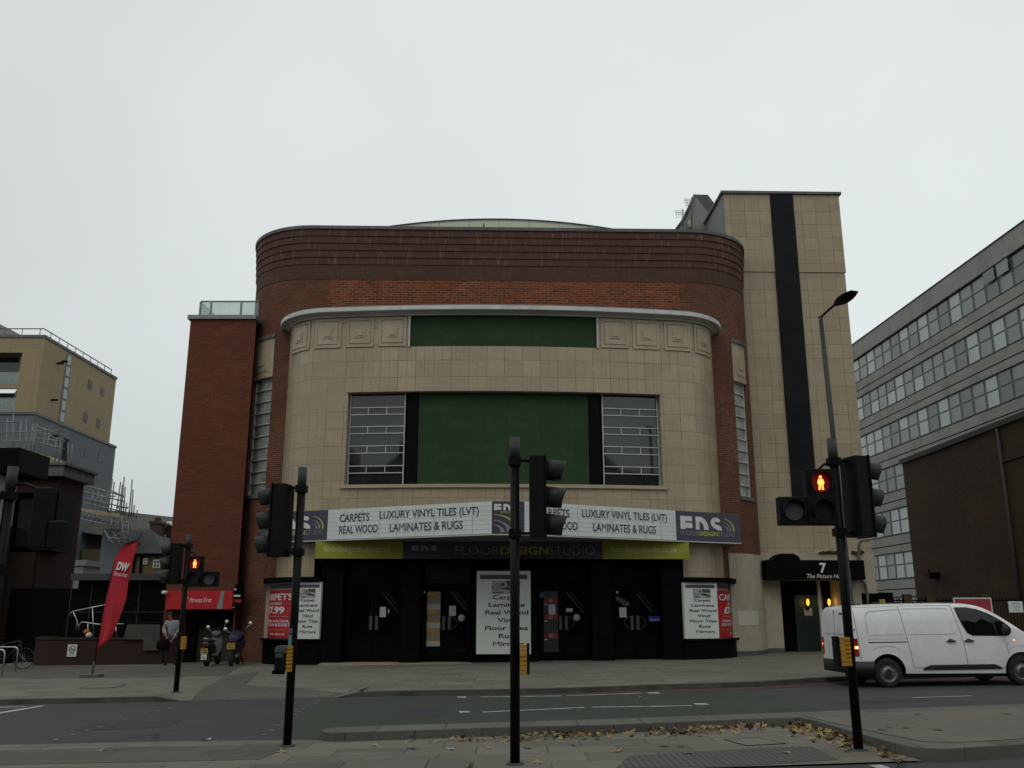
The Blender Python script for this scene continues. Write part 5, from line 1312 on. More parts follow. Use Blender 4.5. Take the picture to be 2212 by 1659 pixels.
mb = MB(); mb.box(HXX-.12, HXX+14.1, 33.4, hp.y+.1, hp.z-.15, hp.z+.1); mb.build('coping', mat('dark_stone_coping', (.04, .037, .033), .8), hall)
mb = MB(); p = hx(2180, 1100, HXX); mb.tube([(HXX-.06, p.y, 0), (HXX-.06, p.y, hp.z-.2)], .07, 7); mb.build('drain_pipe', mat('dark_iron_pipe', (.03, .03, .032), .7), hall)
mb = MB(); mb.box(HXX-.06, HXX-.001, 33.5, hx(2157, 977, HXX).y, hp.z-1.75, hp.z-1.6); mb.build('brick_ledge', M_hall, hall)
mb = MB(); p = hx(2025, 1250, HXX); mb.box(HXX-.5, HXX-.01, p.y-.3, p.y+.3, p.z, p.z+.3); mb.tube([(HXX-.4, p.y, p.z+.3), (HXX-.4, p.y, p.z+.5)], .04, 5); mb.build('wall_vent', M_blackm, hall)
# iron fence with signs
FYY = 33.0
fx0, fx1 = hy(1897, 1300, FYY).x, 24.5; fz = hy(2150, 1291, FYY).z; fb = gz(16)+.1
fen = thing('iron_fence', 'black iron railings behind the white van', 'fence', ((fx0+fx1)/2, FYY, fb), world=True)
mb = MB(); mb.box(fx0, fx1, FYY-.02, FYY+.02, fz-.12, fz-.07); mb.box(fx0, fx1, FYY-.02, FYY+.02, fb+.2, fb+.25); mb.build('rail', M_blackm, fen)
mb = MB(); x_ = fx0
while x_ < fx1: mb.box(x_-.01, x_+.01, FYY-.01, FYY+.01, fb, fz); x_ += .11
tag(mb.build('railing_bars', M_blackm, fen, merge=False), kind='stuff')
mb = MB()
for px in (2128, 2010, 1960): mb = MB(); x_ = hy(px, 1300, FYY).x; mb.box(x_-.14, x_+.14, FYY-.1, FYY+.12, fb, fz+.12); mb.build('brick_pier', M_hall, fen)
mb = MB(); a = hy(2010, 1350, FYY+1); mb.box(fx0+.2, fx1, FYY+1.0, FYY+1.15, fb, hy(2000, 1300, FYY+1).z); solo(mb, 'boundary_wall', M_hall, 'low dark brick wall right behind the iron railings', 'wall', (a.x, FYY+1, fb))
def board(name, label, pa, pb, Y, m, mfr, txt=None, bars=()):
    p, q = hy(*pa, Y), hy(*pb, Y); t = thing(name, label, 'sign', ((p.x+q.x)/2, Y, p.z), world=True)
    mb = MB(); mb.box(p.x, q.x, Y, Y+.04, p.z, q.z); mb.build('sign_frame', mfr, t)
    mb = MB(); e_ = .04; mb.box(p.x+e_, q.x-e_, Y-.006, Y-.001, p.z+e_, q.z-e_); mb.build('sign_face', m, t)
    if txt:
        l = MB(); fn = lambda u, v: Vector((p.x+u*(q.x-p.x), Y-.011, p.z+v*(q.z-p.z)))
        for s_, a, b, c, d in txt: letters(l, s_, fn, a, b, c, d, .01)
        l.build('lettering', M_letb if m is M_postw else M_letw, t, merge=False)
    if bars:
        l = MB(); fn = lambda u, v: Vector((p.x+u*(q.x-p.x), Y-.011, p.z+v*(q.z-p.z)))
        for a, b, c, d in bars: rect(l, fn, a, b, c, d)
        l.build('faint_print', M_letg, t, merge=False)
    return t
board('red_sign', 'red board with a white edge on the railings above the van bonnet', (2066, 1352), (2141, 1291), FYY-.15, mat('faded_red_board', (.26, .02, .03), .6), M_postw,
      [('AT ANY TIME', .45, .85, .50, .56)])
board('notice_board', 'small white notice on the railings at the right margin', (2181, 1323), (2208, 1299), FYY-.15, M_postw, M_postw, bars=((.2, .8, .75, .83), (.15, .85, .55, .59), (.25, .75, .38, .42), (.3, .7, .2, .24)))
p, q = hy(1902, 1308, FYY-.3), hy(1912, 1294.5, FYY-.3); mb = MB(); mb.box(p.x, q.x, FYY-.3, FYY-.15, p.z-.9, q.z); solo(mb, 'yellow_post', mat('yellow_plastic', (.22, .21, .03), .6), 'small yellow marker post behind the van roof', 'marker post', ((p.x+q.x)/2, FYY-.25, p.z-.9), bevel=.01)
# ================================================================== terrace behind the photographer (seen only as a reflection)
M_terr = brickmat('terrace_brick', (.08, .05, .035), (.06, .04, .03), (.05, .04, .03))
tb = thing('opposite_terrace', 'dark brick terrace across the road behind the viewpoint, mirrored in the cinema windows', 'building', (0, -16, 0), world=True)
mb = MB(); mb.box(-42, 42, -26, -16, -1, 14.6)
for x0 in (-34, -18, -3, 12): mb.prism([(x0, 14.6), (x0+5, 18.5), (x0+10, 14.6)], -26, -16)
mb.build('wall', M_terr, tb)
mb = MB()
for f_ in range(4):
    for k in range(20): mb.box(-40+k*4.1, -38.6+k*4.1, -15.95, -15.9, 1.2+f_*3.3, 3.0+f_*3.3)
tag(mb.build('terrace_windows', M_glass, tb, merge=False), kind='stuff')

# ================================================================== traffic signals
M_pole = mat('black_pole_paint', (.004, .004, .005), .5, var=.3, scale=5, spec=.14)
M_cap = mat('dark_grey_pole_cap', (.034, .035, .037), .7, var=.15)
M_sig = mat('black_signal_plastic', (.006, .006, .007), .55, var=.3, scale=5, spec=.16)
M_hood = mat('grey_black_hood', (.022, .023, .025), .6, spec=.35)
M_lens = mat('unlit_lens', (.012, .012, .013), .3)
M_lensg = mat('grey_unlit_lens', (.075, .075, .085), .35, var=.15, scale=14)
M_ylw = mat('yellow_tactile_panel', (.42, .21, .012), .5, var=.12, scale=12)
M_redman = mat('red_man_glow', (1, .1, .02), .5, emit=(1, .17, .03), estr=5.5, var=0)
M_redhalo = mat('red_lens_glow', (.07, .004, .004), .4, emit=(1, .01, .005), estr=.06, var=0)
M_grbox = mat('grey_box_top', (.075, .077, .08), .6); M_stkc = mat('cyan_sticker', (.10, .23, .27), .6, var=.3, scale=30); M_stkb = mat('blue_white_sticker', (.12, .15, .24), .6, var=.4, scale=40)
def RM(x, y, z, phi): return Matrix.Translation((x, y, z)) @ Matrix.Rotation(phi, 4, 'Z')
def head3(t, x, z0, z1, phi, y=0):
    """three-aspect head facing phi (0 = +x); its box is centred at x, y"""
    M = RM(x, y, (z0+z1)/2, phi); H = z1-z0
    m = MB(); m.box(-.10, .09, -.17, .17, -H/2, H/2, M); ho = m.build('signal_head', M_sig, t, bevel=.012)
    m = MB(); m.box(.09, .105, -.19, .19, -H/2-.01, H/2+.01, M); m.build('face_plate', M_sig, ho)
    for k in range(3):
        zc = H/2-H/6-k*H/3
        m = MB(); rings = []
        for i in range(0, 17):
            a = -1.0+ (math.pi+2.0)*i/16; top = math.sin(a); ln_ = .21+.05*max(-.4, top)
            rings.append([M @ Vector((.105, .135*math.cos(a), zc+.135*math.sin(a))), M @ Vector((.105+ln_, .130*math.cos(a), zc-.02+.130*math.sin(a))),
                          M @ Vector((.105+ln_, .123*math.cos(a), zc-.02+.123*math.sin(a))), M @ Vector((.105, .128*math.cos(a), zc+.128*math.sin(a)))])
        m.loft(rings, 0, True, True); m.build('hood', M_hood, ho)
        m = MB(); m.lathe((.112, 0, zc), [(.0005, .012), (.06, .009), (.118, 0)], 20, 'x', M=M); m.build('lens', M_lens, ho)
    m = MB()
    for zc in (H/2-.06, -H/2+.06):
        m = MB(); m.tube([(x-math.copysign(.09, x), y, (z0+z1)/2+zc), (x-math.copysign(.14, x), 0, (z0+z1)/2+zc+(.02 if zc > 0 else -.0)), (0, 0, (z0+z1)/2+zc)], .02, 6)
        m.box(-.075, .075, -.075, .075, (z0+z1)/2+zc-.05, (z0+z1)/2+zc+.05)
        m.build('bracket', M_pole, t)
def figure(m, fn, s=1.0):
    """standing red man"""
    def el(cx, cz, rx, rz, n=12): shape(m, [(cx+rx*math.cos(2*math.pi*k/n), cz+rz*math.sin(2*math.pi*k/n)) for k in range(n)], fn)
    el(0, .070*s, .018*s, .02*s)
    shape(m, [(-.028*s, .045*s), (.028*s, .045*s), (.045*s, .0), (.033*s, -.03*s), (-.033*s, -.03*s), (-.045*s, 0)], fn)
    shape(m, [(-.028*s, -.03*s), (-.003*s, -.03*s), (-.010*s, -.095*s), (-.034*s, -.095*s)], fn); shape(m, [(.028*s, -.03*s), (.003*s, -.03*s), (.010*s, -.095*s), (.034*s, -.095*s)], fn)
def headped(t, x, z0, z1, side, y=-.14, phi=0.0, w=.36, bright=1.0):
    M = RM(x, y, 0, phi); m = MB(); H = z1-z0; hh = H/2
    m.box(-w/2, w/2, -.08, .08, z0, z1, M); ho = m.build('pedestrian_head', M_sig, t, bevel=.01)
    m = MB(); x2 = side*(w/2+.185); m.box(x2-.18, x2+.18, -.075, .075, z0, z0+hh, M); s2 = m.build('side_aspect_box', M_sig, ho, bevel=.01)
    def ring(cx, cz, par, mm_, nm='lens'):
        q = MB(); q.lathe((cx, -.086, cz), [(.0005, 0), (.125, 0)], 20, 'y', M=M); q.build(nm, mm_, par)
        q = MB(); q.lathe((cx, 0, cz), [(.128, -.08), (.138, -.17), (.145, -.17), (.142, -.08)], 20, 'y', M=M, a0=-.5, a1=math.pi+.5); q.build('hood', M_sig, par)
    ring(0, z1-hh/2, ho, M_redhalo, 'lit_red_lens'); ring(0, z0+hh/2, ho, M_lens); ring(x2, z0+hh/2, s2, M_lensg)
    q = MB(); figure(q, lambda u, v: M @ Vector((u, -.092, z1-hh/2+v)), 1.0*bright); q.build('red_man', M_redman, ho, merge=False)
    q = MB(); q.tube([(0, 0, z1+.1), (x*.5, -.02, z1+.09), (x, y*.6, z1-.02)], .018, 6); q.build('bracket', M_pole, t); q = MB(); q.tube([(0, 0, z0+.04), (x*.6, y*.5, z0+.02)], .018, 6); q.build('bracket', M_pole, t)
def pole(t, H, cap=.34, r=.057):
    m = MB(); m.tube([(0, 0, -.04), (0, 0, H-cap+.01)], r, 18); m.build('pole', M_pole, t)
    m = MB(); m.tube([(0, 0, H-cap), (0, 0, H)], [r+.006, r+.006], 18); m.build('pole_cap', M_cap, t)
    m = MB(); m.tube([(0, 0, -.01), (0, 0, .02)], [.12, .09], 14); m.build('base_patch', M_asph, t)
def yellow(t, x0, x1, y0, y1, z0, z1, par=None):
    m = MB(); n = 7
    for k in range(n): m.box(x0, x1, y0, y1, z0+(z1-z0)*k/n+.002, z0+(z1-z0)*(k+1)/n-.006)
    return m.build('yellow_panel', M_ylw, par or t, bevel=.004)
def meas(b):
    return (lambda py, px=1106: hy(px, py, b.y).z-b.z), (lambda px, py: hy(px, py, b.y).x-b.x)
# centre
b = gp(1112.5, 1651, .02); zz, xx = meas(b)
t = thing('traffic_signal', 'centre signal pole with three hoods facing right and yellow panel low down', 'traffic light', b, group='traffic signals at the crossing')
pole(t, zz(945), zz(945)-zz(991)); head3(t, xx(1161, 1075), zz(1163), zz(987), 0)
m = MB(); m.box(xx(1138, 1420), xx(1143.5, 1420), -.11, .05, zz(1456), zz(1389)); bx = m.build('push_button_box', M_sig, t, bevel=.008); yellow(t, .057, xx(1138, 1420)-.002, -.12, -.03, zz(1455), zz(1390), bx)
# left near
b = gp(620, 1612, .02); zz, xx = meas(b)
t = thing('traffic_signal', 'signal pole left of the shop doors with hoods facing left and a push button box', 'traffic light', b, group='traffic signals at the crossing')
pole(t, zz(1010), zz(1010)-zz(1052)); head3(t, xx(608, 1125), zz(1202), zz(1047), math.pi-.18)
bx0, bx1, bz0, bz1 = xx(602, 1420), xx(625, 1420), zz(1450), zz(1394)
m = MB(); m.box(bx0, bx1, -.22, -.05, bz0+.02, bz1-.09); bx = m.build('push_button_box', M_sig, t, bevel=.008)
m = MB(); m.prism([(bx0-.004, bz1-.089), (bx1, bz1-.089), (bx1, bz1-.02), (bx1-.03, bz1), (bx0+.03, bz1), (bx0-.004, bz1-.02)], -.225, -.05); m.build('grey_box_top', M_grbox, bx)
m = MB(); m.box(bx0+.01, bx1-.035, -.229, -.221, bz1-.15, bz1-.10); m.build('pale_panel', M_lensg, bx); m = MB(); m.box(bx0+.01, bx1-.035, -.233, -.226, bz1-.085, bz1-.04); m.build('pale_panel', M_lensg, bx)
m = MB(); m.box(bx0-.04, bx1-.03, -.16, -.08, bz0-.03, bz0+.019); m.build('lower_flange', M_sig, bx)
yellow(t, bx1+.003, xx(635, 1420)+.0, -.2, -.062, bz0, bz1, bx)
m = MB(); m.box(-.05, -.002, -.064, -.058, zz(1395), zz(1371)); m.build('cyan_sticker', M_stkc, t); m = MB(); m.box(-.045, -.002, -.064, -.058, zz(1368), zz(1357)); m.build('blue_sticker', M_stkb, t)
# far left
b = gp(380, 1495.5, .12); zz, xx = meas(b)
t = thing('traffic_signal', 'signal pole on the far pavement with a small lit red man beside the red flag', 'traffic light', b, group='traffic signals at the crossing')
pole(t, zz(1154), zz(1154)-zz(1182))
head3(t, xx(381, 1215), zz(1262), zz(1174), math.pi+.1); headped(t, xx(427, 1235), zz(1268), zz(1202), 1, bright=.95, w=.32)
m = MB(); m.box(-.04, .06, -.16, -.062, .95, 1.27); bx = m.build('push_button_box', M_sig, t, bevel=.008); yellow(t, .062, .16, -.16, -.05, zz(1402), zz(1374), bx)
# right near
b = gp(1855, 1621, .02); zz, xx = meas(b)
t = thing('traffic_signal', 'right signal pole with large lit red man, standing in front of the van', 'traffic light', b, group='traffic signals at the crossing')
pole(t, zz(948), zz(948)-zz(992)); head3(t, xx(1851, 1070), zz(1160), zz(988), .30); headped(t, xx(1763, 1078), zz(1137), zz(1018), -1, w=.38, bright=1.0)
m = MB(); m.box(xx(1799, 1405), xx(1808, 1405), -.12, .02, zz(1440), zz(1374)); bx = m.build('push_button_box', M_sig, t, bevel=.01); yellow(t, xx(1808, 1405)+.002, xx(1830, 1405), -.14, -.03, zz(1438), zz(1375), bx)
# left margin, cut by the frame
Yb = 11.2; p = hy(24, 1240, Yb); tp = hy(28, 1008, Yb)
t = thing('traffic_signal', 'dark signal pole at the left margin, in front of the dark brick building', 'traffic light', (p.x, Yb, gz(p.x)+.02), group='traffic signals at the crossing')
t.location.x = hy(26, 1030, Yb).x-.0
pole(t, tp.z-t.location.z, .28); zt_ = tp.z-t.location.z
head3(t, -.29, zt_-1.3, zt_-.3, math.pi)
bb_ = Vector(t.location); zz, xx = meas(bb_)
ho_ = MB(); x_a, x_b, z_a, z_b = xx(90, 1090), xx(126, 1090), zz(1188), zz(1057)
ho_.box(x_a, x_b, -.22, -.06, z_a, z_b); hp_ = ho_.build('pedestrian_head', M_sig, t, bevel=.02)
ho_ = MB(); ho_.box(x_b+.002, xx(150, 1160), -.21, -.07, z_a, zz(1128)); ho_.build('side_aspect_box', M_sig, hp_, bevel=.02)
ho_ = MB(); ho_.tube([(0, 0, z_b+.05), (x_a*.5, -.05, z_b+.06), (x_a+.05, -.12, z_b-.03)], .018, 6); ho_.build('bracket', M_pole, t)

# ================================================================== street lamp
bY = 24.6; px_ = 8.95; base = Vector((px_, bY, gz(px_)+.12)); Ht = hy(1775, 683, bY).z-base.z
t = thing('street_lamp', 'tall slim dark street lamp standing between the tower and the van', 'street lamp', base)
xt = hy(1773, 690, bY).x-base.x
m = MB(); m.tube([(0, 0, -.05), (xt*.15, 0, 1.4), (xt*.16, 0, 1.45), (xt*.6, 0, Ht*.6), (xt, 0, Ht)], [.10, .10, .075, .068, .062], 14); m.build('column', mat('dark_lamp_column', (.022, .023, .024), .5, spec=.4), t)
m = MB(); m.tube([(xt, 0, Ht-.05), (xt+.06, -.08, Ht+.02), (xt+.28, -.55, Ht+.20)], .034, 8); m.build('arm', M_pole, t)
m = MB(); L0 = Vector((xt+.26, -.48, Ht+.16)); d = Vector((.33, -.9, .16)).normalized(); s_ = Vector((.93, .36, 0)).normalized(); u_ = d.cross(s_)*-1
rings = []
for k, (w_, h0, h1) in enumerate(((.05, -.03, .03), (.14, -.04, .06), (.19, -.04, .08), (.205, -.035, .075), (.19, -.02, .05), (.13, -.01, .02))):
    c_ = L0+d*(.17*k); rings.append([c_-s_*w_+u_*h0, c_+s_*w_+u_*h0, c_+s_*w_*.8+u_*h1, c_-s_*w_*.8+u_*h1])
m.loft(rings, 0, True, True); m.build('lamp_head', M_pole, t, bevel=.006)
m = MB(); c_ = L0+d*.42+u_*-.045
m.face([c_-s_*.13-d*.22, c_+s_*.13-d*.22, c_+s_*.13+d*.22, c_-s_*.13+d*.22]); m.build('lamp_glass', mat('lamp_underside', (.06, .045, .045), .3), t)

# ================================================================== feather flag
b = gp(198, 1463, .12)
t = thing('feather_flag', 'tall red feather flag with white lettering on a dark base', 'flag', b, world=True)
Yf = b.y
Lf = [(209, 1403), (214, 1375), (219, 1338), (224, 1310), (229, 1286), (235, 1265), (240, 1247.7), (245, 1228), (250, 1209), (253, 1200), (258, 1191), (265, 1182), (273, 1175.5), (284, 1171), (299, 1168.5)]
Rf = [(210, 1402), (240, 1378), (254, 1343), (263, 1318), (271, 1294), (275, 1270), (278, 1247.7), (284, 1228), (289, 1209), (291, 1203), (293, 1196), (295, 1189), (296.5, 1182), (298, 1176), (299.5, 1169)]
m = MB(); rows = []
for k, (a, c_) in enumerate(zip(Lf, Rf)):
    A, B = hy(*a, Yf), hy(*c_, Yf); n = 7
    rows.append([A.lerp(B, j/n)+Vector((0, .05*math.sin(j*.9+k*.5)-.0, 0)) for j in range(n+1)])
for r0, r1 in zip(rows, rows[1:]):
    for j in range(7):
        uv = [(v.x, v.z) for v in (r0[j], r0[j+1], r1[j+1], r1[j])]; m.face([r0[j], r0[j+1], r1[j+1], r1[j]], uv, 0, True)
M_flag = mat('red_flag_cloth', (.40, .012, .025), .8, var=.12, scale=1.5); m.build('flag_cloth', M_flag, t)
m = MB(); fn = lambda u, v: Vector((u, Yf-.075, v))
def FP(px, py): v = hy(px, py, Yf-.07); return v.x, v.z
tilt = lambda x0, x1, z0, z1, sh: (lambda u, v: Vector((x0+u*(x1-x0)+v*sh, Yf-.075, z0+v*(z1-z0)-u*.05)))
x0_, z0_ = FP(250, 1231); x1_, z1_ = FP(277, 1213); letters(m, 'DW', tilt(x0_, x1_, z0_, z1_, .06), 0, 1, 0, 1, .05)
x0_, z0_ = FP(245, 1243); x1_, z1_ = FP(275, 1234); letters(m, 'fitness first', tilt(x0_, x1_, z0_, z1_, .03), 0, 1, 0, 1, .0)
m.build('lettering', M_letw, t, merge=False)
m = MB(); P_ = [hy(a[0]-1, a[1], Yf) for a in Lf]; m.tube([b+Vector((0, 0, .05)), hy(205, 1430, Yf)]+P_, [.02]*2+[.014]*len(P_), 6); m.build('flag_pole', M_blackm, t)
m = MB(); m.box(b.x-.26, b.x+.26, b.y-.2, b.y+.2, b.z-.02, b.z+.09); m.tube([b+Vector((0, 0, .08)), b+Vector((.03, 0, .42))], .035, 8); m.build('flag_base', M_grbox, t, bevel=.02)

# ================================================================== the white van
VR = gp(1922, 1485.5, 0); YAW = R(3.0); VS = .94
t = thing('white_van', 'plain white panel van driving right with lit orange and red tail lamp', 'van', (0, 0, 0), YAW)
M_van = mat('white_van_paint', (.76, .78, .78), .26, var=.03, scale=2.3, coat=.5, noise_to=(.66, .67, .66)); M_vblk = mat('black_van_plastic', (.018, .018, .019), .6)
M_tyre = mat('tyre_rubber', (.012, .012, .012), .85); M_rim = mat('steel_wheel_grey', (.16, .165, .16), .45, .5); M_gapv = mat('panel_gap', (.08, .085, .085), .8)
# van axes: x forward from the rear bumper, y to the far side (near side y=0), z up
LV = 4.95; XR = .83; XF = XR+3.275; WV = 1.92
def lerp_tab(x, T):
    if x <= T[0][0]: return T[0][1]
    for (a, p), (c_, q) in zip(T, T[1:]):
        if x <= c_: k = (x-a)/(c_-a); k = k*k*(3-2*k) if False else k; return p+(q-p)*k
    return T[-1][1]
TOP = [(0, 1.66), (.04, 1.80), (.10, 1.86), (.3, 1.895), (1.2, 1.915), (2.4, 1.925), (2.95, 1.915), (3.2, 1.88), (3.45, 1.79), (3.7, 1.65), (3.95, 1.48), (4.15, 1.34), (4.3, 1.24), (4.5, 1.17), (4.7, 1.08), (4.85, .95), (4.93, .75), (4.95, .62)]
BOT = [(0, .42), (.1, .34), (.5, .32), (4.3, .28), (4.8, .30), (4.95, .40)]
WID = [(0, .86), (.04, .905), (.12, .94), (.4, .96), (4.0, .96), (4.4, .93), (4.7, .85), (4.88, .70), (4.95, .5)]
FR_ = [0, .10, .25, .45, .60, .72, .82, .90, .95, .985, 1.0]
WF = [.95, .985, 1.0, 1.0, .985, .965, .935, .905, .87, .80, .66]
def hw(x, f):
    for i in range(len(FR_)-1):
        if f <= FR_[i+1]: k = (f-FR_[i])/(FR_[i+1]-FR_[i]); return (WF[i]+(WF[i+1]-WF[i])*k)*lerp_tab(x, WID)
    return WF[-1]*lerp_tab(x, WID)
def side(x, z, off=0.0):
    zb, zt = lerp_tab(x, BOT), lerp_tab(x, TOP)
    ztt = max(zt, 1.9) if x < 4.2 else max(zt, 1.9)          # tumblehome measured on the full height
    f = (z-zb)/(ztt-zb); y = hw(x, max(0, min(.95, f))); return Vector((x, WV/2-y-off, z))
m = MB(); xs = sorted(set([0, .02, .04, .07, .1, .15, .2, .3, .5]+[.7+.15*i for i in range(26)]+[4.55, 4.62, 4.7, 4.78, 4.85, 4.9, 4.93, 4.95])); rings = []
for x in xs:
    zb, zt = lerp_tab(x, BOT), lerp_tab(x, TOP); w_ = lerp_tab(x, WID); half = []
    for f in (0, .08, .16, .25, .35, .45, .55, .65, .75, .85, .93):
        z = zb+(zt-zb)*f; zf = (z-zb)/(max(zt, 1.9)-zb); half.append((hw(x, zf), z))
    wl = half[-1][0]
    half += [(wl*.975, zb+(zt-zb)*.965), (wl*.93, zb+(zt-zb)*.988), (wl*.8, zt), (wl*.4, zt+.012)]
    ring = [Vector((x, WV/2-y, z)) for y, z in half]+[Vector((x, WV/2+y, z)) for y, z in reversed(half)]
    rings.append(ring)
m.loft(rings, 0, True, True)
vb = m.build('body', M_van, t)
# wheel arches by boolean
cut = MB(); 
for cx_ in (XR, XF):
    for ya, yb in ((-.1, .30), (WV-.30, WV+.1)): cut.lathe((cx_, 0, .345), [(.0005, ya), (.425, ya), (.425, yb), (.0005, yb)], 32, 'y')
co = cut.build('cutter', M_vblk, None); co.parent = None
md = vb.modifiers.new('b', 'BOOLEAN'); md.operation = 'DIFFERENCE'; md.object = co; md.solver = 'EXACT'
md.material_mode = 'TRANSFER'
dg = DG(); dg.update(); me = bpy.data.meshes.new_from_object(vb.evaluated_get(dg)); vb.modifiers.clear(); me.set_sharp_from_angle(angle=R(28)); vb.data = me; bpy.data.objects.remove(co)
def strip(name, pts, w_, m_, off=.003, par=None, closed=False):
    q = MB(); P = []
    n = len(pts)
    for (x, z), (x2, z2) in zip(pts, pts[1:]+([pts[0]] if closed else [])):
        l = math.hypot(x2-x, z2-z); k = max(1, int(l/.12)); nx_, nz_ = -(z2-z)/l*w_/2, (x2-x)/l*w_/2
        for i in range(k):
            a, b_ = i/k, (i+1)/k; xa, za, xb, zb2 = x+(x2-x)*a, z+(z2-z)*a, x+(x2-x)*b_, z+(z2-z)*b_
            q.face([side(xa-nx_, za-nz_, off), side(xb-nx_, zb2-nz_, off), side(xb+nx_, zb2+nz_, off), side(xa+nx_, za+nz_, off)])
    return q.build(name, m_, par or t)
def patchpoly(name, pts, m_, off, par=None, thick=0.0):
    """fill a side-view outline lying on the body side"""
    bm = bmesh.new(); vs = [bm.verts.new((x, 0, z)) for x, z in pts]; bm.faces.new(vs); bmesh.ops.triangulate(bm, faces=bm.faces)
    for _ in range(2): bmesh.ops.subdivide_edges(bm, edges=bm.edges, cuts=1, use_grid_fill=True)
    for v in bm.verts:
        s_ = side(v.co.x, v.co.z, off); v.co.y = s_.y
    me = bpy.data.meshes.new(name); bm.to_mesh(me); bm.free(); me.materials.append(m_); me.uv_layers.new()
    o = bpy.data.objects.new(name, me); COL.objects.link(o); o.parent = par or t; return o
# seams seen on the near side
for nm, P_ in (('rear_door_seam', [(.13, 1.84), (.15, 1.40), (.185, .9), (.20, .5)]), ('sliding_door_seam', [(1.26, 1.87), (1.31, 1.4), (1.39, .9), (1.45, .45)]), ('front_door_seam', [(2.56, 1.87), (2.66, 1.35), (2.74, .9), (2.78, .42)]),
               ('front_wing_seam', [(3.78, .98), (3.80, .72)])):
    strip(nm, P_, .010, M_gapv)
strip('sill_seam', [(1.45, .44), (3.72, .42)], .008, M_gapv)
strip('roof_seam', [(.14, 1.845), (1.3, 1.872), (2.56, 1.87)], .008, M_gapv)
M_crease = mat('pressed_crease', (.40, .41, .41), .5)
strip('pressed_panel_edge', [(.42, 1.22), (.40, 1.5), (.42, 1.66), (.52, 1.75), (1.22, 1.79)], .016, M_crease); strip('pressed_panel_edge', [(.5, 1.20), (1.28, 1.20)], .014, M_crease)
strip('pressed_panel_edge', [(1.36, 1.80), (2.40, 1.80), (2.47, 1.76)], .014, M_crease); strip('pressed_panel_edge', [(1.42, 1.20), (2.52, 1.20), (2.58, 1.24)], .014, M_crease)
strip('sliding_door_rail', [(.40, 1.035), (1.35, 1.035)], .020, M_vblk, .006); strip('rail_recess_edge', [(.40, 1.10), (1.35, 1.11)], .009, M_crease)
arcp = [(XR+.66*math.cos(a), .345+.60*math.sin(a)) for a in [math.pi*(.33+.34*k/10) for k in range(11)]]; strip('wheel_arch_crease', arcp, .012, M_crease)
arcp = [(XF+.55*math.cos(a), .345+.56*math.sin(a)) for a in [math.pi*(.30+.40*k/10) for k in range(11)]]; strip('wheel_arch_crease', arcp, .012, M_crease)
wg = [(2.66, 1.80), (2.95, 1.80), (3.20, 1.755), (3.45, 1.66), (3.68, 1.53), (3.86, 1.40), (3.93, 1.32), (3.92, 1.24), (3.86, 1.17), (3.78, 1.155), (2.98, 1.17), (2.86, 1.23), (2.76, 1.42), (2.70, 1.60)]
patchpoly('window_seal', [(x+(x-3.2)*.03, z+(z-1.45)*.06) for x, z in wg], M_vblk, .004); sw = patchpoly('side_window', wg, M_glassd, .009)
strip('quarter_light_bar', [(3.50, 1.62), (3.58, 1.17)], .03, M_vblk, .012)
for x_ in (2.42, 2.86):
    m = MB(); c_ = side(x_, 1.04, .0); m.tube([c_+Vector((-.11, -.01, 0)), c_+Vector((-.08, -.035, 0)), c_+Vector((.08, -.035, .0)), c_+Vector((.11, -.01, 0))], [.014, .02, .02, .014], 8); m.ball(c_+Vector((.0, .0, .03)), .035, 8, 6, sc=(1.6, .3, .6)); m.build('door_handle', M_vblk, t)
patchpoly('side_protection_strip', [(1.66, .40), (1.74, .46), (1.86, .50), (3.42, .50), (3.52, .46), (3.62, .40), (3.6, .385), (1.68, .385)], M_vblk, .018)
patchpoly('tail_lamp', [(.03, .72), (.16, .72), (.145, 1.13), (.02, 1.13)], mat('red_tail_lamp', (.30, .008, .008), .25, coat=.5, var=.25, scale=12), .012)
patchpoly('lit_indicator', [(.035, .89), (.148, .89), (.143, .95), (.03, .95)], mat('amber_glow', (1, .4, .05), .4, emit=(1, .30, .03), estr=1.6, var=0), .016)
m = MB(); m.ball(side(.11, .92, .018), .034, 10, 6, sc=(1, .4, .9)); m.build('lamp_hot_spot', mat('bright_amber', (1, .7, .3), .4, emit=(1, .62, .25), estr=4, var=0), t)
m = MB(); m.box(-.012, .02, WV-.19, WV-.10, .72, 1.13); m.build('far_tail_lamp', MATS['red_tail_lamp'], t)
m = MB(); m.ball((-.014, WV-.14, .96), .03, 8, 6, sc=(.5, 1, 1)); m.build('far_lamp_glow', mat('red_amber_glow', (1, .1, .05), .4, emit=(1, .10, .03), estr=2, var=0), t)
m = MB(); m.ball(side(3.98, 1.04, .006), .018, 8, 6, sc=(1.6, .6, 1)); m.build('side_repeater', mat('amber_repeater', (.7, .3, .1), .4, emit=(1, .45, .15), estr=1.2, var=0), t)
for z_ in (1.33, .60):
    m = MB(); c_ = side(.09, z_, .004); m.box(c_.x-.05, c_.x+.03, c_.y-.012, c_.y+.004, z_-.03, z_+.03); m.box(c_.x+.0, c_.x+.026, c_.y-.016, c_.y-.012, z_-.02, z_+.02, m=1); m.build('door_hinge', [M_van, M_vblk], t)
m = MB(); rr = [(-.02, .30), (-.05, .45), (-.04, .58), (.02, .60), (.52, .60), (.56, .56), (.50, .33), (.1, .30)]
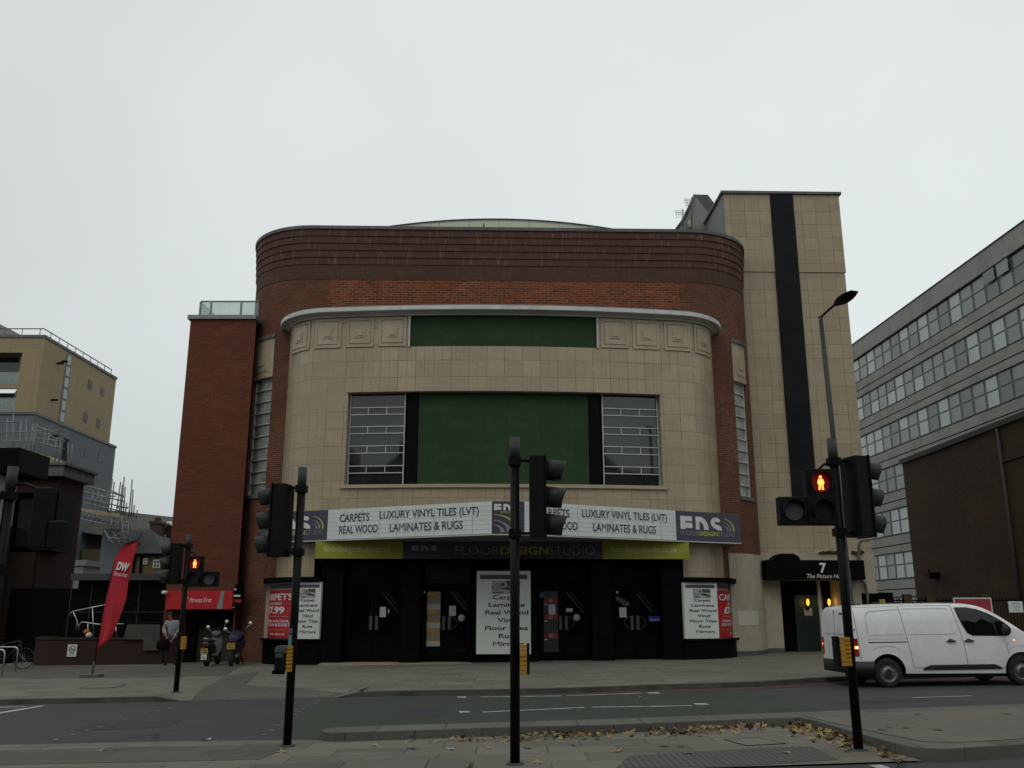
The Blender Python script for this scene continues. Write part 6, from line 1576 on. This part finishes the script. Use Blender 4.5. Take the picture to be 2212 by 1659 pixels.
# rear bumper wraps the corner
q = [Vector((.5, .0, 0)), Vector((.14, -.012, 0)), Vector((.0, .04, 0)), Vector((-.05, .16, 0)), Vector((-.06, WV/2, 0)), Vector((-.05, WV-.16, 0)), Vector((0, WV-.04, 0)), Vector((.14, WV+.012, 0)), Vector((.5, WV, 0))]
for a, b_ in zip(q, q[1:]):
    z = Vector((0, 0, 1)); m.face([a+z*.32, b_+z*.32, b_+z*.60, a+z*.60], None, 0, True)
    ia, ib = Vector((max(a.x, .02)+.0, WV/2, 0)), Vector((max(b_.x, .02), WV/2, 0)); m.face([a+z*.60, b_+z*.60, ib*1.0+z*.62, ia*1.0+z*.62], None); m.face([a+z*.32, b_+z*.32, ib+z*.32, ia+z*.32])
m.build('rear_bumper', M_vblk, t)
m = MB(); m.box(-.006, .03, WV/2-.004, WV/2+.004, .62, 1.78); m.box(-.008, .03, .3, WV-.3, 1.22, 1.225); m.build('rear_door_gap', M_gapv, t)
m = MB(); m.box(-.03, .03, WV/2-.28, WV/2-.02, .66, .78); m.build('plate_recess', M_vblk, t); m = MB(); m.box(-.012, .02, .42, .62, 1.69, 1.72); m.box(-.02, .02, WV/2+.1, WV/2+.24, .95, 1.0); m.build('rear_handle', M_vblk, t)
m = MB()
for ya in (.10, ):
    pass
rings = []
for x, z in ((3.12, 1.905), (3.35, 1.83), (3.6, 1.71), (3.85, 1.555), (4.08, 1.395), (4.22, 1.30)):
    w_ = .80-.02*(x-3.1)*2; zt = lerp_tab(x, TOP)+.012; rings.append([Vector((x, WV/2-w_*.86, zt-.03)), Vector((x, WV/2-w_*.5, zt+.01)), Vector((x, WV/2+w_*.5, zt+.01)), Vector((x, WV/2+w_*.86, zt-.03))])
m.loft(rings, 0, False, True, False); m.build('windscreen', M_glassd, t)
for ys, sg in ((-.02, -1), (WV+.02, 1)):
    m = MB(); m.tube([(3.72, ys-.0*sg, 1.22), (3.70, ys+.10*sg, 1.24)], .03, 6); m.ball((3.68, ys+.16*sg, 1.30), .12, 10, 8, sc=(.6, .8, 1.1)); m.build('door_mirror', M_vblk, t)
for cx_ in (XR, XF):
    for ya, sg in ((.04, -1), (WV-.04, 1)):
        m = MB(); m.lathe((cx_, ya, .335), [(.20, -.0*sg), (.215, .005*sg), (.30, .012*sg), (.328, -.01*sg), (.335, -.05*sg), (.335, -.17*sg), (.30, -.21*sg), (.1, -.21*sg)], 36, 'y'); wo = m.build('wheel', M_tyre, t)
        m = MB(); m.lathe((cx_, ya, .335), [(.212, .006*sg), (.205, .0*sg), (.198, -.02*sg), (.17, -.028*sg), (.105, -.012*sg), (.10, .012*sg), (.0005, .016*sg)], 36, 'y'); ro = m.build('rim', M_rim, wo)
        m = MB()
        for k in range(14):
            a = 2*math.pi*k/14; c_ = Vector((cx_+.155*math.cos(a), ya-.026*sg*1.0, .335+.155*math.sin(a)))
            m.lathe(c_+Vector((0, .004*sg+.003*sg, 0)), [(.0005, 0), (.0165, 0)], 8, 'y')
        m.lathe((cx_, ya+.018*sg, .335), [(.0005, 0), (.085, -.002*sg)], 20, 'y'); m.build('rim_holes', M_tyre, ro, merge=False)
        
m = MB(); m.box(.6, 4.3, .25, WV-.25, .20, .36); m.build('underbody', M_vblk, t)
m = MB(); m.ball((.32, .55, 1.93), .07, 8, 6, sc=(1.5, 1, .9)); m.ball((.47, .5, 1.915), .04, 8, 6); m.build('roof_object', M_vblk, t)
m = MB(); m.tube([(2.1, WV/2, 1.93), (2.04, WV/2, 2.06)], .008, 5); m.build('aerial', M_vblk, t)
# seat the van: rear near wheel on its measured spot
off_ = Matrix.Rotation(YAW, 3, 'Z') @ Vector((XR*VS, .06, 0)); t.scale = (VS, VS, VS)
t.location = (VR.x-off_.x, VR.y-off_.y, gz(VR.x)+.0)
t.rotation_euler = (0, -math.atan(G), YAW)
t.location.z = gz(t.location.x)

# ================================================================== motorcycles
M_mblk = mat('black_bodywork', (.012, .012, .014), .35, coat=.3); M_mgrey = mat('grey_bodywork', (.10, .095, .09), .45); M_mblue = mat('dark_blue_cover', (.012, .014, .045), .6)
M_mirr = mat('mirror_glass', (.55, .58, .58), .15, .6); M_plate = mat('yellow_number_plate', (.42, .31, .03), .5); M_chr = mat('chrome', (.5, .5, .5), .15, 1.0)
def motorcycle(name, label, px, py, yaw, kind):
    b = gp(px, py, .12); t = thing(name, label, 'motorcycle', b, yaw, group='motorcycles outside the gym')
    # local: rear wheel at origin, forward +y (away from the viewer)
    r = .27 if kind == 0 else .30; wb = 1.28 if kind == 0 else 1.38
    for y in (0, wb):
        m = MB(); m.lathe((0, y, r), [(r*.62, -.05), (r*.95, -.055), (r, -.02), (r, .02), (r*.95, .055), (r*.62, .05)], 26, 'x'); wo = m.build('wheel', M_tyre, t)
        m = MB(); m.lathe((0, y, r), [(r*.64, -.03), (.05, -.04), (.05, .04), (r*.64, .03)], 18, 'x'); m.build('rim', M_rim, wo)
    def loftb(nm, rows, mt):
        m = MB(); rings = []
        for y, zc, w_, h in rows: rings.append([Vector((w_*math.cos(a)*(1 if abs(math.cos(a)) < .9 else .95), y, zc+h*math.sin(a))) for a in [2*math.pi*k/12 for k in range(12)]])
        m.loft(rings, 0, True, True); return m.build(nm, mt, t)
    if kind == 0:
        loftb('rear_body', [(-.32, .70, .07, .05), (-.25, .70, .14, .10), (0, .66, .17, .14), (.35, .58, .18, .17), (.55, .50, .15, .14)], M_mblk)
        loftb('seat', [(-.20, .82, .10, .03), (-.1, .83, .15, .05), (.2, .80, .16, .06), (.5, .79, .13, .05)], M_mblk)
        m = MB(); m.box(-.17, .17, .55, .95, .26, .31); m.build('footboard', M_mblk, t)
        loftb('leg_shield', [(.92, .55, .20, .26), (.98, .68, .24, .30), (1.05, .72, .22, .26)], M_mgrey)
        loftb('handlebar_cowl', [(.78, 1.02, .10, .05), (.86, 1.04, .19, .08), (.98, 1.02, .12, .07)], M_mgrey)
        m = MB(); m.tube([(-.16, -.28, .88), (0, -.38, .90), (.16, -.28, .88)], .014, 6); m.build('grab_rail', M_chr, t)
        m = MB(); m.box(-.09, .09, -.36, -.30, .64, .72); m.build('tail_light', mat('dull_red_lens', (.07, .01, .01), .3), t)
        m = MB(); m.box(-.115, .115, -.40, -.385, .40, .58); po = m.build('number_plate', M_plate, t)
        m = MB(); f_ = lambda u, v: Vector((u, -.404, v)); [rect(m, f_, -.08+.045*q_, -.05+.045*q_, z_q, z_q+.05) for q_ in range(4) for z_q in (.43, .505)]; m.build('plate_characters', M_letb, po, merge=False)
        m = MB(); m.box(-.09, .09, -.40, -.39, .22, .39); lo = m.build('learner_plate', M_postw, t)
        m = MB(); f_ = lambda u, v: Vector((u, -.404, v)); letters(m, 'L', f_, -.035, .045, .255, .36, .06); m.build('red_letter', M_redsign, lo, merge=False)
        mir = ((-.33, 1.24), (.30, 1.42))
    else:
        loftb('rear_body', [(-.30, .72, .05, .04), (-.22, .72, .12, .08), (.1, .68, .14, .12), (.5, .60, .17, .2), (.8, .55, .16, .2)], M_mblk)
        loftb('covered_tank', [(.15, .84, .13, .08), (.3, .88, .19, .12), (.6, .95, .22, .15), (.85, .98, .24, .15), (1.0, .92, .26, .18), (1.12, .8, .2, .15)], M_mblue)
        loftb('front_fairing', [(.95, .70, .22, .22), (1.12, .70, .26, .28), (1.3, .68, .15, .2)], M_mblue)
        m = MB(); m.tube([(.17, -.15, .34), (.18, .3, .36), (.14, .7, .32)], [.05, .055, .03], 8); m.build('exhaust', M_chr, t)
        m = MB(); m.box(-.125, .125, -.36, -.345, .56, .74); po = m.build('number_plate', M_plate, t)
        m = MB(); f_ = lambda u, v: Vector((u, -.366, v)); [rect(m, f_, -.085+.047*q_, -.055+.047*q_, z_q, z_q+.05) for q_ in range(4) for z_q in (.59, .665)]; m.build('plate_characters', M_letb, po, merge=False)
        m = MB(); m.box(-.06, .06, -.33, -.27, .78, .84); m.build('tail_light', MATS['dull_red_lens'], t)
        m = MB(); m.tube([(0.22, .6, .30), (.32, .55, .04)], .016, 6); m.build('side_stand', M_blackm, t)
        mir = ((-.42, 1.17), (.40, 1.36))
    y = 1.0 if kind == 0 else 1.0
    m = MB(); m.tube([(-.34, y-.08, 1.02), (-.18, y, 1.05), (.18, y, 1.05), (.34, y-.08, 1.02)], .016, 7); m.tube([(0, y, 1.04), (0, wb, r)], .035, 8); m.build('handlebar_fork', M_blackm, t)
    for x_, z_ in mir:
        m = MB(); m.tube([(math.copysign(.2, x_), y, 1.05), (x_*.8, y, z_-.1), (x_, y, z_-.02)], .009, 5); mo = m.build('mirror_stem', M_chr, t)
        m = MB(); m.lathe((x_, y-.02, z_), [(.0005, -.012), (.062, -.010), (.066, .01), (.0005, .03)], 14, 'y', M=None); m.build('mirror_glass', M_mirr, mo)
    return t
motorcycle('scooter', 'black and grey scooter with yellow number plate and red L plate', 446, 1439, R(2), 0)
motorcycle('motorcycle', 'black and dark blue motorcycle with tilted yellow plate, right of the scooter', 499, 1439.5, R(8), 1)

# ================================================================== bicycle and stands
b = gp(47.6, 1446, .12); t = thing('bicycle', 'dark bicycle locked to a hoop stand at the left margin', 'bicycle', b, R(4), world=False)
for x_ in (0, -1.02):
    m = MB(); m.lathe((x_, 0, .34), [(.325, -.016), (.34, 0), (.325, .016), (.310, 0), (.325, -.016)], 32, 'y'); wo = m.build('wheel', M_tyre, t)
    m = MB()
    for k in range(16):
        a = 2*math.pi*k/16; m.tube([(x_, .02*(-1)**k, .34), (x_+.315*math.cos(a), 0, .34+.315*math.sin(a))], .0022, 3)
    m.build('spokes', M_steel, wo, merge=False)
M_bike = mat('dark_green_frame', (.012, .03, .022), .4)
m = MB(); bb, hd, hd2, st_, ra, fa = (-.60, 0, .29), (-.14, 0, .80), (-.17, 0, .90), (-.72, 0, .82), (-1.02, 0, .34), (0, 0, .34)
for a, b_ in ((bb, hd), (bb, st_), (hd2, (-.70, 0, .78)), (ra, bb), (ra, (-.71, 0, .76)), (hd, hd2), (hd, (-.06, 0, .5)), ((-.06, 0, .5), fa)): m.tube([a, b_], .016, 7)
m.build('frame', M_bike, t)
m = MB(); m.tube([(-.72, 0, .82), (-.74, 0, .95)], .012, 6); m.ball((-.76, 0, .97), .10, 10, 6, sc=(1.3, .7, .3)); m.build('saddle', M_blackm, t)
m = MB(); m.tube([hd2, (-.18, 0, 1.0)], .012, 6); m.tube([(-.22, -.28, .99), (-.12, -.12, 1.0), (-.12, .12, 1.0), (-.22, .28, .99)], .012, 6); m.build('handlebar', M_blackm, t)
m = MB(); m.lathe((-.60, -.05, .29), [(.0005, 0), (.09, 0), (.09, .01)], 16, 'y'); m.tube([(-.6, -.08, .29), (-.5, -.08, .15)], .01, 5); m.box(-.54, -.45, -.17, -.09, .135, .155); m.build('chainset', M_blackm, t)
for k, (px, py, lab) in enumerate(((33, 1451, 'steel hoop cycle stand beside the bicycle wheel'), (4, 1462, 'steel hoop cycle stand nearest the left margin'))):
    b = gp(px, py, .12); t = thing('cycle_stand', lab, 'cycle stand', b, R(0), group='steel hoop cycle stands')
    P_ = [(-.75, 0, -.05), (-.75, 0, .62)]+[(-.75+.12-.12*math.cos(a), 0, .62+.12*math.sin(a)) for a in (.5, 1.0, 1.57)]+[(-.12+.12*math.sin(a), 0, .62+.12*math.cos(a)) for a in (0, .5, 1.0, 1.57)]+[(0, 0, -.05)]
    m = MB(); m.tube(P_, .024, 8); m.build('hoop', M_steel, t)

# ================================================================== the person by the gym door
FEETY = 32.4; fp = hy(361, 1436, FEETY); g0_ = gz(fp.x)+.12
t = thing('person', 'person in a pale grey hooded top leaning forward and holding a black bag', 'person', (hy(367, 1400, FEETY).x, FEETY, g0_))
def skin(name, joints, edges, mt, par, sub=2, root=0):
    me = bpy.data.meshes.new(name); me.from_pydata([j[:3] for j in joints], edges, []); o = bpy.data.objects.new(name, me); COL.objects.link(o)
    md = o.modifiers.new('s', 'SKIN'); sb = o.modifiers.new('u', 'SUBSURF'); sb.levels = sub; sb.render_levels = sub
    for i, j in enumerate(joints):
        sv = me.skin_vertices[0].data[i]; sv.radius = (j[3], j[4] if len(j) > 4 else j[3]); sv.use_root = (i == root)
    dg = DG(); dg.update(); m2 = bpy.data.meshes.new_from_object(o.evaluated_get(dg)); bpy.data.objects.remove(o)
    for p in m2.polygons: p.use_smooth = True
    m2.materials.clear(); m2.materials.append(mt); m2.uv_layers.new() if not m2.uv_layers else None
    o = bpy.data.objects.new(name, m2); COL.objects.link(o); o.parent = par; return o
M_skin = mat('skin', (.22, .10, .07), .6); M_hoodie = mat('grey_hoodie', (.24, .24, .25), .85, var=.15, scale=10); M_jean = mat('dark_jeans', (.018, .022, .032), .85, var=.2, scale=10); M_hair = mat('dark_hair', (.012, .009, .008), .7)
# z up, y away from the viewer (the person walks towards the camera, body bent to the left)
J = [(.03, .02, .95, .12, .09), (.04, .0, 1.12, .11, .08), (.03, -.03, 1.32, .13, .09), (0, -.08, 1.47, .055), (-.03, -.14, 1.56, .06), (-.04, -.16, 1.66, .075, .085), (-.04, -.15, 1.72, .05),
     (-.16, -.05, 1.42, .06), (-.25, -.04, 1.18, .045), (-.12, -.20, 1.03, .034), (-.07, -.24, .98, .03), (-.05, -.26, .93, .02),
     (.20, -.04, 1.42, .06), (.25, .02, 1.15, .045), (.16, -.12, .92, .034), (.12, -.16, .86, .03), (.10, -.18, .80, .02),
     (-.07, .02, .90, .085), (-.09, -.03, .50, .058), (-.10, .03, .09, .042), (-.11, -.12, .035, .035),
     (.11, .04, .90, .085), (.13, .10, .50, .058), (.14, .24, .11, .042), (.14, .12, .035, .035)]
E_ = [(0,1),(1,2),(2,3),(3,4),(4,5),(5,6),(2,7),(7,8),(8,9),(9,10),(10,11),(2,12),(12,13),(13,14),(14,15),(15,16),(0,17),(17,18),(18,19),(19,20),(0,21),(21,22),(22,23),(23,24)]
skin('body', J, E_, M_skin, t)
big = lambda idx, g: [tuple(list(J[i][:3])+[r*g[0]+g[1] for r in J[i][3:]]) for i in idx]
ii = [0, 1, 2, 3, 7, 8, 9, 12, 13, 14]; jj = big(ii, (1.2, .02)); jj[3] = (0, -.07, 1.45, .075); skin('hooded_top', jj, [(0,1),(1,2),(2,3),(2,4),(4,5),(5,6),(2,7),(7,8),(8,9)], M_hoodie, t)
skin('hood', [(.02, .02, 1.46, .08, .05), (-.02, .0, 1.52, .07, .04)], [(0, 1)], M_hoodie, t, 1)
ii = [0, 17, 18, 19, 21, 22, 23]; jj = big(ii, (1.12, .016)); skin('jeans', jj, [(0,1),(1,2),(2,3),(0,4),(4,5),(5,6)], M_jean, t)
for a, b_ in ((19, 20), (23, 24)): skin('shoe', [tuple(list(J[a][:2])+[J[a][2]-.03, .062]), tuple(list(J[b_][:2])+[.04, .060])], [(0, 1)], M_blackm, t, 1)
m = MB(); m.ball((-.04, -.13, 1.70), .093, 14, 10, sc=(.95, 1.05, .95)); m.build('hair', M_hair, t)
m = MB(); m.ball((-.045, -.215, 1.645), .016, 8, 6, sc=(.8, 1.3, 1.2)); m.build('nose', M_skin, t)
for sx_ in (-.03, .03):
    m = MB(); m.ball((-.042+sx_, -.222, 1.668), .009, 6, 4); m.build('eye', M_hair, t)
for hx_, hy_, hz_, sg in ((-.05, -.26, .94, 1), (.10, -.18, .81, -1)):
    for k in range(4):
        skin('finger', [(hx_-.03+.02*k, hy_, hz_, .010), (hx_-.03+.02*k, hy_-.015, hz_-.045, .009), (hx_-.03+.02*k, hy_+.005, hz_-.075-.008*(k in (1, 2)), .007)], [(0, 1), (1, 2)], M_skin, t, 1)
    skin('thumb', [(hx_+.035*sg, hy_, hz_+.03, .011), (hx_+.05*sg, hy_-.02, hz_-.01, .009), (hx_+.045*sg, hy_-.03, hz_-.035, .007)], [(0, 1), (1, 2)], M_skin, t, 1)
bag = thing('holdall_bag', 'black holdall hanging from the hand of the person in the grey top', 'bag', tuple(Vector(t.location)+Vector((-.16, -.24, .52))))
m = MB(); m.loft([[Vector((w_*math.cos(a), .11*math.sin(a), z)) for a in [2*math.pi*k/12 for k in range(12)]] for w_, z in ((.17, 0), (.22, .05), (.23, .2), (.18, .30), (.10, .33))], 0, True, True); m.build('bag_body', M_blackm, bag)
m = MB(); m.tube([(-.1, 0, .31), (.02, 0, .42), (.12, 0, .40), (.14, 0, .28)], .012, 6); m.build('strap', M_blackm, bag)

# ================================================================== leaves and litter
M_leaf = [mat('yellow_leaf', (.34, .24, .07), .7, var=.4, scale=18, bump=.2), mat('brown_leaf', (.13, .065, .03), .8, var=.4, scale=18), mat('tan_leaf', (.27, .18, .08), .75, var=.4, scale=18), mat('green_yellow_leaf', (.25, .24, .08), .7, var=.3, scale=18)]
def leafmesh(mb, c_, s, rot, tiltx, tilty, m):
    P_ = []; n = 5
    for k in range(20):
        a = 2*math.pi*k/20; lobe = [1.0, .62, .42, .62][k % 4] if k % 20 != 0 else .25
        r_ = s*lobe*(1 if 2 < k < 18 else .75); P_.append(Vector((r_*math.cos(a), r_*math.sin(a), .22*s*(lobe-.4)*math.sin(a*1.5+rot*3)+.03*s)))
    Mx = Matrix.Translation(c_) @ Matrix.Rotation(rot, 4, 'Z') @ Matrix.Rotation(tiltx, 4, 'X') @ Matrix.Rotation(tilty, 4, 'Y')
    ctr_ = Mx @ Vector((0, 0, .02*s)); P_ = [Mx @ p for p in P_]
    for a, b_ in zip(P_, P_[1:]+P_[:1]): mb.face([ctr_, a, b_], None, m)
random.seed(21); mb = MB()
fr_pts = [(860, 1598.6), (1000, 1594), (1085, 1591), (1310, 1582), (1447, 1577), (1638, 1567.5), (1700, 1563), (1760, 1572), (1842, 1600), (1920, 1624), (1965, 1637)]
dens = [(860, 990, 7), (990, 1060, 18), (1060, 1110, 10), (1110, 1180, 42), (1190, 1330, 66), (1340, 1370, 4), (1400, 1560, 95), (1560, 1720, 32), (1700, 1860, 190), (1860, 1965, 26)]
def fy(px):
    for (a, p), (c_, q) in zip(fr_pts, fr_pts[1:]):
        if a <= px <= c_: return p+(q-p)*(px-a)/(c_-a)
    return 1600
for a, b_, n in dens:
    for k in range(n):
        px = random.uniform(a, b_); d_ = abs(random.gauss(0, 1))*(5 if px < 1700 else 7)+1.5; g_ = gp(px-(d_*1.2 if px > 1720 else 0), fy(px)+d_-(2 if px > 1720 else 0), .03)
        g_.z += random.uniform(.0, .05)*(1 if d_ < 5 else .2)
        leafmesh(mb, g_, random.uniform(.03, .075), random.uniform(0, 6.3), random.uniform(-.7, .7), random.uniform(-.7, .7), random.choice((0, 0, 1, 1, 2, 2, 3)))
o = mb.build('leaf_litter', M_leaf, None, merge=False); tag(o, 'drift of fallen yellow and brown leaves against the kerb', 'leaves', kind='stuff')
protos = []
for q in range(4):
    mb = MB(); leafmesh(mb, Vector((0, 0, 0)), .08, q, .15, -.1, 0); protos.append((mb, M_leaf[q]))
lp = []
spots = [(1334, 1624, 2), (1490, 1629, 0), (1435, 1612, 1), (1470, 1613, 1), (1140, 1616, 3), (810, 1610, 3), (1385, 1506, 3), (222, 1622, 3), (255, 1620.5, 1), (1960, 1573, 1), (1920, 1572, 0), (2026, 1577, 1), (1905, 1577, 1), (1983, 1544, 1), (2172, 1542, 1), (1700, 1627, 0), (945, 1603, 3), (610, 1625, 2),
         (440, 1600, 2), (335, 1591, 2), (1240, 1611, 1), (1060, 1617, 2), (1163, 1648, 2), (890, 1618, 1), (578, 1552, 3), (1556, 1563, 0), (1790, 1590, 0), (1835, 1604, 1), (1590, 1585, 2), (1510, 1590, 1)]
for k, (px, py, q) in enumerate(spots):
    dz = .147 if (px > 1880 and py < 1580) else (.008 if py < 1560 and px < 1750 else .022)
    g_ = gp(px, py, dz)
    if q not in [a for a, _ in lp]:
        o = protos[q][0].build('fallen_leaf', protos[q][1], None, merge=False); lp.append((q, o))
    else:
        o = [b_ for a, b_ in lp if a == q][0].copy(); COL.objects.link(o)
    o.location = g_+Vector((0, 0, .012)); o.rotation_euler = (0, 0, random.uniform(0, 6)); sc_ = random.uniform(.8, 1.3); o.scale = (sc_, sc_, sc_)
    tag(o, ('single yellow leaf lying on the ground apart from the kerb drift', 'single dark brown leaf lying on the ground apart from the drift', 'single tan leaf lying on the ground apart from the drift', 'single greenish yellow leaf lying on the ground apart from the drift')[q], 'leaf', 'loose fallen leaves')
M_lit = mat('crumpled_white_litter', (.42, .43, .45), .7, var=.3, scale=40)
for k, (px, py, lab) in enumerate(((518, 1656-0, 'x'), (974, 1620, 'small white paper scrap on the paving left of the centre pole'), (1203, 1588, 'crumpled white wrapper among leaves right of the centre pole'), (1400, 1590.5, 'white scrap on the near paving between two leaf drifts'), (447, 1599, 'crumpled silver wrapper on the near paving left of the near pole'), (1640, 1577, 'flat white packet beside the leaves near the inspection cover'), (1086, 1592, 'pale scrap against the kerb just left of the centre pole'))):
    if k == 0: continue
    g_ = gp(px, py, .024); mb = MB(); random.seed(k)
    vs = [Vector((random.uniform(-.07, .07), random.uniform(-.05, .05), random.uniform(0, .035))) for _ in range(9)]
    for i in range(0, 7): mb.face([vs[i], vs[i+1], vs[i+2]])
    solo_o = mb.build('litter_scrap', M_lit, None, merge=False); solo_o.location = g_; tag(solo_o, lab, 'litter', 'scraps of litter')
